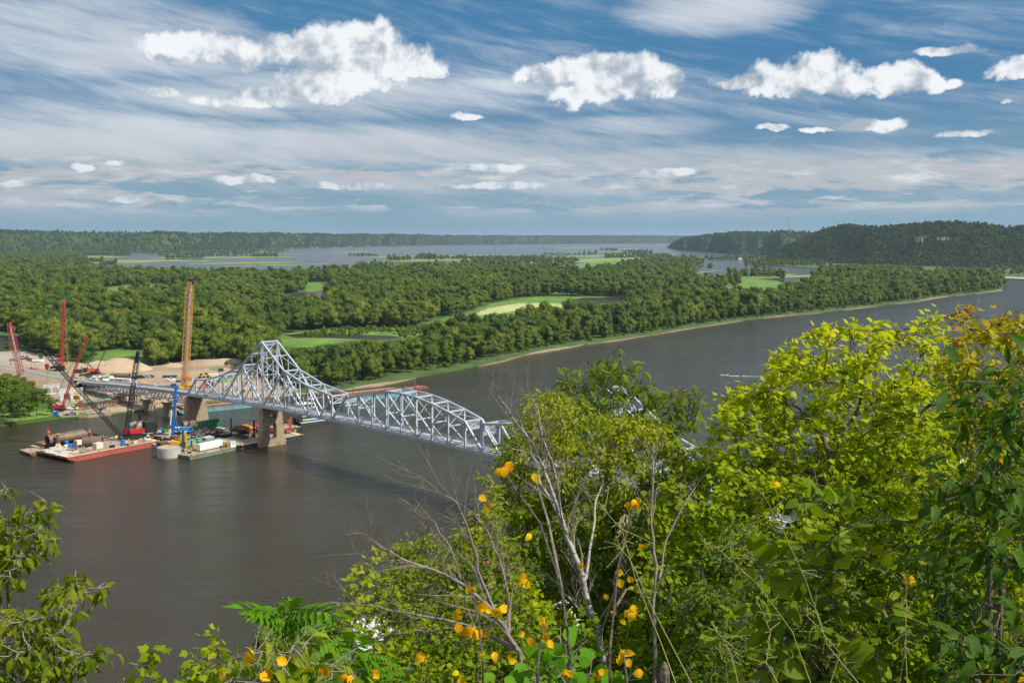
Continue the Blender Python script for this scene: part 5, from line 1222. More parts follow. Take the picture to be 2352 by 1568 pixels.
# ---- crawler cranes
def cable(mb, a, b, w=.07): mb.beam(a, b, w)
def crawler(name, label, base, rz, bodyc, boomc, foot, tip, wdt, lac=.09, chd=.16, mast=None, nseg=34, body=True, cw=None, hook=None, inner=None, cat='crane', size=1.0, tipbox=True, foot_w=None, side=None):
    e = thing(name, label, cat, tuple(base)); s_ = size; W_ = True
    ca, sa = math.cos(rz), math.sin(rz)
    def l2(x, y, z): return Vector((base.x + (x * ca - y * sa) * s_, base.y + (x * sa + y * ca) * s_, base.z + z * s_))
    def bx(m_, c, d): q = l2(*c); m_.box(q, (d[0] * s_, d[1] * s_, d[2] * s_), rz)
    if body:
        for y in (-2.4, 2.4):
            mb = MB(); prof = [(-3.6, .5), (-3.2, 0), (3.2, 0), (3.6, .5), (3.2, 1.15), (-3.2, 1.15)]; n = 6
            vs = [l2(x, y + o_, z) for o_ in (-.5, .5) for x, z in prof]; mb.add(vs, [tuple(range(n)), tuple(range(n, 2 * n))[::-1]] + [(i, i + n, (i + 1) % n + n, (i + 1) % n) for i in range(n)]); part('crawler_track', mb, M['black'], e, True)
        mb = MB(); bx(mb, (0, 0, .9), (3.2, 4.2, .7)); mb.tube([l2(0, 0, 1.2), l2(0, 0, 1.6)], 1.4 * s_, 14); part('turntable', mb, M['dark'], e, True)
        mb = MB(); bx(mb, (-1.2, -.9, 2.5), (6.4, 1.5, 1.7)); bx(mb, (-1.2, .95, 2.5), (6.4, 1.4, 1.7)); bx(mb, (-1.2, 0, 2.0), (6.6, 1.2, .8)); part('machine_house', mb, bodyc, e, True)
        mb = MB(); bx(mb, (2.9, -1.3, 2.7), (1.7, 1.3, 2.0)); c_ = part('cab', mb, bodyc, e, True)
        mb = MB(); bx(mb, (3.1, -1.98, 3.0), (1.2, .08, 1.1)); bx(mb, (3.78, -1.3, 2.9), (.08, 1.1, 1.4)); part('cab_window', mb, M['glass'], c_, True)
        mb = MB(); q = cw or (1.5, 3.4, 2.2); bx(mb, (-4.6 - q[0] / 2 + .4, 0, 1.4 + q[2] / 2), q); part('counterweight', mb, M['black'], e, True)
    mb = MB(); mb.lattice(foot, tip, foot_w or wdt * .45, wdt * .5, chd, lac, nseg, side); part('boom', mb, boomc, e, True)
    if inner is not None: mb = MB(); a = Vector(foot).lerp(Vector(tip), .03); b = Vector(foot).lerp(Vector(tip), .97); mb.beam(a, b, inner, inner); part('inner_leads', mb, M['greylat'], e, True)
    if tipbox:
        mb = MB(); d_ = (Vector(tip) - Vector(foot)).normalized(); mb.beam(Vector(tip) - d_ * 1.2, Vector(tip) + d_ * .5, wdt * .55, wdt * .55); part('boom_head', mb, boomc, e, True)
    if mast is not None:
        mt = Vector(mast); mb = MB(); r_ = l2(-.5, 0, 3.2); mb.lattice(r_, mt, .5 * s_, .4 * s_, chd, lac, 8); mb.beam(l2(-4, 0, 3.2), mt, .16 * s_); part('gantry_mast', mb, boomc if boomc is not M['orangelat'] else M['yellow'], e, True)
        mb = MB()
        for o_ in (-.3, .3): cable(mb, mt + Vector((0, o_, 0)), Vector(tip) + Vector((0, o_, 0)), .09); cable(mb, mt + Vector((0, o_, 0)), l2(-4.2, o_, 3.1), .09)
        part('pendant_cables', mb, M['cable'], e, True)
    if hook is not None:
        hk = Vector(hook); mb = MB(); cable(mb, Vector(tip), hk + Vector((0, 0, 1)), .08); cable(mb, Vector(tip) + Vector((.35, 0, 0)), hk + Vector((.3, 0, 1)), .08); part('hoist_line', mb, M['cable'], e, True)
        mb = MB(); mb.box(hk + Vector((0, 0, .4)), (.8, .5, 1.2)); mb.tube([hk + Vector((0, 0, -.2)), hk + Vector((0, 0, -.9))], .2, 6); part('hook_block', mb, bodyc, e, True)
    return e
# black crane on the red barge (two booms off one foot)
b = Z1(1400, 1170, 2.3); ft = Z1(1288, 1185, 3.4); tp = U(*d1(462, 280), ft)
ce = crawler('crawler_crane', 'black lattice crane with a red house and two booms, on the red barge', b, h1_ + PI - .25, M['red'], M['black'], ft, tp, 2.7, .10, .21, None, 40, True, (4.8, 4.4, 4.4), size=1.15)
t2 = U(*d1(1440, 285), ft); mb = MB(); mb.lattice(ft + Vector((1.2, .3, 1)), t2, 1.6, .9, .25, .12, 40); mb.beam(t2 - (t2 - ft).normalized() * 5, t2 + Vector((0, 0, .6)), .9, .9); part('luffing_mast', mb, M['black'], ce, True)
g1 = U(*d1(1462, 985), b); mb = MB(); mb.lattice(U(*d1(1395, 1075), b), g1, .8, .8, .16, .09, 9); mb.beam(U(*d1(1340, 965), b), U(*d1(1420, 1075), b), .22); mb.beam(U(*d1(1352, 955), b), U(*d1(1432, 1065), b), .16); part('gantry_mast', mb, M['black'], ce, True)
mb = MB(); mb.box(U(*d1(1462, 950), b), (1.3, .8, 2.2)); mb.beam(U(*d1(1462, 935), b), U(*d1(1462, 985), b), .3); part('hook_block', mb, M['black'], ce, True)
mb = MB(); cable(mb, t2, U(*d1(1462, 940), b), .07); cable(mb, t2 + Vector((.5, 0, 0)), U(*d1(1470, 1100), b), .07); cable(mb, t2 + Vector((1.2, 0, 0)), U(*d1(1485, 1100), b), .07)
for q in (.25, .5): cable(mb, ft + (tp - ft) * 1.0, ft + (t2 - ft) * q, .0001 if False else .06)
hb = U(*d1(490, 410), ft); cable(mb, tp, hb, .08); cable(mb, hb, U(*d1(505, 1090), ft), .045); part('hoist_line', mb, M['cable'], ce, True)
mb = MB(); mb.box(hb - Vector((0, 0, .8)), (1.6, .8, 2.0)); mb.ball(hb - Vector((0, 0, 2.0)), (.6, .4, .5)); part('ball_hook', mb, M['red'], ce, True)
for q in (.30, .62): p = ft.lerp(tp, q); mb = MB(); mb.box(p + Vector((.6, 0, 1.6)), (1.1, 1.6, .9)); part('sheave_box', mb, M['black'], ce, True)
mb = MB(); mb.tube([b + Vector((0, 0, .0)), b + Vector((0, 0, .55))], 7.2, 28); part('ring_base', mb, M['black'], ce, True)
# far left red crane: wide, with a pale pipe inside
b = G(52, 872, 1.5); ft = U(49.5, 866, b); tp = U(21.5, 742, b)
crawler('red_lattice_crane', 'leaning red lattice crane with a pale column inside, at the far left', b, PI, M['redlat'], M['redlat'], ft, tp, 3.1, .11, .30, None, 26, True, inner=.9, foot_w=3.0)
# big red crane
b = c5(1760, 745, 1.5); ft = U(141.5, 848, b); tp = U(146, 697, b)
e = crawler('red_lattice_crane', 'tall upright red lattice crane with a yellow service arm at its foot', b, .2, M['black'], M['redlat'], ft, tp, 3.2, .13, .34, None, 40, True, (2, 3.4, 1.6))
mb = MB(); mb.box(tp + Vector((0, 0, .2)), (2.0, 1.6, 2.0)); mb.ball(tp + Vector((0, 0, 1.2)), (1, .8, .8)); part('top_cap', mb, M['redlat'], e, True)
mb = MB(); mb.lattice(U(139, 846, b), U(131, 825, b), 1.4, 1.4, .22, .12, 8); mb.beam(U(128, 814, b), U(137, 814, b), 1.2, .6); part('back_mast', mb, M['redlat'], e, True)
mb = MB(); mb.beam(U(143, 846, b), U(145.5, 838, b), 1.0); mb.beam(U(144.5, 838, b), U(158, 837, b), .8, 1.6); mb.beam(U(146, 834, b), U(157, 833.4, b), .2); mb.beam(U(157, 833, b), U(157, 838, b), .25); part('service_arm', mb, M['yellow'], e, True)
mb = MB(); cable(mb, U(150.5, 705, b), U(154.5, 832, b), .28); cable(mb, tp, U(150.5, 705, b), .2); part('kelly_line', mb, M['twig'], e, True)
# small red crane by the water
b = c4(560, 900, 1.5); ft = U(91.9 + 650 * .07812, 872.8 + 800 * .07812, b); tp = U(*d1(898, 128), b)
e = crawler('red_crawler_crane', 'bright red crawler crane with an open slanting boom beside the sheet-pile wall', b, 0.08, M['red'], M['redlat'], ft, tp, 1.9, .10, .20, U(91.9 + 378 * .07812, 872.8 + 630 * .07812, b), 34, True, (1.2, 3.2, 1.4), size=.92)
p = ft.lerp(tp, .9); mb = MB(); mb.beam(p, p + (tp - p) * .25, .5); part('white_mark', mb, M['white'], e, True)
# amber crane behind the bridge
b = G(424, 899, 1.5); tp = U(437, 645, b)
e = crawler('amber_lattice_crane', 'very tall amber lattice crane rising straight behind the bridge', b, .3, M['yellow'], M['orangelat'], b + Vector((0, 0, 1.6)), tp, 3.5, .15, .32, None, 46, True, (3, 4, 3), inner=1.3, size=1.1, foot_w=3.6)
mb = MB(); tq = U(437, 643, b); mb.box(tq, (3.4, 2.6, .8)); mb.box(tq + Vector((1.3, 0, -1.8)), (.8, 1.0, 2.0)); part('top_platform', mb, M['black'], e, True)
for y in (903 - 38, 903 - 20): mb = MB(); q = U(424.6 + (899 - y) * .05, y, b); mb.box(q, (4.4, 4.0, 1.0)); part('collar', mb, M['orange'] if y < 880 else M['orangelat'], e, True)
# black and red crane in the yard, thin boom to the right
b = c1(560, 262, 1.5); ft = U(172.3 + 660 * .07812, 838.3 + 110 * .07812, b); tp = U(*d6(1622, 590), b)
e = crawler('yard_crane', 'black and red crane with a yellow stripe in front of the sand pile', b, 0.02, M['red'], M['black'], ft, tp, 1.5, .05, .10, U(172.3 + 375 * .07812, 838.3 - 60 * .07812, b), 40, True, (2.0, 3.6, 2.6), size=1.05)
mb = MB(); mb.box(b + Vector((-1.0, -1.80, 2.75)), (4.8, .12, .45), .02); part('yellow_stripe', mb, M['yellow'], e, True)
mb = MB(); mb.ball(tp, (1.0, .6, 1.0)); part('head_sheave', mb, M['red'], e, True)
mb = MB(); mb.box((b.x, b.y, 1.6), (15, 5, .3), .02); part('timber_mat', mb, M['rust'], e, True)

# blue drill rig
b = e5(560, 640, 1.9); ft = U(361.7 + 393 * .09033, 941.7 + 640 * .09033, b); tp = U(*d2(532, 655), b)
e = thing('drill_rig', 'bright blue drilling rig with a tall slender mast and a white kelly bar', 'drill rig', tuple(b))
mb = MB(); mb.beam(ft, tp, .95, 1.1); part('mast', mb, M['blue'], e, True)
mb = MB(); mb.box(tp + Vector((0, 0, .3)), (2.4, 1.0, 1.2), .2); mb.beam(tp + Vector((-1.2, 0, .8)), tp + Vector((1.4, 0, -.4)), .5); part('mast_head', mb, M['blue'], e, True)
kb, kt = U(361.7 + 300 * .09033, 941.7 + 790 * .09033, b), U(361.7 + 355 * .09033, 941.7 + 60 * .09033, b)
mb = MB(); mb.tube([kb, kt], .36, 10); mb.tube([kt, kt + (kt - kb).normalized() * .8], .5, 10); part('kelly_bar', mb, M['white'], e, True)
mid_ = U(361.7 + 350 * .09033, 941.7 + 400 * .09033, b); mb = MB(); mb.box(mid_, (3.2, 1.2, .9)); mb.beam(mid_ + Vector((-1, 0, 0)), mid_ + Vector((2, 0, 2.4)), .4); part('rotary_drive', mb, M['blue'], e, True)
mb = MB(); mb.beam(U(361.7 + 450 * .09033, 941.7 + 215 * .09033, b), U(361.7 + 520 * .09033, 941.7 + 510 * .09033, b), .45); mb.beam(mid_ + Vector((1.8, 0, -1.6)), U(361.7 + 540 * .09033, 941.7 + 520 * .09033, b), .9); part('back_stay', mb, M['blue'], e, True)
bc = e5(640, 600, 1.9)
for y in (-1.3, 1.3): mb = MB(); mb.box((bc.x - .8 + y * .3, bc.y + y, 2.5), (6.5, .9, 1.2), .06); part('crawler_track', mb, M['black'], e, True)
mb = MB(); mb.box(bc + Vector((1.9, 0, 2.4)), (6.0, 2.7, 1.9), .06); part('machine_house', mb, M['skyblue'], e, True)
mb = MB(); mb.box(bc + Vector((-2.3, 0, 2.2)), (2.2, 2.7, 2.0), .06); part('cab', mb, M['white'], e, True); mb = MB(); mb.box(bc + Vector((-2.6, -1.4, 2.5)), (1.3, .1, 1.1), .06); part('cab_window', mb, M['glass'], e, True)
mb = MB(); mb.box(bc + Vector((1.9, -1.42, 1.4)), (5.0, .1, .35), .06); part('white_stripe', mb, M['white'], e, True)
# boom lift
b = e5(-60, 640, 2.3) + Vector((0, 4, 0)); e = thing('boom_lift', 'blue and white boom lift folded down between the black crane and the rig', 'boom lift', tuple(b)); mb = MB(); mb.box(b + Vector((0, 0, 1.3)), (3.2, 2.2, 1.0)); part('chassis', mb, M['white'], e, True)
for x in (-1.1, 1.1):
    for y in (-1.1, 1.1): mb = MB(); mb.tube([b + Vector((x, y - .2, .5)), b + Vector((x, y + .2, .5))], .5, 10); part('wheel', mb, M['dark'], e, True)
mb = MB(); mb.beam(U(361.7 - 50 * .09033, 941.7 + 500 * .09033, b), U(361.7 + 175 * .09033, 941.7 + 625 * .09033, b), .65); part('boom', mb, M['skyblue'], e, True)
mb = MB(); mb.box(b + Vector((1.6, 0, 2.2)), (1.4, 1.6, 1.0)); part('turret', mb, M['skyblue'], e, True)
q = U(361.7 + 210 * .09033, 941.7 + 640 * .09033, b); mb = MB()
for z in (-.5, .1, .6): mb.box(q + Vector((0, 0, z)), (1.6, 1.0, .1))
for x in (-.7, .7): mb.box(q + Vector((x, -.4, 0)), (.1, .1, 1.2)); mb.box(q + Vector((x, .4, 0)), (.1, .1, 1.2))
part('basket', mb, M['blue'], e, True)
# ---- green barge load
p = e5(1320, 1000, 1.55); boxat('ribbed_trailer', 'long white ribbed trailer along the edge of the green barge', 'trailer', p + Vector((0, .6, .5)), (12.6, 2.5, 2.7), h3_ + .02, M['white'], ribs(None, 20))
e = [o for o in S.objects if o.name.startswith('ribbed_trailer')][-1]
for x in (4.9, 5.8): mb = MB(); mb.tube([(x, -1.3, 0), (x, -.9, 0)], .5, 12); part('wheel', mb, M['dark'], e)
boxat('green_tarp_roof', 'dark green corrugated roof right behind the white ribbed trailer', 'roof', e5(1340, 900, 1.6), (12, 2.4, 2.6), h3_, M['greenhull'], ribs(M['greenhull'], 14, False))
def frame_box(label, p, d, rz, m_):
    e = thing('generator_cage', label, 'generator', tuple(p), rz); mb = MB()
    for x in (-1, 1):
        for y in (-1, 1): mb.beam((x * d[0] / 2, y * d[1] / 2, 0), (x * d[0] / 2, y * d[1] / 2, d[2]), .14)
        for z in (0, d[2]): mb.beam((x * d[0] / 2, -d[1] / 2, z), (x * d[0] / 2, d[1] / 2, z), .14)
    for y in (-1, 1):
        for z in (0, d[2]): mb.beam((-d[0] / 2, y * d[1] / 2, z), (d[0] / 2, y * d[1] / 2, z), .14)
    part('frame', mb, m_, e); mb = MB(); mb.box((0, 0, d[2] * .45), (d[0] * .6, d[1] * .6, d[2] * .7)); part('generator', mb, M['dark'], e)
frame_box('yellow open frame holding a dark generator beside the white cabin', e5(1725, 955, 1.6), (1.9, 1.6, 2.0), h3_, M['yellow'])
def cabin(e, d):
    for x, w_ in ((-.6, .35), (.35, .5)): mb = MB(); mb.box((x, -d[1] / 2 - .03, d[2] * .62), (w_, .08, .6)); part('window', mb, M['glass'], e)
    mb = MB(); mb.box((.95, -d[1] / 2 - .03, d[2] * .7), (.35, .08, .45)); part('red_sign', mb, M['red'], e)
    mb = MB(); mb.box((0, 0, d[2] + .06), (d[0] + .2, d[1] + .2, .14)); part('roof', mb, M['palegrey'], e)
boxat('site_cabin', 'small white cabin with a little red sign at the green barge end', 'cabin', e5(1890, 930, 1.6), (2.9, 2.2, 2.3), h3_, M['white'], cabin)
for i, (x, y) in enumerate(((740, 905), (890, 880), (1035, 830))): boxat('sea_green_tank', ['sea green tank nearest the yellow boom arm', 'middle sea green tank of the row behind the bare deck', 'sea green tank next to the streaked grey container'][i], 'tank', e5(x, y, 1.6), (2.35, 2.6, 2.2), h3_, M['seagreen'], ribs(M['seagreen'], 2, True))
boxat('streaked_container', 'grey and dull red streaked container with a pale roof', 'container', e5(1280, 800, 1.6), (5.0, 3.6, 2.2), h3_ + .1, M['grey'], ribs(M['palegrey'], 8))
boxat('red_skip', 'small rusty box under the streaked container roof edge', 'skip', e5(1150, 790, 1.6), (2.0, 1.6, 1.2), h3_, M['redhull'], ribs(M['rust'], 3, False))
# excavator: yellow, boom up, stick down
b = e5(450, 930, 1.7); e = thing('yellow_excavator', 'yellow excavator reaching over the deck with its arm bent', 'excavator', tuple(b))
for y in (-1.1, 1.1): mb = MB(); mb.box(b + Vector((0, y, .5)), (4.0, .6, 1.0)); part('crawler_track', mb, M['black'], e, True)
mb = MB(); mb.box(b + Vector((0, 0, 1.8)), (3.6, 2.6, 1.5)); mb.box(b + Vector((-1.2, 0, 2.7)), (1.2, 2.0, .5)); part('house', mb, M['yellow'], e, True)
k1 = U(361.7 + 555 * .09033, 941.7 + 850 * .09033, b); k2 = U(361.7 + 600 * .09033, 941.7 + 700 * .09033, b); k3 = U(361.7 + 712 * .09033, 941.7 + 560 * .09033, b); k4 = U(361.7 + 742 * .09033, 941.7 + 1050 * .09033, b)
mb = MB(); mb.beam(b + Vector((1.2, 0, 1.8)), k1, .7); mb.beam(k1, k2, .7, .8); mb.beam(k2, k3, .6, .7); part('boom', mb, M['yellow'], e, True)
mb = MB(); mb.beam(k3, k4, .5, .6); part('stick', mb, M['yellow'], e, True); mb = MB(); mb.box(k4, (1.4, 1.0, .8), .2, .6); part('bucket', mb, M['tandeck'], e, True)
mb = MB(); mb.beam(k1, k2.lerp(k3, .4) + Vector((.3, 0, -.6)), .2); part('ram', mb, M['grey'], e, True)
# pump on the green barge, yellow truss ramp
p = e5(960, 1010, 1.6); e = thing('yellow_ladder_frame', 'yellow lattice ramp leaning on the left end of the white trailer', 'ramp', tuple(p)); mb = MB(); mb.lattice(p + Vector((.4, 0, 0)), p + Vector((-1.2, 1, 3.0)), .8, .8, .12, .07, 6); part('frame', mb, M['yellow'], e, True)
# formwork on the cluttered barge
def formwork(label, p, d, rz, m_, n):
    e = thing('steel_formwork', label, 'formwork', tuple(p), rz); mb = MB(); mb.box((0, 0, d[2] / 2), d); part('skin', mb, m_, e)
    mb = MB()
    for i in range(n + 1):
        x = -d[0] / 2 + d[0] * i / n; mb.box((x, -d[1] / 2 - .12, d[2] / 2), (.12, .26, d[2])); 
    for z in (.12, .5, .96): mb.box((0, -d[1] / 2 - .10, d[2] * z), (d[0], .22, .12))
    part('stiffeners', mb, m_, e)
    for x in (-.25, .3): mb = MB(); mb.tube([(d[0] * x, -d[1] / 2 - .3, d[2] * .5), (d[0] * x, -d[1] / 2 - .1, d[2] * .5)], .32, 10); part('yellow_disc', mb, M['yellow'], e)
formwork('sea green formwork panel right of the brown pipe', e5(1120, 430, 1.9), (6.6, 2.4, 3.0), h3_, M['seagreen'], 8)
formwork('bright green ribbed formwork, the tallest on the cluttered barge', e5(1415, 430, 1.9), (5.2, 2.6, 4.0), h3_ - .12, M['green'], 9)
formwork('low green formwork piece in front of the brown pipe', e5(915, 525, 1.9), (4.2, 2.0, 2.2), h3_, M['green'], 6)
formwork('scattered green mould by the blue lift basket', e5(200, 560, 1.9), (3.6, 1.6, 1.3), h3_ + .2, M['green'], 5)
for x, y, lab in ((910, 590, 'low rusty ring lying left on the cluttered barge'), (1350, 540, 'low rusty ring lying right on the cluttered barge')): p = e5(x, y, 1.9); mb = MB(); mb.hollow(p, p + Vector((0, 0.01, 1.5)), 1.7, .1, 20); solo('steel_ring', mb, M['pipe'], lab, 'ring', None, tuple(p))
for i, (x, y, d_) in enumerate([(120, 870, (4.2, 2.6, 1.4)), (330, 870, (2.4, 2.2, 1.3)), (440, 770, (3.4, 2.6, 2.2)), (110, 720, (3.0, 2.4, 1.4))]):
    p = e5(x, y, 1.2); e = boxat('rusty_hopper_box', ['slatted rusty bin at the corner behind the front caisson', 'pale sheet-covered bin left of the excavator', 'tall rust-brown steel box under the rig', 'brown box with a dark opening behind the slatted bin'][i], 'bin', p, d_, h3_ + .2, [M['rust'], M['tandeck'], M['rust'], M['bargedeck']][i], ribs(M['rust'], 6, False), taper=[1.2, 1, 1, 1][i])
p = e5(60, 930, 0); mb = MB(); mb.box(p + Vector((0, 3, .7)), (9, 5, 1.4), h3_); solo('pontoon', mb, M['palegrey'], 'low pale pontoon between the red barge and the front caisson', 'pontoon')
# red steel frames on the black barge
fr = [(1230, 1095, 'orange-brown'), (1290, 1080, ''), (1350, 1065, '')]
def ladder_frame(label, p, L_, w_, rz, m_, h_=.9, n=8, group=None):
    e = thing('ladder_girder', label, 'girder', tuple(p), rz, group); mb = MB()
    for y in (-w_ / 2, w_ / 2): mb.beam((-L_ / 2, y, h_ / 2), (L_ / 2, y, h_ / 2), .3, h_)
    part('side_beam', mb, m_, e); 
    for i in range(n + 1): x = -L_ / 2 + L_ * i / n; mb = MB(); mb.beam((x, -w_ / 2, h_ * .5), (x, w_ / 2, h_ * .5), .22, h_ * .7); part('cross_bar', mb, m_, e)
rzf = heading(Z2(1160, 1050, 1.9), Z2(1330, 1100, 1.9))
K_ = 0
for i, (x, y, z, m_, lab) in enumerate([(1215, 1085, 4.6, M['redhull'], 'rust-red ladder frame on the top left of the stack'), (1290, 1070, 4.6, M['orangelat'], 'orange-tinted frame in the middle of the top layer'), (1360, 1055, 4.4, M['redhull'], 'rust-red frame nearest the pier on the top layer'),
                                        (1290, 1115, 3.2, M['redhull'], 'dull red frame jutting out below the top layer'), (1370, 1095, 3.2, M['rust'], 'brown frame touching the pier at mid height'), (1240, 1150, 2.0, M['palegrey'], 'pale grey trough frame at the front of the stack'), (1180, 1110, 3.4, M['blackhull'], 'black girder frame along the left side of the stack'), (1330, 1150, 2.0, M['rust'], 'brown frame at the lower right of the stack'), (1210, 1175, 2.0, M['blackhull'], 'black corrugated girder at the lower front')]):
    ladder_frame(lab, Z2(x, y, z), 9.0, 2.6, rzf, m_, 1.1)
for i in range(4): mb = MB(); p = Z2(1230 + i * 45, 1165 - i * 8, 1.9); mb.box(p + Vector((0, 2, .6)), (3.0, 5, 1.2), rzf); solo('support_block', mb, M['blackhull'], 'dark block under the stack of red frames', 'block', 'blocks under the red frames')
for x, y, lab in ((1560, 1125, 'red frame end seen through the slot of the tower pier'), (1690, 1120, 'rust-red frame end right of the tower pier')): ladder_frame(lab, Z2(x, y, 2.2), 4.5, 2.6, rzf, M['redhull'], 1.6, 4)
mb = MB(); p = Z2(1778, 1118, 1.95); mb.box(p + Vector((0, 0, .6)), (.9, .9, 1.2)); solo('yellow_bollard', mb, M['yellow'], 'yellow box bollard on the black barge tip', 'bollard')

# ---------------------------------------------------------------- construction yard
sheet('sand_yard', wobble([G(x, y, 1.3) for x, y in YARD], 6, 2, 8), M['sand'], 1.32, thick=1.3)
sheet('parking_lot', wobble(dpoly([(0, 812), (60, 806), (120, 822), (140, 840), (60, 838), (20, 832), (-20, 826)], 1.4), 6, 1.5, 2), M['gravel'], 1.42)
for i, pl in enumerate([[(330, 846), (400, 842), (520, 838), (540, 843), (430, 848), (340, 852)], [(250, 934), (330, 918), (390, 925), (330, 933)]]): sheet('wet_sand', wobble(dpoly(pl, 1.4), 4, 2, i), M['shore'], 1.40 + .01 * i)
for i, pl in enumerate([[(480, 846), (500, 842), (515, 847), (495, 850)], [(85, 851), (110, 854), (145, 866), (150, 872), (120, 864), (90, 856)], [(495, 872), (520, 862), (545, 864), (540, 876), (505, 880)], [(150, 930), (160, 926), (200, 926), (205, 932), (170, 936)]]): sheet('grass_patch', wobble(dpoly(pl, 1.4), 4, 1, i + 4), M['bank'], 1.46 + .01 * i)
def mound(name, pts, h, m_, seed, kind='structure', n=26):
    """a heap on an outline: pts base polygon centre, radii"""
    c, rx, ry, rz = pts; mb = MB()
    for j in range(n + 1):
        for i in range(n * 2 + 1):
            u, v = i / n - 1, j / n * 2 - 1; q = max(0, 1 - math.sqrt(u * u + v * v)); pk_ = q ** .7 * (1 - .25 * q) * (1 + .35 * noise.noise((u * 2 + seed, v * 2, 0)) + .08 * noise.noise((u * 9, v * 9, seed)))
            x, y = u * rx, v * ry; mb.v.append((c.x + x * math.cos(rz) - y * math.sin(rz), c.y + x * math.sin(rz) + y * math.cos(rz), c.z - .1 + h * pk_ * 1.2))
    w_ = n * 2 + 1; mb.f = [(j * w_ + i, j * w_ + i + 1, (j + 1) * w_ + i + 1, (j + 1) * w_ + i) for j in range(n) for i in range(n * 2)]; mb.mi = [0] * len(mb.f)
    return tag(link(name, mb.mesh(name, m_, smooth=True)), kind=kind)
o = mound('sand_pile', (G(222, 849, 1.4), 23, 13, .0), 7.0, M['sandpile'], 2); o['label'] = None if False else 'left peak'; del o['label']
mound('sand_pile', (G(262, 849, 1.4), 27, 14, .0), 8.6, M['sandpile'], 5)
mound('sand_pile', (G(398, 842, 1.4), 10, 5, 0), 3, M['sandpile'], 9); mound('cut_bank', (G(505, 836, 1.4), 40, 9, .05), 4.5, M['sand'], 3)
p0, p1 = U(*d6(1510, 1215), G(258, 846, 1.4)), U(*d6(1625, 1290), G(272, 852, 1.4)); mb = MB(); mb.tube([p0, p0.lerp(p1, .5) + Vector((0, -1, 1.0)), p1 + Vector((0, -2, 0))], .5, 10); solo('black_hose', mb, M['black'], 'black corrugated hose lying over the right peak of the sand pile', 'hose')

# vehicles
def car(label, p, rz, m_, kindc='sedan', group='vehicles parked in the yard'):
    e = thing('parked_' + kindc, label, 'car' if kindc in ('sedan', 'suv') else 'pickup truck' if kindc == 'pickup' else 'van', tuple(p), rz, group)
    L_ = 4.7 if kindc == 'sedan' else 5.7 if kindc == 'pickup' else 5.0; w_ = 1.9; hb = .95 if kindc == 'sedan' else 1.1
    mb = MB(); mb.prism([(-L_ / 2, -w_ / 2), (L_ / 2 - .2, -w_ / 2), (L_ / 2, -w_ / 2 + .3), (L_ / 2, w_ / 2 - .3), (L_ / 2 - .2, w_ / 2), (-L_ / 2, w_ / 2)], .35, hb); part('body', mb, m_, e)
    if kindc == 'pickup': x0, x1, h = -.4, 1.7, 1.85
    elif kindc == 'sedan': x0, x1, h = -1.7, 1.3, 1.45
    else: x0, x1, h = -2.3, 1.5, 1.8
    mb = MB(); mb.prism([(x0, -.88), (x1, -.88), (x1, .88), (x0, .88)], hb, h - .08, [(x0 + .3, -.72), (x1 - .6, -.72), (x1 - .6, .72), (x0 + .3, .72)]); part('window_band', mb, M['glass'], e)
    mb = MB(); mb.prism([(x0 + .28, -.74), (x1 - .58, -.74), (x1 - .58, .74), (x0 + .28, .74)], h - .08, h); part('roof', mb, m_, e)
    for x in (-L_ * .32, L_ * .32):
        for y in (-.86, .86): mb = MB(); mb.tube([(x, y - .12, .36), (x, y + .12, .36)], .36, 10); part('wheel', mb, M['dark'], e)
    return e
car('dark blue sedan parked alone left of the other cars', c1(228, 320), .25, M['navy'], 'sedan')
car('black car behind the small red one', c1(430, 350), .25, M['black'], 'suv'); car('little dark red car between black and white ones', c1(475, 370), .25, M['wine'], 'sedan')
car('silver white pickup at the right end of the left car group', c1(630, 372), .15, M['white'], 'pickup'); car('white pickup nearest the bridge railing in the left group', c1(535, 440), -.25, M['white'], 'pickup')
car('white car half hidden by the grass verge and road sign', c1(150, 455), -.3, M['white'], 'sedan'); car('white van right behind the bridge railing, below the trailer', c1(1190, 640), -.25, M['white'], 'pickup')
car('dark car at the trailer end behind the black mast', c1(1700, 405), .1, M['navy'], 'sedan'); car('blue-black car second in the right row', c1(1830, 385), .05, M['navy'], 'suv'); car('black car with a bright windscreen in the right row', c1(1945, 375), -.1, M['black'], 'suv')
car('silver pickup in the right row of cars', c1(2085, 362), -.05, M['silver'], 'pickup'); car('black sedan closing the right row', c1(2232, 355), -.05, M['black'], 'sedan')
car('white pickup standing apart before the dark pipe stack', c2(305, 735), .1, M['white'], 'pickup'); car('silver trailer vehicle right of the amber crane', c2(865, 730), -.05, M['silver'], 'sedan')
for i, (x, y, m_, k, lab) in enumerate([(665, 335, 'white', 'suv', 'white suv at the back of the roadside lot'), (620, 352, 'white', 'pickup', 'white pickup touching the leaning red crane'), (770, 352, 'silver', 'pickup', 'silver pickup right in the back row'), (640, 385, 'white', 'suv', 'white car before the dark red one'), (735, 400, 'wine', 'pickup', 'dark red pickup in the roadside lot'), (890, 440, 'red', 'suv', 'bright red suv in the roadside lot'), (985, 448, 'red', 'sedan', 'red sedan right of the bright red suv'), (1040, 480, 'silver', 'sedan', 'silver car beside the small green tree'), (380, 450, 'grey', 'suv', 'grey vehicle behind the roadside bushes')]):
    car(lab, c5(x, y + 20), .1, M[m_], k, 'vehicles in the roadside lot')
car('white service truck near the sheet-pile wall', c4(960, 860), .12, M['white'], 'pickup', None)
# boat on trailer
p = c5(1110, 500); mb = MB(); mb.prism([(p.x - 4, p.y - 1.1), (p.x + 3, p.y - 1.2), (p.x + 5, p.y), (p.x + 3, p.y + 1.2), (p.x - 4, p.y + 1.1)], 2.0, 3.4); solo('trailer_boat', mb, M['white'], 'long white boat on a trailer beside the small green tree', 'boat')
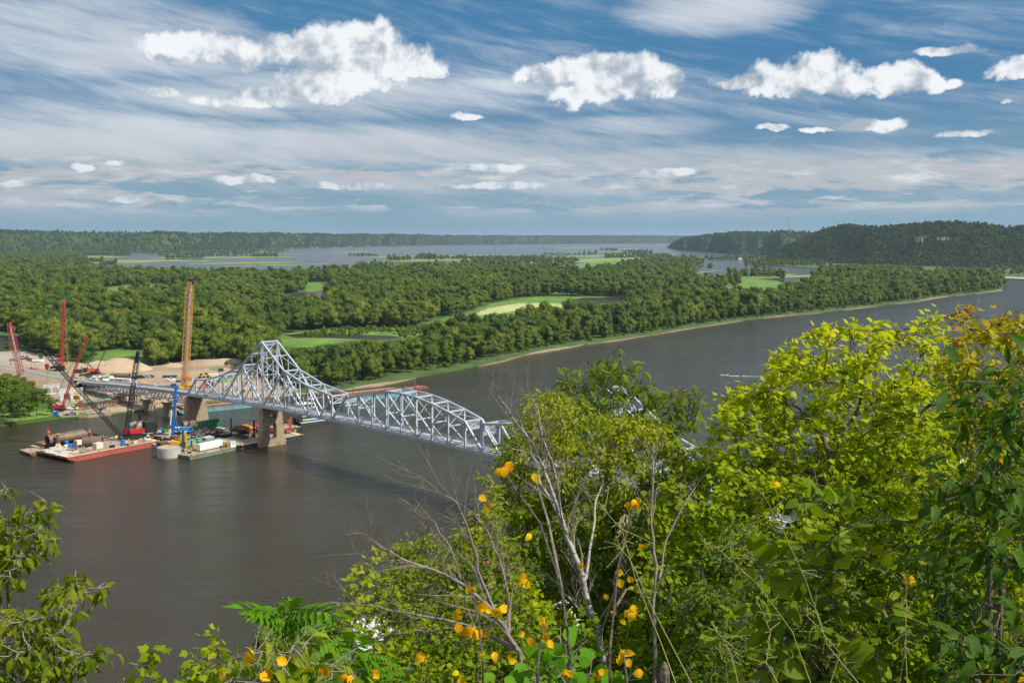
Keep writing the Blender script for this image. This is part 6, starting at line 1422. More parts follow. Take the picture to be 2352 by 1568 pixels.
# semi trailer with lettering
a, b = c1(1190, 565), c1(1600, 590); Lt = (b - a).length; rzt = heading(a, b); e = thing('semi_trailer', 'long white semi trailer with dark lettering behind the bridge railing', 'trailer', tuple((a + b) / 2 + Vector((0, 1.3, 0))), rzt)
Lt = 13.5
mb = MB(); mb.box((0, 0, 2.5), (Lt, 2.6, 2.9)); part('box_body', mb, M['white'], e); mb = MB(); mb.box((0, 0, 1.0), (Lt * .9, 1.6, .25)); part('chassis', mb, M['dark'], e)
for x in (-5.6, -4.4, 4.6, 5.8):
    for y in (-1.1, 1.1): mb = MB(); mb.tube([(x, y - .2, .5), (x, y + .2, .5)], .5, 12); part('wheel', mb, M['dark'], e)
def text(s_, size, m_, par, loc, rot, nm='lettering'):
    cu = bpy.data.curves.new(nm, 'FONT'); cu.body = s_; cu.size = size; cu.extrude = .02; cu.align_x = 'CENTER'; cu.offset = size * .012
    tmp = bpy.data.objects.new(nm, cu); S.collection.objects.link(tmp); bpy.context.view_layer.update()
    me = bpy.data.meshes.new_from_object(tmp.evaluated_get(bpy.context.evaluated_depsgraph_get())); bpy.data.objects.remove(tmp); me.materials.clear(); me.materials.append(m_)
    o = bpy.data.objects.new(nm, me); S.collection.objects.link(o); o.parent = par; o.location = loc; o.rotation_euler = rot; return o
text('KRAEMER', 1.5, M['black'], e, (-2.4, -1.33, 2.25), (PI / 2, 0, 0))
mb = MB(); mb.box((3.9, -1.33, 2.6), (.9, .06, 1.3)); part('red_logo_frame', mb, M['red'], e); mb = MB(); mb.box((3.9, -1.37, 2.6), (.6, .06, .9)); part('white_logo_panel', mb, M['white'], e); mb = MB(); mb.box((2.9, -1.33, 3.0), (.8, .06, .5)); part('dark_vent', mb, M['black'], e)
boxat('white_tractor_unit', 'white truck cab and panels at the right end of the semi trailer', 'truck', c1(1700, 570), (4.5, 2.5, 2.9), rzt, M['white'], ribs(M['palegrey'], 3, False))
boxat('green_dumpster', 'long dark green dumpster behind the white bulk bags', 'dumpster', c1(940, 430), (7.6, 2.4, 1.8), .05, M['green'], ribs(M['green'], 8, False))
for i, (x, y) in enumerate(((850, 470), (905, 478), (965, 470))):
    p = c1(x, y); mb = MB(); mb.ball((p.x, p.y, p.z + .8), (1.0, 1.0, 1.1), 10, 6); solo('bulk_bag', mb, M['white'], ['leftmost white bulk bag by the green dumpster', 'middle white bulk bag by the green dumpster', 'right white bulk bag by the green dumpster'][i], 'bag', None, tuple(p))
p = c1(1110, 460); e = thing('cement_mixer_truck', 'white truck with a rounded tank and black cab right of the bulk bags', 'truck', tuple(p), -.1); mb = MB(); mb.ball((-.8, 0, 1.9), (1.9, 1.2, 1.3), 12, 8); part('tank', mb, M['white'], e); mb = MB(); mb.box((2.2, 0, 1.5), (1.4, 2.2, 2.0)); part('cab', mb, M['black'], e); mb = MB(); mb.box((0, 0, .7), (5.5, 1.8, .5)); part('chassis', mb, M['dark'], e)
boxat('black_container', 'dark container left of the black and red yard crane', 'container', c1(100, 225), (5.2, 2.6, 2.4), .1, M['blackhull'], ribs(M['blackhull'], 9, False))
boxat('yellow_tank', 'yellow fuel box behind the rusty rebar row', 'tank', c1(2020, 590), (4.2, 2.2, 1.7), .0, M['yellow'], ribs(M['yellow'], 5, False))
boxat('grey_tarp_heap', 'grey domed cover left of the yellow fuel box', 'cover', c1(1880, 550), (3.2, 2.4, 1.3), .0, M['grey'], None, None, .6)
boxat('blue_container', 'dark blue container seen through the truss end', 'container', c2(1510, 895), (3.8, 2.4, 2.2), 0, M['navy'], ribs(M['navy'], 7, False))
boxat('white_container', 'white container beyond the yellow loaders', 'container', c2(1555, 640), (6.0, 2.4, 2.2), .05, M['white'], ribs(M['white'], 7, False))
boxat('orange_machine', 'orange engine box in the yard behind the end posts', 'machine', c2(1262, 965), (2.6, 2.0, 2.6), .3, M['orange'], ribs(M['orange'], 3, False))
boxat('tan_tank_trailer', 'cream tank on a dark trailer below the white pickup', 'tank trailer', c2(385, 790), (3.4, 2.0, 1.7), .05, M['cream'], ribs(M['cream'], 3, False))
boxat('flat_trailer', 'dark flat trailer next to the cream tank', 'trailer', c2(495, 785), (6, 2.2, 1.0), .1, M['black'], ribs(M['tandeck'], 5, False))
def loader(label, p, rz):
    e = thing('wheel_loader', label, 'loader', tuple(p), rz); mb = MB(); mb.box((-1.2, 0, 1.5), (3.0, 2.0, 1.3)); part('body', mb, M['yellow'], e); mb = MB(); mb.box((.4, 0, 2.7), (1.3, 1.5, 1.4)); part('cab', mb, M['glass'], e); mb = MB(); mb.box((.4, 0, 3.45), (1.4, 1.6, .14)); part('cab_roof', mb, M['yellow'], e)
    for x in (-1.6, 1.4):
        for y in (-1.1, 1.1): mb = MB(); mb.tube([(x, y - .3, .8), (x, y + .3, .8)], .8, 12); part('wheel', mb, M['dark'], e)
    mb = MB(); mb.beam((.8, 0, 1.6), (3.2, 0, 1.0), .5); part('arm', mb, M['yellow'], e); mb = MB(); mb.box((3.6, 0, .8), (1.0, 2.4, 1.1), 0, .7); part('bucket', mb, M['grey'], e)
loader('yellow wheel loader on the left of the pair behind the truss end', c2(1235, 680), PI); loader('yellow wheel loader with its arm up, right of its twin', c2(1385, 665), PI * .9)
boxat('dozer', 'dark idle machine far back on the open sand', 'machine', c2(1790, 470), (3.8, 2.6, 2.0), .3, M['dark'], ribs(M['rust'], 3, False), None, .7)
def rods(label, p, L_, n, rz, m_, r=.25, layers=2, nm='pipe_stack'):
    e = thing(nm, label, 'pipe stack', tuple(p), rz)
    for k in range(layers):
        for i in range(n - k): mb = MB(); y = (i - (n - k) / 2) * r * 2.1; mb.tube([(-L_ / 2, y, r + k * r * 1.8), (L_ / 2, y, r + k * r * 1.8)], r, 6); part('pipe', mb, m_, e)
rods('long flat stack of dark mats just behind the bridge railing', c2(240, 1000), 15, 14, .05, M['blackhull'], .45, 2)
rods('dark slanting pipe bundle above the white pickup', c2(290, 640), 9, 7, .15, M['blackhull'], .3, 2); rods('rusty rebar row in the yard above the bridge railing', c1(1960, 640), 15, 12, .02, M['rust'], .28, 3); rods('pale pipe rack right of the rebar row', c1(2280, 620), 4, 8, .05, M['palegrey'], .28, 3)
for i, q in enumerate([[c2(1050, 960), c2(1500, 990), c2(1500, 880), c2(1000, 900)], [c2(600, 700), c2(980, 760), c2(980, 690), c2(500, 660)], [c2(1640, 700), c2(2000, 690), c2(1990, 620), c2(1600, 640)], [c4(1500, 700), c4(2200, 560), c4(1900, 520), c4(1200, 620)], [c4(700, 650), c4(1300, 640), c4(1250, 580), c4(700, 600)], [c4(1000, 1010), c4(1800, 990), c4(2200, 880), c4(1000, 960)], [c4(1300, 380), c4(2200, 480), c4(2200, 400), c4(1300, 330)], [c1(1350, 830), c1(2300, 900), c1(2300, 800), c1(1300, 760)], [c4(300, 560), c4(600, 640), c4(600, 480), c4(300, 440)]]):
    clutter('loose_site_material', None, q, 1.4, [M['rust'], M['grey'], M['tandeck'], M['dark'], M['palegrey'], M['seagreen'] if i == 3 else M['sandpile']], .6, 3.5, 46, .1)
# sheet-pile wall box with green formwork
a, b = c4(1170, 900, 1.3), c4(2290, 745, 1.3); e = thing('sheet_pile_wall', 'rust-brown sheet-pile cofferdam on the bank below the approach spans', 'wall', tuple(a), heading(a, b)); Lw = (b - a).length; n = int(Lw / .9)
for i in range(n): mb = MB(); mb.box((i * .9 + .45, 0 if i % 2 else .4, 1.3), (.82, .18, 3.0)); part('sheet_pile', mb, M['rust'] if i % 2 else M['bargedeck'], e)
mb = MB(); mb.box((Lw / 2, -.2, 2.9), (Lw + .5, .5, .4)); mb.box((Lw / 2, 4.5, 2.9), (Lw + .5, .5, .4)); mb.box((0, 2.2, 2.9), (.5, 5, .4)); mb.box((Lw, 2.2, 2.9), (.5, 5, .4)); part('waler', mb, M['rust'], e)
mb = MB(); mb.box((Lw / 2, 4.9, 1.4), (Lw, .2, 2.8)); part('back_sheets', mb, M['rust'], e)
for i in range(5): p = c4(1350 + i * 190, 760 - i * 28, 1.3) + Vector((0, 3, 1.6)); boxat('green_form_panel', 'green formwork panel lying on the sheet-pile cofferdam', 'formwork', p, (5, 3, .5), heading(a, b), M['seagreen'], ribs(M['greenhull'], 6, False), 'formwork panels on the cofferdam')
# trestle table on dark legs
p = c4(2330, 660, 1.3); e = thing('work_trestle', 'work platform on dark pile legs under the approach bridge', 'trestle', tuple(p), -.1); mb = MB(); mb.box((5, 0, 4.4), (15, 5, .5)); part('platform', mb, M['bargedeck'], e)
for i in range(5):
    for y in (-2, 2): mb = MB(); mb.tube([(-1.6 + i * 3.3, y, 0), (-1.6 + i * 3.3, y, 4.2)], .35, 8); part('leg', mb, M['pipe'], e)
# concrete arched walls
def arched(label, a, b, ztop, cx_, rr, th=1.3, zs=0.0):
    L_ = (b - a).length; e = thing('arched_pier_wall', label, 'wall', tuple(a), heading(a, b)); out = [(0, 0), (L_, 0), (L_, ztop), (0, ztop)]; loops = [[Vector((x, z, 0)) for x, z in out]]
    for c in cx_: loops.append([Vector((c - rr, .6, 0)), Vector((c + rr, .6, 0))] + [Vector((c + rr * math.cos(q), ztop * .5 + rr * math.sin(q), 0)) for q in [i * PI / 10 for i in range(11)]])
    flat = [p for l_ in loops for p in l_]; tri = tessellate_polygon(loops); n = len(flat); mb = MB(); mb.v = [(p.x, 0, p.y) for p in flat] + [(p.x, th, p.y) for p in flat]; mb.f = [tuple(q) for q in tri] + [tuple(i + n for i in reversed(q)) for q in tri]; o = 0
    for l_ in loops:
        m_ = len(l_)
        for i in range(m_): j = (i + 1) % m_; mb.f.append((o + i, o + j, n + o + j, n + o + i))
        o += m_
    mb.mi = [0] * len(mb.f); part('wall_body', mb, M['concrete_new'], e); mb = MB(); mb.box((L_ / 2, th / 2, ztop + .12), (L_ + .3, th + .3, .24)); part('coping', mb, M['concrete_new'], e)
a, b = c4(600, 645, 1.3), c4(1275, 600, 1.3); zt_ = U(91.9 + 600 * .07812, 872.8 + 275 * .07812, a).z - 1.3; La = (b - a).length; arched('near white concrete wall with two tall arched openings', a, b, zt_, (La * .30, La * .72), La * .15)
a, b = c4(100, 430, 1.3), c4(590, 400, 1.3); zt_ = U(91.9 + 590 * .07812, 872.8 + 130 * .07812, b).z - 1.3; La = (b - a).length; arched('far white concrete wall with arches, behind the bank grove', a, b, zt_, (La * .26, La * .72), La * .19)
rods('yellow timber stack seen through the arched wall', c4(1060, 560, 1.4), 6, 7, .1, M['yellow'], .35, 4, 'timber_stack'); rods('brown timber stack behind the left arch', c4(820, 520, 1.4), 6, 7, .1, M['rust'], .35, 4, 'timber_stack')
# bits near the water edge
for x, lab in ((435, 'blue portable toilet with a white roof, left of a pair'), (505, 'blue portable toilet right next to the white-roofed one')):
    e = boxat('portable_toilet', lab, 'toilet', c4(x, 1050, 1.3), (1.3, 1.3, 2.5), .1, M['blue'], doors(M['skyblue'])); mb = MB(); mb.box((0, 0, 2.56), (1.35, 1.35, .12)); part('roof', mb, M['white'] if x == 435 else M['skyblue'], e)
boxat('tipped_toilet', 'blue cabin leaning by the wooden debris at the bank', 'toilet', c4(942, 1030, 1.3), (1.2, 1.2, 2.0), .5, M['blue'], doors(M['skyblue']))
boxat('grey_pump', 'left grey pump unit on the bank', 'pump', c4(755, 1045, 1.3), (2.0, 1.3, 1.1), 0, M['grey'], ribs(M['dark'], 3, False)); boxat('grey_pump', 'right grey pump unit with a pale top', 'pump', c4(845, 1045, 1.3), (1.9, 1.3, 1.0), 0, M['grey'], ribs(M['dark'], 3))
boxat('red_tool_chest', 'red chest on the ground right of the arched wall', 'chest', c4(1165, 700, 1.3), (2.2, 1.4, 1.3), .2, M['red'], ribs(M['red'], 3, False)); boxat('sheet_stack', 'pale shiny sheet stack beside the white service truck', 'stack', c4(780, 835, 1.3), (3.4, 2.2, 1.5), .1, M['palegrey'], ribs(M['silver'], 5), None, .8)
boxat('blue_box', 'small blue box against the sheet-pile wall', 'box', c4(1875, 850, 1.3), (1.8, 1.0, 1.3), .1, M['blue'], ribs(M['navy'], 3, False))
# worker in an orange vest
def person(label, p, rz=0, vest=M['orange']):
    e = thing('person', label, 'person', tuple(p), rz)
    me = bpy.data.meshes.new('body'); V = [(0, 0, .95), (0, 0, 1.2), (0, 0, 1.42), (0, 0, 1.52), (0, 0, 1.64), (.10, 0, .92), (.13, .02, .5), (.13, 0, .08), (.13, .13, .04), (-.10, 0, .92), (-.13, -.05, .5), (-.14, -.12, .08), (-.14, 0, .04), (.2, 0, 1.4), (.27, .03, 1.12), (.24, .16, .92), (-.2, 0, 1.4), (-.28, .02, 1.12), (-.26, .14, .92)]
    E_ = [(0, 1), (1, 2), (2, 3), (3, 4), (0, 5), (5, 6), (6, 7), (7, 8), (0, 9), (9, 10), (10, 11), (11, 12), (2, 13), (13, 14), (14, 15), (2, 16), (16, 17), (17, 18)]
    me.from_pydata(V, E_, []); o = link('body', me, e); md = o.modifiers.new('skin', 'SKIN'); sk = me.skin_vertices[0].data; R_ = [.15, .15, .16, .06, .11, .09, .07, .05, .04, .09, .07, .05, .04, .07, .05, .04, .07, .05, .04]
    for i, r in enumerate(R_): sk[i].radius = (r, r * .85); sk[i].use_root = i == 0
    o.modifiers.new('sub', 'SUBSURF').render_levels = 1; me.materials.append(M['navy'])
    mb = MB(); mb.tube([(0, 0, 1.0), (0, 0, 1.25), (0, 0, 1.46)], [.20, .21, .19], 12); part('safety_vest', mb, vest, e); mb = MB(); mb.ball((0, 0, 1.74), (.14, .16, .10), 10, 6); part('hard_hat', mb, M['white'], e); return e
person('worker in an orange vest standing by the left end of the cofferdam', c4(972, 925, 1.35)); person('worker in an orange vest at the foot of the big red crane', c5(1985, 800, 1.5), 1.0)
# signs
def diamond(label, px, py, base_y):
    b = G(px, base_y, 3.0); c = U(px, py, b); e = thing('road_sign', label, 'road sign', (b.x, b.y, 1.5)); mb = MB(); mb.tube([(0, .08, 0), (0, .08, c.z - 1.5)], .06, 6); part('post', mb, M['greylat'], e)
    q = .95; mb = MB(); mb.add([(-q, 0, c.z - 1.5), (0, 0, c.z - 1.5 - q), (q, 0, c.z - 1.5), (0, 0, c.z - 1.5 + q), (-q, .05, c.z - 1.5), (0, .05, c.z - 1.5 - q), (q, .05, c.z - 1.5), (0, .05, c.z - 1.5 + q)], [(0, 1, 2, 3), (7, 6, 5, 4)] + [(i, i + 4, (i + 1) % 4 + 4, (i + 1) % 4) for i in range(4)]); part('panel', mb, M['orange'], e)
    mb = MB(); mb.box((0, -.03, c.z - 1.5), (.28, .04, .8)); mb.box((.12, -.03, c.z - 1.3), (.5, .04, .2)); part('black_symbol', mb, M['black'], e)
diamond('orange diamond sign at the far left roadside', 325 * .07812, 792.4 + 550 * .07812, 843); diamond('orange diamond sign on the near side of the road end', 1862 * .07812, 792.4 + 1022 * .07812, 876); diamond('orange diamond sign on the far side by the bridge entrance', 2242 * .07812, 792.4 + 972 * .07812, 872)
for px, py, w_, m_, lab in ((1215, 1010, 2.0, 'orange', 'orange message board at the road edge by the grove'), (2150, 945, 1.8, 'teal', 'small teal sign beside the bridge entrance')):
    b = c5(px, py + 60, 3); c = U(px * .07812, 792.4 + py * .07812, b); e = thing('sign_board', lab, 'sign', (b.x, b.y, 1.5)); mb = MB(); mb.box((0, 0, c.z - 1.5), (w_ * 1.3, .15, w_)); part('panel', mb, M[m_], e); mb = MB(); mb.beam((-.6, .1, 0), (-.6, .1, c.z - 1.5), .1); mb.beam((.6, .1, 0), (.6, .1, c.z - 1.5), .1); part('leg', mb, M['greylat'], e)
b = c5(318, 330, 1.5); t_ = U(315 * .07812, 792.4 + 200 * .07812, b); mb = MB(); mb.tube([(b.x, b.y, 1.4), (b.x, b.y, t_.z)], .08, 6); mb.cur = 1; mb.ball((b.x, b.y, t_.z), .55); solo('lamp_post', mb, [M['greylat'], M['yellow']], 'thin post with a yellow ball before the small left tree', 'post', None, (b.x, b.y, 1.4))
p = c5(960, 740, 1.5); e = thing('concrete_pump', 'orange-red pump machine with small masts beside the road', 'machine', tuple(p)); mb = MB(); mb.box((0, 0, .9), (5, 2, 1.0)); mb.box((-.8, 0, 1.8), (1.6, 1.4, 1.2), 0, .6); part('body', mb, M['redlat'], e); mb = MB(); mb.beam((-1.2, 0, 1.4), (-1.2, 0, 6.2), .12); mb.beam((2.0, 0, 1.4), (2.0, 0, 6.4), .12); mb.beam((2.0, 0, 3.2), (3.6, 0, 1.4), .14); mb.beam((-2.0, 0, 6.2), (-.4, 0, 6.2), .14); part('mast', mb, M['redlat'], e)
# river houses, comms mast
def house_(label, p, w_, d_, h, rz, m_, rm, nm='river_house', group=None):
    e = thing(nm, label, 'house', tuple(p), rz, group); mb = MB(); mb.box((0, 0, h / 2), (w_, d_, h)); part('wall', mb, m_, e); mb = MB(); o = .5
    mb.add([(-w_ / 2 - o, -d_ / 2 - o, h), (w_ / 2 + o, -d_ / 2 - o, h), (w_ / 2 + o, d_ / 2 + o, h), (-w_ / 2 - o, d_ / 2 + o, h), (-w_ / 2 - o, 0, h + d_ * .35), (w_ / 2 + o, 0, h + d_ * .35)], [(0, 1, 5, 4), (2, 3, 4, 5), (0, 4, 3), (1, 2, 5), (0, 3, 2, 1)]); part('roof', mb, rm, e)
    n = max(2, int(w_ / 3))
    for i in range(n): mb = MB(); mb.box((-w_ / 2 + w_ * (i + .5) / n, -d_ / 2 - .04, h * .55), (1.1, .1, 1.2)); part('window', mb, M['glass'], e)
for x, y, w_, m_, rm, lab in [(2078, 624, 13, 'seagreen', 'palegrey', 'pale green roofed house left of the road on the far bank'), (2110, 628, 14, 'white', 'grey', 'white house with a grey roof beside the far gravel drive'), (2192, 640, 16, 'white', 'skyblue', 'bluish white house at the water on the far right bank'), (2218, 641, 12, 'skyblue', 'grey', 'small blue house between its white neighbours'), (2262, 637, 22, 'white', 'silver', 'long white two-storey house at the far right shore'), (2300, 640, 12, 'redhull', 'roof', 'dark red barn at the right end of the shore houses'),
                              (1890, 612, 16, 'cream', 'roof', 'brown-roofed house at the foot of the wooded hill'), (1912, 613, 14, 'white', 'roof', 'second brown-roofed house at the hill foot'), (1990, 618, 18, 'redhull', 'roof', 'long red-brown house under the big wooded hill'), (2016, 620, 14, 'white', 'palegrey', 'small pale house right of the red-brown one'), (1945, 621, 10, 'cream', 'white', 'little cream shed by the river under the hill'), (1700, 594, 12, 'white', 'palegrey', 'tiny white cabin at the tip of the wooded point')]:
    house_(lab, G(x, y + 3, 1.7), w_ * 1.15, 9, 5.0, .1, M[m_], M[rm])
for i in range(9): house_('tiny pale house of the village at the foot of the far bluffs', G(690 + i * 26 + random.uniform(-20, 20), 571.5 - i * .9, 2), random.uniform(10, 20), 12, 5, 0, M['palegrey'], M['grey'], 'village_house', 'village houses under the far bluffs')
p = G(1811, 592, 0); away = Vector((p.x, p.y, 0)).normalized(); b = p + away * 650; b.z = U(1811, 531, b).z; tp = U(1811, 497, b); e = thing('radio_mast', 'thin lattice radio mast on the skyline above the wooded point', 'mast', tuple(b)); mb = MB(); mb.lattice(b - Vector((0, 0, 12)), tp, 3.0, 1.2, .7, .35, 18); part('lattice', mb, M['greylat'], e, True); mb = MB(); mb.tube([tp, tp + Vector((0, 0, 6))], .35, 5); part('antenna', mb, M['greylat'], e, True)
# white roofs of the town glimpsed between the hillside leaves
for x, y, lab in ((1150, 1345, 'white town house with a red roof glimpsed below the birch'), (1490, 1300, 'white town house behind the hackberry'), (880, 1500, 'pale town house low behind the maple'), (1250, 1480, 'second pale town house under the dead branches'), (2180, 1100, 'white town house behind the yellow maple')):
    house_(lab, G(x, y, 1.3), 14, 10, 5.5, random.uniform(0, 1.5), M['white'], M['redhull'] if x == 1150 else M['palegrey'], 'town_house')
# ---------------------------------------------------------------- hillside vegetation near the camera
random.seed(5); rng = np.random.default_rng(5)
def leaf_tpl(kind):
    if kind == 'oval':
        V = [(0, 0, 0), (.28, .19, .06), (.28, -.19, .06), (.36, 0, .02), (.66, .17, .0), (.66, -.17, .0), (.72, 0, -.08), (1, 0, -.26)]
        T = [(0, 3, 1), (0, 2, 3), (1, 3, 6), (1, 6, 4), (3, 2, 5), (3, 5, 6), (4, 6, 7), (6, 5, 7)]
    elif kind == 'small':
        V = [(0, 0, 0), (.45, .26, .06), (.45, -.26, .06), (.5, 0, -.02), (1, 0, -.12)]; T = [(0, 3, 1), (0, 2, 3), (1, 3, 4), (3, 2, 4)]
    elif kind == 'maple':
        O = [(0, 0), (.10, .34), (.32, .30), (.40, .52), (.60, .22), (1, 0), (.60, -.22), (.40, -.52), (.32, -.30), (.10, -.34)]
        V = [(.38, 0, .03)] + [(x, y, -.10 * abs(y) - .06 * x) for x, y in O]; n = len(O); T = [(0, 1 + (i + 1) % n, 1 + i) for i in range(n)]
    elif kind == 'round':
        O = [(.02, 0), (-.06, .2), (.08, .40), (.38, .46), (.70, .30), (1.0, 0), (.70, -.30), (.38, -.46), (.08, -.40), (-.06, -.2)]
        V = [(.42, 0, -.02)] + [(x, y, .07 * abs(y) - .08 * x * x) for x, y in O]; n = len(O); T = [(0, 1 + (i + 1) % n, 1 + i) for i in range(n)]
    elif kind == 'compound':
        V = []; T = []
        for k in range(8):
            u = k / 8; x = .12 + .82 * u; z = .10 * math.sin(u * 2) - .34 * u * u; s_ = (.22 + .10 * math.sin(PI * u))
            for sd in (-1, 1):
                if k == 7 and sd == 1: d_ = (1, 0)
                else: d_ = (.35, sd * .93)
                o = len(V); px, py = -d_[1] * .2, d_[0] * .2
                V += [(x, 0, z), (x + d_[0] * s_ * .5 + px * s_ * 1.0, d_[1] * s_ * .5 + py * s_, z - .03), (x + d_[0] * s_, d_[1] * s_, z - .13), (x + d_[0] * s_ * .5 - px * s_, d_[1] * s_ * .5 - py * s_, z - .03)]
                T += [(o, o + 1, o + 2), (o, o + 2, o + 3)]
        o = len(V); V += [(0, .008, 0), (0, -.008, 0), (.95, 0, -.26)]; T.append((o, o + 1, o + 2))
    return np.array(V, float), np.array(T, int)
TPL = {k: leaf_tpl(k) for k in ('oval', 'small', 'maple', 'round', 'compound')}
def leaf_frames(n, out, droop, tilt):
    """rotation matrices: x along the leaf, z its upper face"""
    x = out + rng.normal(size=(n, 3)) * .55; x[:, 2] = x[:, 2] * .6 - droop + rng.normal(size=n) * .25; x /= np.linalg.norm(x, axis=1)[:, None]
    up = np.array([0.15, -.1, 1.0]) + rng.normal(size=(n, 3)) * tilt; y = np.cross(up, x); y /= np.linalg.norm(y, axis=1)[:, None]
    return np.stack([x, y, np.cross(x, y)], -1)
def leaves_mesh(name, kind, P, Rm, s_, m_, rnd, origin):
    V, T = TPL[kind]; n, k = len(P), len(V)
    VV = V[None] * np.stack([np.ones(n), rng.uniform(.75, 1.15, n), rng.uniform(-.6, 1.9, n)], -1)[:, None, :]; W_ = np.einsum('nij,nkj->nki', Rm, VV) * s_[:, None, None] + (P - origin)[:, None, :]
    F_ = (T[None] + (np.arange(n) * k)[:, None, None]).reshape(-1, 3)
    return np_mesh(name, W_.reshape(-1, 3), F_, [m_], None, np.repeat(rnd, k))
LEAFM = {}
def one_leaf(kind, matk, v):
    key = (kind, matk, v)
    if key not in LEAFM:
        V, T = TPL[kind]; V = V.copy(); V[:, 2] += (-.25 if v == 1 else .1 if v == 2 else 0) * V[:, 0] ** 2; V[:, 2] += (.25 if v == 2 else 0) * np.abs(V[:, 1]); LEAFM[key] = np_mesh('leaf', V, T, [M[matk]], None, np.full(len(V), .15 + .3 * v))
    return LEAFM[key]
def sample_poly(poly, n):
    p = np.array(poly, float); lo, hi = p.min(0), p.max(0); out = np.zeros((0, 2))
    while len(out) < n:
        q = rng.uniform(lo, hi, (n * 3, 2)); out = np.concatenate([out, q[inpoly(q, poly)]])
    return out[:n]
def parea(poly): return abs(sum(poly[i][0] * poly[(i + 1) % len(poly)][1] - poly[(i + 1) % len(poly)][0] * poly[i][1] for i in range(len(poly)))) / 2
def plant(name, label, cat, poly, dist, leafpx, kind, matk, cover=3.0, depth=None, clus=60, cr=None, droop=.3, tilt=.5, base=None, bark='trunk', rtrunk=.12, group=None, single=0, twigs=True, extra=None, leafn=None, fol='foliage'):
    """a tree or shrub whose crown fills a region seen from the overlook; the crown has its real depth"""
    A = parea(poly); L_ = leafpx * dist / F; la = {'oval': .30, 'small': .26, 'maple': .42, 'round': .62, 'compound': .50}[kind] * leafpx ** 2
    n = leafn or int(A * cover * 1.3 / la); clus = max(3, clus); per = max(3, n // clus)
    xy = sample_poly(poly, clus); wpx = math.sqrt(A); depth = depth or wpx * dist / F * .45
    dd = dist + rng.uniform(-1, 1, clus) * depth
    C = np.array([R(x, y, d_) for (x, y), d_ in zip(xy, dd)]); cr = cr or math.sqrt(A / clus) * dist / F * .75
    bx = base if base is not None else (xy[:, 0].mean(), dist)
    cx = R(bx[0], 900, bx[1] if base is not None else dist); gx, gy = cx.x, cx.y
    zmin = C[:, 2].min(); gz = slope_z(gx, gy); b0 = Vector((gx, gy, gz - .2)); e = thing(name, label, cat, tuple(b0), 0, group)
    # branches: every cluster is joined to the nearest part of the growing frame
    mid_ = Vector(C.mean(0)); top = Vector((mid_.x * .8 + gx * .2, mid_.y * .8 + gy * .2, mid_.z))
    if top.z < gz + .3: top.z = gz + .3
    nodes = [b0 + (top - b0) * (i / 8) + Vector((noise.noise((i, gx, 0)), noise.noise((i, gy, 3)), 0)) * (0 if i == 0 else .06 * (top - b0).length * .25) for i in range(9)]
    tm = MB(); rr = [rtrunk * (1 - .8 * i / 8) for i in range(9)]; tm.tube(nodes, rr, 7); part('trunk', tm, M[bark], e, True, smooth=True)
    NP = np.array([list(q) for q in nodes[3:]]); NR = rr[3:]; bm_ = MB()
    order_ = np.argsort(np.linalg.norm(C - NP[-1], axis=1))
    for i in order_:
        c = C[i]; dn = np.linalg.norm(NP - c, axis=1) + np.maximum(0, NP[:, 2] - c[2]) * .6; j = int(np.argmin(dn)); s0 = Vector(NP[j]); e0 = Vector(c); L2 = (e0 - s0).length
        if L2 < 1e-3: continue
        r0 = max(NR[j] * .55, .004 * dist / 6); r1 = max(.003 * dist / 6, r0 * .35); m1 = s0.lerp(e0, .35) + Vector((0, 0, -.06 * L2)) + Vector(rng.normal(size=3)) * .05 * L2; m2 = s0.lerp(e0, .7) + Vector(rng.normal(size=3)) * .06 * L2
        bm_.tube([s0, m1, m2, e0], [r0, r0 * .75, r0 * .5, r1], 4, False)
        NP = np.concatenate([NP, [list(m1), list(m2), list(e0)]]); NR = NR + [r0 * .75, r0 * .5, r1]
        if twigs:
            for _ in range(3): q = e0 + Vector(rng.normal(size=3)) * cr * .38; bm_.tube([m2, q], [r1, r1 * .5], 3, False)
    part('branches', bm_, M[bark], e, True, kind='stuff')
    idx = np.repeat(np.arange(clus), per); N_ = len(idx); rad = np.abs(rng.normal(size=(N_, 1))) * .46 + .12; d_ = rng.normal(size=(N_, 3)); d_ /= np.linalg.norm(d_, axis=1)[:, None]
    P = C[idx] + d_ * rad * cr * np.array([1, 1, .8]); out = d_ * .8 + (C[idx] - np.array(mid_)) * .15 / max(depth, .1)
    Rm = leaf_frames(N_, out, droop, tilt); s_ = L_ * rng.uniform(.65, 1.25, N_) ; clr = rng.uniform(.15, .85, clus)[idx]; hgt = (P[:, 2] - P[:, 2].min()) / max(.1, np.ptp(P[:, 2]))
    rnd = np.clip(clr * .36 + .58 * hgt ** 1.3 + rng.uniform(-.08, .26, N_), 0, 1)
    if single:
        q = pj(P)[:, :]; vis_ = (q[:, 0] > 0) & (q[:, 0] < 2352) & (q[:, 1] < 1568); dcam = np.linalg.norm(P - np.array([0, 0, H]), axis=1) + (~vis_) * 50
        pick_ = np.argsort(dcam)[:single]; restm = np.ones(N_, bool); restm[pick_] = False
        for i in pick_:
            o = link('leaf', one_leaf(kind, matk, int(rng.integers(0, 3))), e); mw = Matrix(Rm[i].tolist()).to_4x4(); mw.translation = Vector(P[i]) - b0
            o.matrix_local = mw @ Matrix.Scale(float(s_[i]), 4)
        P, Rm, s_, rnd = P[restm], Rm[restm], s_[restm], rnd[restm]
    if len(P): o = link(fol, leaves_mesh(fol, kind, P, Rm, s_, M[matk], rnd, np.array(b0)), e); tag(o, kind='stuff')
    return e, C
PL = plant
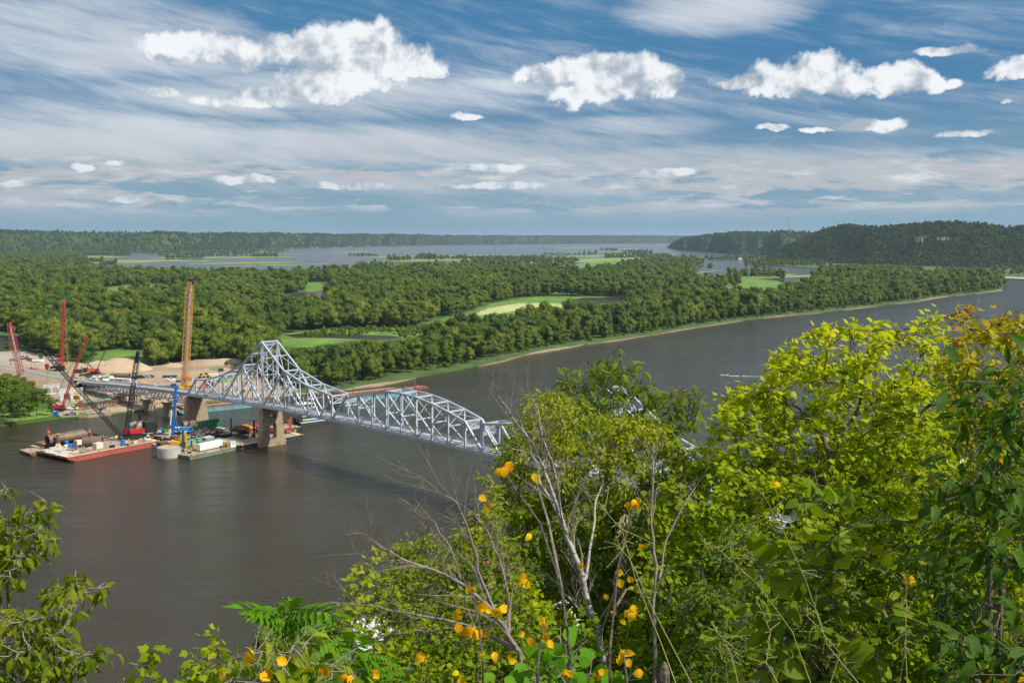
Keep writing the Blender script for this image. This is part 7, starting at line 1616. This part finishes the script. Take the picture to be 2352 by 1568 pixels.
# far to near
PL('walnut_tree', 'dark green walnut tree with feathery compound leaves standing before the river', 'tree', [(1245, 908), (1310, 862), (1318, 842), (1345, 826), (1378, 838), (1388, 822), (1430, 806), (1468, 826), (1476, 872), (1508, 892), (1520, 930), (1505, 990), (1400, 1010), (1250, 975)], 34, 28, 'compound', 'walnut', 5.0, 2.2, 150, .42, .55, .4, (1400, 36), rtrunk=.2)
PL('walnut_limb', 'separate dark walnut spray hanging right of the walnut tree', 'tree', [(1500, 935), (1545, 905), (1555, 884), (1588, 884), (1612, 935), (1602, 985), (1570, 975), (1540, 1005), (1495, 1000)], 33, 28, 'compound', 'walnut', 4.4, 1.4, 50, .45, .6, .4, (1480, 36), rtrunk=.12)
PL('hackberry_tree', 'dense green small-leaved tree right of the white-barked birch', 'tree', [(1150, 1045), (1165, 1005), (1195, 970), (1222, 915), (1250, 905), (1330, 935), (1420, 955), (1500, 975), (1560, 1000), (1600, 1045), (1640, 1120), (1655, 1300), (1640, 1420), (1210, 1430), (1190, 1330), (1165, 1200), (1140, 1090)], 27, 13, 'small', 'birchleaf', 5.0, 3.2, 420, .42, .55, .6, (1450, 29), rtrunk=.22)
PL('hackberry_tree', 'rounded green small-leaved tree over the water, left of the birch', 'tree', [(885, 1310), (925, 1250), (965, 1228), (1010, 1245), (1050, 1235), (1100, 1195), (1150, 1235), (1180, 1300), (1120, 1350), (1000, 1375), (920, 1350)], 24, 12.5, 'small', 'birchleaf', 2.6, 1.6, 90, .30, .55, .6, (1060, 25), rtrunk=.12)
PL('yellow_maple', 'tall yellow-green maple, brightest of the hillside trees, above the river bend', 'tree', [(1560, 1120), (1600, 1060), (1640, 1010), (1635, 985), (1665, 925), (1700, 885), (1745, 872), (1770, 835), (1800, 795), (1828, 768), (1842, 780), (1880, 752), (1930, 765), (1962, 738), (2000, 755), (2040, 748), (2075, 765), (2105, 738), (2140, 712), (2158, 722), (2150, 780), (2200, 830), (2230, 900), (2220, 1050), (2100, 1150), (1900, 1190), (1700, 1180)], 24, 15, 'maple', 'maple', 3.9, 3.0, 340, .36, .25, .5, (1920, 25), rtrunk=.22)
PL('oak_brush', 'browning small tree with thin leading shoots at the upper right edge', 'tree', [(2150, 800), (2185, 740), (2215, 700), (2228, 702), (2232, 750), (2262, 745), (2270, 712), (2282, 715), (2290, 745), (2340, 720), (2400, 710), (2420, 1080), (2240, 1100), (2160, 950)], 17, 17, 'maple', 'oak', 3.2, 2.0, 140, .26, .3, .6, (2290, 18), rtrunk=.12)
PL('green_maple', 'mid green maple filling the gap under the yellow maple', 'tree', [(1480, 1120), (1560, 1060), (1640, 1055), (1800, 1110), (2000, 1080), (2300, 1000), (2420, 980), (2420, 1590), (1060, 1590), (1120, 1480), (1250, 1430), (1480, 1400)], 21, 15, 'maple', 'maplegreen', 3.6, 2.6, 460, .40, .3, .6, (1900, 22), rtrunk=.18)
PL('undergrowth_tree', 'shaded leafy thicket low on the slope at the lower right', 'thicket', [(1040, 1590), (1150, 1450), (1400, 1380), (1700, 1250), (2100, 1180), (2420, 1100), (2420, 1620), (1040, 1620)], 26, 17, 'small', 'walnut', 3.2, 2.0, 300, .6, .4, .7, (1750, 27), rtrunk=.15)
PL('river_maple', 'light green maple sloping down to the water beside the dead branches', 'tree', [(730, 1490), (765, 1410), (800, 1345), (795, 1300), (830, 1285), (850, 1255), (868, 1262), (880, 1300), (905, 1350), (970, 1420), (1100, 1470), (1230, 1500), (1260, 1590), (720, 1590)], 17, 17, 'maple', 'maplegreen', 2.5, 1.6, 170, .24, .25, .55, (980, 18), rtrunk=.10)
PL('river_maple', 'small light green maple bush at the bottom, right of the lone sprig', 'shrub', [(398, 1590), (415, 1530), (440, 1500), (470, 1492), (480, 1462), (492, 1448), (505, 1475), (520, 1500), (560, 1520), (620, 1590)], 14, 17, 'maple', 'maplegreen', 2.4, .9, 50, .17, .25, .55, (510, 15), rtrunk=.05)
PL('leafy_shoots', 'light leafy shoots among the dead branches above the water', 'shrub', [(900, 1300), (960, 1255), (1040, 1260), (1090, 1180), (1110, 1090), (1140, 1130), (1200, 1300), (1230, 1480), (1000, 1500), (860, 1400)], 13.5, 15, 'small', 'birchleaf', 1.5, .9, 110, .16, .4, .6, (1150, 14), rtrunk=.03)
PL('leafy_maple', 'low green maple under the dead branches at the centre of the slope', 'tree', [(980, 1400), (1060, 1345), (1150, 1320), (1230, 1330), (1260, 1420), (1230, 1560), (1000, 1570), (900, 1500)], 19, 15, 'maple', 'maplegreen', 3.0, 1.4, 150, .28, .3, .55, (1120, 20), rtrunk=.10)
PL('maple_sprig', 'lone maple sprig rising from the bottom edge over the water', 'shrub', [(292, 1530), (325, 1512), (330, 1485), (350, 1478), (376, 1498), (360, 1515), (378, 1530), (355, 1548), (400, 1590), (310, 1590), (318, 1550)], 8, 30, 'maple', 'maplegreen', 2.0, .25, 12, .09, .25, .5, (345, 8.2), rtrunk=.015, single=60)
PL('elm_shrub', 'leafy elm shoots with drooping leaves along the left edge', 'shrub', [(-40, 1180), (20, 1165), (60, 1158), (85, 1165), (105, 1140), (130, 1150), (118, 1185), (90, 1200), (100, 1230), (128, 1236), (105, 1262), (98, 1290), (70, 1300), (45, 1310), (20, 1350), (-40, 1370)], 7.2, 26, 'oval', 'elm', 3.3, .5, 90, .075, .85, .5, (-20, 7.4), rtrunk=.03, single=150, bark='twig')
PL('elm_shrub', 'lower elm branches arching right over the water at the bottom left', 'shrub', [(-40, 1400), (20, 1390), (60, 1400), (110, 1350), (150, 1345), (165, 1325), (200, 1325), (238, 1345), (232, 1370), (190, 1380), (160, 1400), (190, 1415), (180, 1445), (160, 1455), (155, 1490), (130, 1510), (185, 1500), (238, 1495), (235, 1515), (190, 1530), (175, 1590), (-40, 1590)], 6.8, 28, 'oval', 'elm', 3.4, .5, 140, .075, .85, .5, (10, 7.0), rtrunk=.03, single=200, bark='twig')
PL('elm_shrub', 'small leaf tuft entering at the left edge above the other elm shoots', 'shrub', [(-30, 1110), (5, 1106), (18, 1120), (30, 1140), (12, 1150), (-30, 1150)], 7.2, 33, 'oval', 'elm', 2.2, .15, 5, .07, .55, .5, (-25, 7.3), rtrunk=.012, single=14, bark='twig')
PL('dark_elm', 'shadowed elm with large toothed leaves along the right edge', 'tree', [(2165, 885), (2200, 860), (2250, 870), (2300, 850), (2352, 835), (2420, 820), (2420, 1620), (2140, 1620), (2120, 1500), (2160, 1350), (2110, 1300), (2170, 1180), (2130, 1070), (2175, 1030), (2240, 1040), (2230, 960), (2180, 930)], 6.2, 44, 'oval', 'elmdark', 2.1, .9, 110, .22, .45, .5, (2330, 6.6), rtrunk=.05, single=290)
PL('basswood_sapling', 'basswood saplings with big heart-shaped leaves, left of the dark elm', 'sapling', [(1735, 1250), (1790, 1190), (1800, 1140), (1835, 1105), (1870, 1110), (1900, 1160), (1925, 1210), (1985, 1195), (2010, 1165), (2030, 1170), (2070, 1215), (2062, 1300), (2075, 1400), (2040, 1480), (2000, 1590), (1700, 1590), (1720, 1480), (1650, 1400), (1640, 1335), (1700, 1320)], 6.4, 44, 'round', 'basswood', 1.5, .7, 80, .20, .2, .6, (1880, 6.6), rtrunk=.022, single=260)
PL('sunlit_shrub', 'drooping large-leaved shrub with yellowing leaves at the bottom, left of centre', 'shrub', [(505, 1590), (530, 1500), (560, 1470), (600, 1450), (640, 1465), (700, 1450), (760, 1470), (800, 1500), (840, 1540), (850, 1590)], 5.0, 52, 'oval', 'basswood', 1.9, .4, 40, .13, .8, .45, (680, 5.2), rtrunk=.02, single=180, bark='twig')
PL('low_bush', 'leafy bush with rounded leaves along the bottom edge right of centre', 'bush', [(1090, 1600), (1130, 1530), (1200, 1500), (1290, 1470), (1360, 1490), (1420, 1510), (1480, 1560), (1500, 1600)], 6.0, 40, 'round', 'bright', 1.7, .4, 30, .14, .4, .6, (1300, 6.1), rtrunk=.02, single=120, bark='twig')
PL('small_leaf_scrub', 'fine-leaved yellowish scrub between the hackberry and the basswood', 'scrub', [(1560, 1300), (1640, 1230), (1720, 1180), (1760, 1230), (1740, 1400), (1700, 1590), (1540, 1590), (1560, 1450)], 13, 16, 'small', 'shrub', 1.8, 1.0, 90, .22, .3, .7, (1640, 13.5), rtrunk=.04)
# young walnut top with arching compound leaves
ap = R(655, 1478, 8.0); gz = slope_z(ap.x, ap.y); e = thing('young_walnut', 'bright green young walnut crown with arching compound leaves at the bottom', 'sapling', (ap.x, ap.y, gz)); b0 = Vector((ap.x, ap.y, gz))
tops = R(655, 1430, 8.0); mb = MB(); mb.tube([b0, b0.lerp(tops, .5) + Vector((.05, 0, 0)), tops], [.03, .022, .012], 6); part('stem', mb, M['twig'], e, True)
for (x, y, px) in ((578, 1385, 95), (600, 1372, 85), (665, 1368, 70), (735, 1378, 95), (742, 1410, 95), (738, 1440, 90), (600, 1420, 80), (640, 1462, 60), (700, 1462, 75), (690, 1400, 75), (590, 1402, 85)):
    tip = R(x, y, 8.0 + rng.uniform(-.35, .35)); s0 = tops + Vector((0, 0, rng.uniform(-.12, .02))); d_ = (tip - s0); xx = (d_ + Vector((0, 0, .06))).normalized(); yy = Vector((0.1, -.35, 1)).cross(xx).normalized(); zz = xx.cross(yy); o = link('leaf', one_leaf('compound', 'bright', int(rng.integers(0, 3))), e)
    mw = Matrix(((xx.x, yy.x, zz.x), (xx.y, yy.y, zz.y), (xx.z, yy.z, zz.z))).to_4x4(); mw.translation = s0 - b0; o.matrix_local = mw @ Matrix.Scale(d_.length * 1.12, 4)
PL('young_walnut', 'low walnut foliage to the right of the arching young crown', 'sapling', [(690, 1500), (740, 1470), (800, 1480), (860, 1510), (900, 1590), (700, 1590)], 9, 110, 'compound', 'bright', 2.0, .5, 14, .15, .5, .4, (790, 9.2), rtrunk=.02, single=60, bark='twig')
# bare and white-barked wood
def limb(mb, p, d_, L_, r, lev, curl=.25, rate=.62, twig=3):
    n = 6; pts = [p]; rr = [r]; d_ = d_.normalized()
    for i in range(n):
        d_ = (d_ + Vector(rng.normal(size=3)) * curl * .35).normalized(); pts.append(pts[-1] + d_ * L_ / n); rr.append(r * (1 - .72 * (i + 1) / n))
    mb.tube(pts, rr, 5 if lev > 1 else 3, False)
    if lev > 0:
        for k in range(twig + (lev > 1)):
            i = random.randrange(1, n); side = Vector(rng.normal(size=3)); side = (side - d_ * side.dot(d_)).normalized(); limb(mb, pts[i], (d_ * .8 + side * .75 + Vector((0, 0, .15))), L_ * rate * random.uniform(.6, 1.1), rr[i] * .55, lev - 1, curl, rate, twig)
def path_tree(name, label, base, dist, paths, bark, lev=2, cat='tree', scale=1.0, tw=3):
    """trunk and limbs follow given courses: paths of (x, y, radius in m) with a depth offset"""
    g0 = R(base, 1300, dist); gz = slope_z(g0.x, g0.y); b0 = Vector((g0.x, g0.y, gz - .3)); e = thing(name, label, cat, tuple(b0)); first = True
    for pts, off in paths:
        P = [R(x, y, dist + off * (i / max(1, len(pts) - 1))) for i, (x, y, r) in enumerate(pts)]; rr = [r for *_, r in pts]
        Q, q = [P[0]], [rr[0]]
        for a, b, ra, rb in zip(P[:-1], P[1:], rr[:-1], rr[1:]):
            for k in (1 / 3, 2 / 3, 1): Q.append(a.lerp(b, k) + Vector(rng.normal(size=3)) * .02 * (b - a).length * (k < 1)); q.append(ra + (rb - ra) * k)
        if first: Q = [b0] + Q; q = [rr[0] * 1.15] + q
        mb = MB(); mb.tube(Q, q, 8); part('trunk' if first else 'limb', mb, M[bark], e, True, smooth=True); first = False
        mb = MB()
        for i in range(3, len(Q)):
            if random.random() < .85:
                d_ = (Q[i] - Q[i - 1]).normalized(); s_ = Vector(rng.normal(size=3)); s_ = (s_ - d_ * s_.dot(d_)).normalized(); limb(mb, Q[i], d_ * .7 + s_ * .6 + Vector((0, 0, .2)), scale * random.uniform(.5, 1.1), max(q[i] * .38, .0045), lev, .3, .6, tw)
        part('twigs', mb, M[bark] if bark != 'birch' else M['twig'], e, True, kind='stuff')
    return e
path_tree('birch_tree', 'half-bare birch with white bark rising in front of the bridge', 1395, 19.5, [([(1385, 1510, 0.0598), (1372, 1440, 0.0569), (1352, 1390, 0.0547), (1338, 1320, 0.0526), (1310, 1250, 0.0475), (1285, 1180, 0.0403), (1262, 1110, 0.0331), (1240, 1055, 0.0288), (1215, 1010, 0.0238), (1185, 970, 0.0187), (1160, 930, 0.0130), (1140, 905, 0.0072)], -.5),
    ([(1300, 1225, 0.0382), (1272, 1160, 0.0310), (1240, 1110, 0.0238), (1232, 1060, 0.0187), (1218, 1040, 0.0144), (1175, 1030, 0.0094)], .8), ([(1290, 1190, 0.0288), (1282, 1120, 0.0238), (1268, 1060, 0.0216), (1245, 1000, 0.0166), (1235, 940, 0.0122), (1212, 890, 0.0072)], -.8), ([(1345, 1330, 0.0288), (1362, 1220, 0.0238), (1368, 1150, 0.0187), (1385, 1110, 0.0122)], .6), ([(1380, 1440, 0.0331), (1330, 1400, 0.0187), (1300, 1365, 0.0094)], .3)], 'birch', 2, scale=1.2)
path_tree('bare_tree', 'grey leafless tree forking upward right of the birch', 1500, 17, [([(1505, 1500, 0.0300), (1500, 1400, 0.0270), (1508, 1300, 0.0240), (1495, 1200, 0.0210), (1500, 1100, 0.0180), (1497, 1030, 0.0090)], .2), ([(1515, 1330, 0.0180), (1530, 1240, 0.0150), (1570, 1160, 0.0120), (1610, 1100, 0.0060)], .6)], 'twig', 2, scale=.9)
path_tree('dead_tree', 'dead grey tree spreading bare branches left over the water', 1200, 11.5, [([(1195, 1500, 0.0279), (1160, 1440, 0.0260), (1115, 1385, 0.0236), (1060, 1340, 0.0198), (1000, 1310, 0.0161), (940, 1290, 0.0124), (880, 1260, 0.0074), (850, 1235, 0.0037)], -.4),
    ([(1180, 1490, 0.0248), (1090, 1440, 0.0211), (1000, 1420, 0.0174), (920, 1405, 0.0136), (840, 1390, 0.0099), (760, 1382, 0.0062)], .5), ([(1140, 1420, 0.0186), (1105, 1330, 0.0161), (1085, 1250, 0.0136), (1065, 1190, 0.0112), (1045, 1150, 0.0081), (1010, 1130, 0.0043)], -.5), ([(1170, 1450, 0.0155), (1168, 1370, 0.0136), (1150, 1290, 0.0112), (1120, 1220, 0.0087), (1090, 1180, 0.0050)], .2), ([(1090, 1440, 0.0136), (990, 1450, 0.0099), (900, 1455, 0.0074), (840, 1470, 0.0043)], .5), ([(1060, 1340, 0.0124), (1040, 1270, 0.0099), (1000, 1200, 0.0062), (960, 1180, 0.0031)], .3)], 'twig', 2, scale=.75, tw=3)
path_tree('bare_limb', 'bare limb reaching across the gap under the yellow maple', 1760, 22, [([(1930, 1180, .06), (1880, 1090, .05), (1800, 1060, .04), (1720, 1070, .03)], .4), ([(1920, 1130, .05), (1890, 1000, .04), (1850, 950, .03), (1790, 905, .02)], .4), ([(1905, 1060, .045), (1960, 960, .035), (1990, 880, .02)], .4)], 'trunk', 1, scale=1.0)
# saplings with golden leaves: each leaf its own
def golden(label, base, dist, stem, leaves, r=.0075):
    g0 = R(base, 1500, dist); gz = slope_z(g0.x, g0.y); b0 = Vector((g0.x, g0.y, gz - .1)); e = thing('golden_sapling', label, 'sapling', tuple(b0))
    for k, st in enumerate(stem):
        P = [R(x, y, dist + .15 * k) for x, y in st]; P = ([b0] + P) if k == 0 else P; mb = MB(); mb.tube(P, [r * (1 - .7 * i / len(P)) for i in range(len(P))], 5, False); part('stem', mb, M['trunk'] if k == 0 else M['twig'], e, True)
    for (x, y, n, px) in leaves:
        c = R(x, y, dist + random.uniform(-.1, .1))
        for i in range(int(n * 1.15 + .5)):
            s_ = px * .64 * dist / F * random.uniform(.7, 1.15); a = random.uniform(0, 2 * PI); xx = Vector((math.cos(a) * .7, random.uniform(-.5, .2), random.uniform(-1.0, .05))).normalized(); yy = Vector((random.uniform(-.5, .5), -1, random.uniform(-.3, .8))).cross(xx).normalized(); zz = xx.cross(yy)
            o = link('leaf', one_leaf('oval', 'gold', random.randrange(3)), e); mw = Matrix(((xx.x, yy.x, zz.x), (xx.y, yy.y, zz.y), (xx.z, yy.z, zz.z))).to_4x4(); mw.translation = c + Vector((random.uniform(-.6, .6) * s_, random.uniform(-.4, .4) * s_, random.uniform(-.3, .5) * s_)) - b0; o.matrix_local = mw @ Matrix.Diagonal((s_, s_ * 1.9, s_ * random.uniform(.6, 2.2), 1))
golden('slender bare sapling with golden leaves, its top leaf cluster highest over the water', 1300, 4.6, [[(1310, 1500), (1290, 1350), (1240, 1200), (1165, 1095)], [(1290, 1350), (1260, 1200), (1232, 1108)]], [(1160, 1070, 5, 44), (1230, 1095, 1, 40), (1112, 1150, 2, 42), (1205, 1330, 3, 44), (1330, 1300, 1, 28), (1218, 1222, 2, 30)])
golden('bare sapling with a golden cluster in front of the dark hackberry', 1440, 4.4, [[(1400, 1500), (1420, 1300), (1455, 1165)], [(1410, 1400), (1440, 1350)]], [(1455, 1150, 6, 36), (1438, 1325, 3, 46), (1450, 1400, 4, 34), (1490, 1255, 1, 34), (1388, 1360, 1, 28), (1425, 1412, 2, 30)])
golden('crooked dark stem with hanging golden leaves at the lower centre', 1080, 4.8, [[(1110, 1520), (1095, 1400), (1085, 1350)], [(1100, 1460), (1150, 1410)]], [(1085, 1350, 3, 38), (1140, 1395, 4, 40), (1092, 1450, 4, 44), (1040, 1420, 2, 40), (1110, 1395, 2, 26), (1060, 1398, 2, 24)])
golden('sapling with orange and brown curled leaves near the bottom centre', 1240, 4.6, [[(1235, 1540), (1240, 1480), (1250, 1430)]], [(1248, 1425, 3, 34), (1212, 1455, 2, 34), (1258, 1462, 3, 34), (990, 1505, 3, 40), (1165, 1510, 2, 34), (1120, 1500, 2, 34)])
golden('low sapling with golden leaves at the bottom right of centre', 1430, 4.4, [[(1440, 1560), (1432, 1500)]], [(1432, 1500, 5, 38), (1300, 1540, 3, 34), (1360, 1550, 3, 34), (1480, 1550, 2, 34), (1060, 1545, 2, 36)])
golden('yellowing leaves hanging in the shrub at the bottom left of centre', 640, 4.7, [[(640, 1560), (620, 1500)]], [(565, 1495, 2, 48), (640, 1510, 1, 50), (600, 1545, 2, 50), (690, 1530, 1, 44), (745, 1530, 1, 44), (530, 1545, 1, 44), (795, 1555, 2, 40), (860, 1545, 2, 36)])
golden('scattered orange leaves in the thicket at the right', 2080, 7, [[(2080, 1400), (2085, 1330)]], [(2085, 1322, 3, 30), (2310, 1060, 1, 40), (1790, 1110, 2, 22), (2270, 1010, 1, 30), (2330, 1545, 3, 60), (2140, 1360, 1, 26)])
# tall weeds
def weed(label, dist, pts, seeds=30, r=.0024):
    P = [R(x, y, dist) for x, y in pts]; g0 = P[0]; gz = slope_z(g0.x, g0.y); b0 = Vector((g0.x, g0.y, gz)); e = thing('tall_weed', label, 'weed', tuple(b0)); Q = [b0] + P; mb = MB(); mb.tube(Q, [r * (1 - .7 * i / len(Q)) for i in range(len(Q))], 5, False); part('stem', mb, M['weed'], e, True)
    mb = MB()
    for i in range(seeds):
        k = random.uniform(.3, 1) * (len(P) - 1); j = min(int(k), len(P) - 2); p = P[j].lerp(P[j + 1], k - j); q = p + Vector(rng.normal(size=3)) * .028 * random.uniform(.4, 1.6); mb.tube([p, q], [.0011, .0008], 3, False)
        for w_ in (.5, .75, 1): s_ = p.lerp(q, w_); mb.ball(s_, .0028, 4, 3)
    part('seed_heads', mb, M['weed'], e, True, kind='stuff')
weed('leaning yellow-green weed crossing the basswood from lower right', 4.0, [(1990, 1590), (1900, 1480), (1850, 1330), (1800, 1220), (1750, 1130)])
weed('arching weed with seed spikes in front of the green maple', 4.2, [(1870, 1590), (1820, 1450), (1740, 1340), (1650, 1260), (1610, 1240)])
weed('thin upright weed left of the dark elm', 4.2, [(2085, 1590), (2080, 1480), (2082, 1400), (2080, 1320)])
weed('yellow weed stem bending left beside the golden cluster', 3.8, [(1560, 1590), (1520, 1480), (1460, 1330), (1430, 1220), (1380, 1160), (1320, 1110)], 34)
weed('second yellow weed crossing the lower middle', 3.9, [(1600, 1590), (1500, 1400), (1450, 1290), (1420, 1250)], 20)
weed('dry weed at the bottom between shrubs', 3.6, [(1700, 1590), (1680, 1500), (1640, 1440)], 24)
weed('dry branching weed low in the basswood', 3.6, [(1800, 1590), (1760, 1520), (1770, 1450), (1740, 1380)], 24)
weed('reddish dry weed crossing before the basswood', 3.7, [(1900, 1590), (1930, 1500), (1880, 1440), (1850, 1410)], 20)
p = R(1525, 1560, 4.0); mb = MB(); mb.tube([Vector((p.x, p.y, slope_z(p.x, p.y))), p], .008, 5); mb.ball(p, (.022, .022, .07), 8, 8); solo('mullein_spike', mb, M['trunk'], 'brown dried flower spike at the bottom edge', 'weed', None, (p.x, p.y, slope_z(p.x, p.y)))
# slope cover
sp = []
for _ in range(900):
    x, y = random.uniform(-40, 120), random.uniform(34, 150); z = slope_z(x, y)
    q = pj(np.array([[x, y, z + 3]]))[0]
    if q[0] > 620 + max(0, (1568 - q[1])) * .9: sp.append((x, y, z - .4))
sp = np.array(sp); forest_stuff('slope_brush', sp, rng.uniform(.4, .9, len(sp)), rng.uniform(0, 6.28, len(sp)), rng.integers(0, 2, len(sp)), M['shrub'], PROTO[6:8])

# trees of the town below the bluff
tw = []
for _ in range(4600):
    x, y = random.uniform(-60, 620), random.uniform(90, 620)
    if inpoly(np.array([[x, y]]), [(p_.x, p_.y) for p_ in nr])[0] and slope_z(x, y) < 30:
        if (Vector((x, y, 0)) - Vector((B0.x, B0.y, 0)) - BD * ((Vector((x, y, 0)) - B0).dot(BT) / BL)).length < 16: continue
        tw.append((x, y, max(.9, slope_z(x, y) - .5), random.uniform(.32, .62)))
tw = np.array(tw); forest_stuff('town_trees', tw[:, :3], tw[:, 3], rng.uniform(0, 6.28, len(tw)), rng.integers(0, 6, len(tw)), M['crown'], PROTO[:6])

for i in range(12):
    y = 26 + i * 5.5; x = y * .60 + 9 + (i * 37 % 11); tree(50 + i % 2, (x, y, slope_z(x, y) - .4), .5, i, 'airy hillside tree just beyond the right edge of the view', 'hillside trees right of the view', 'hillside_tree')
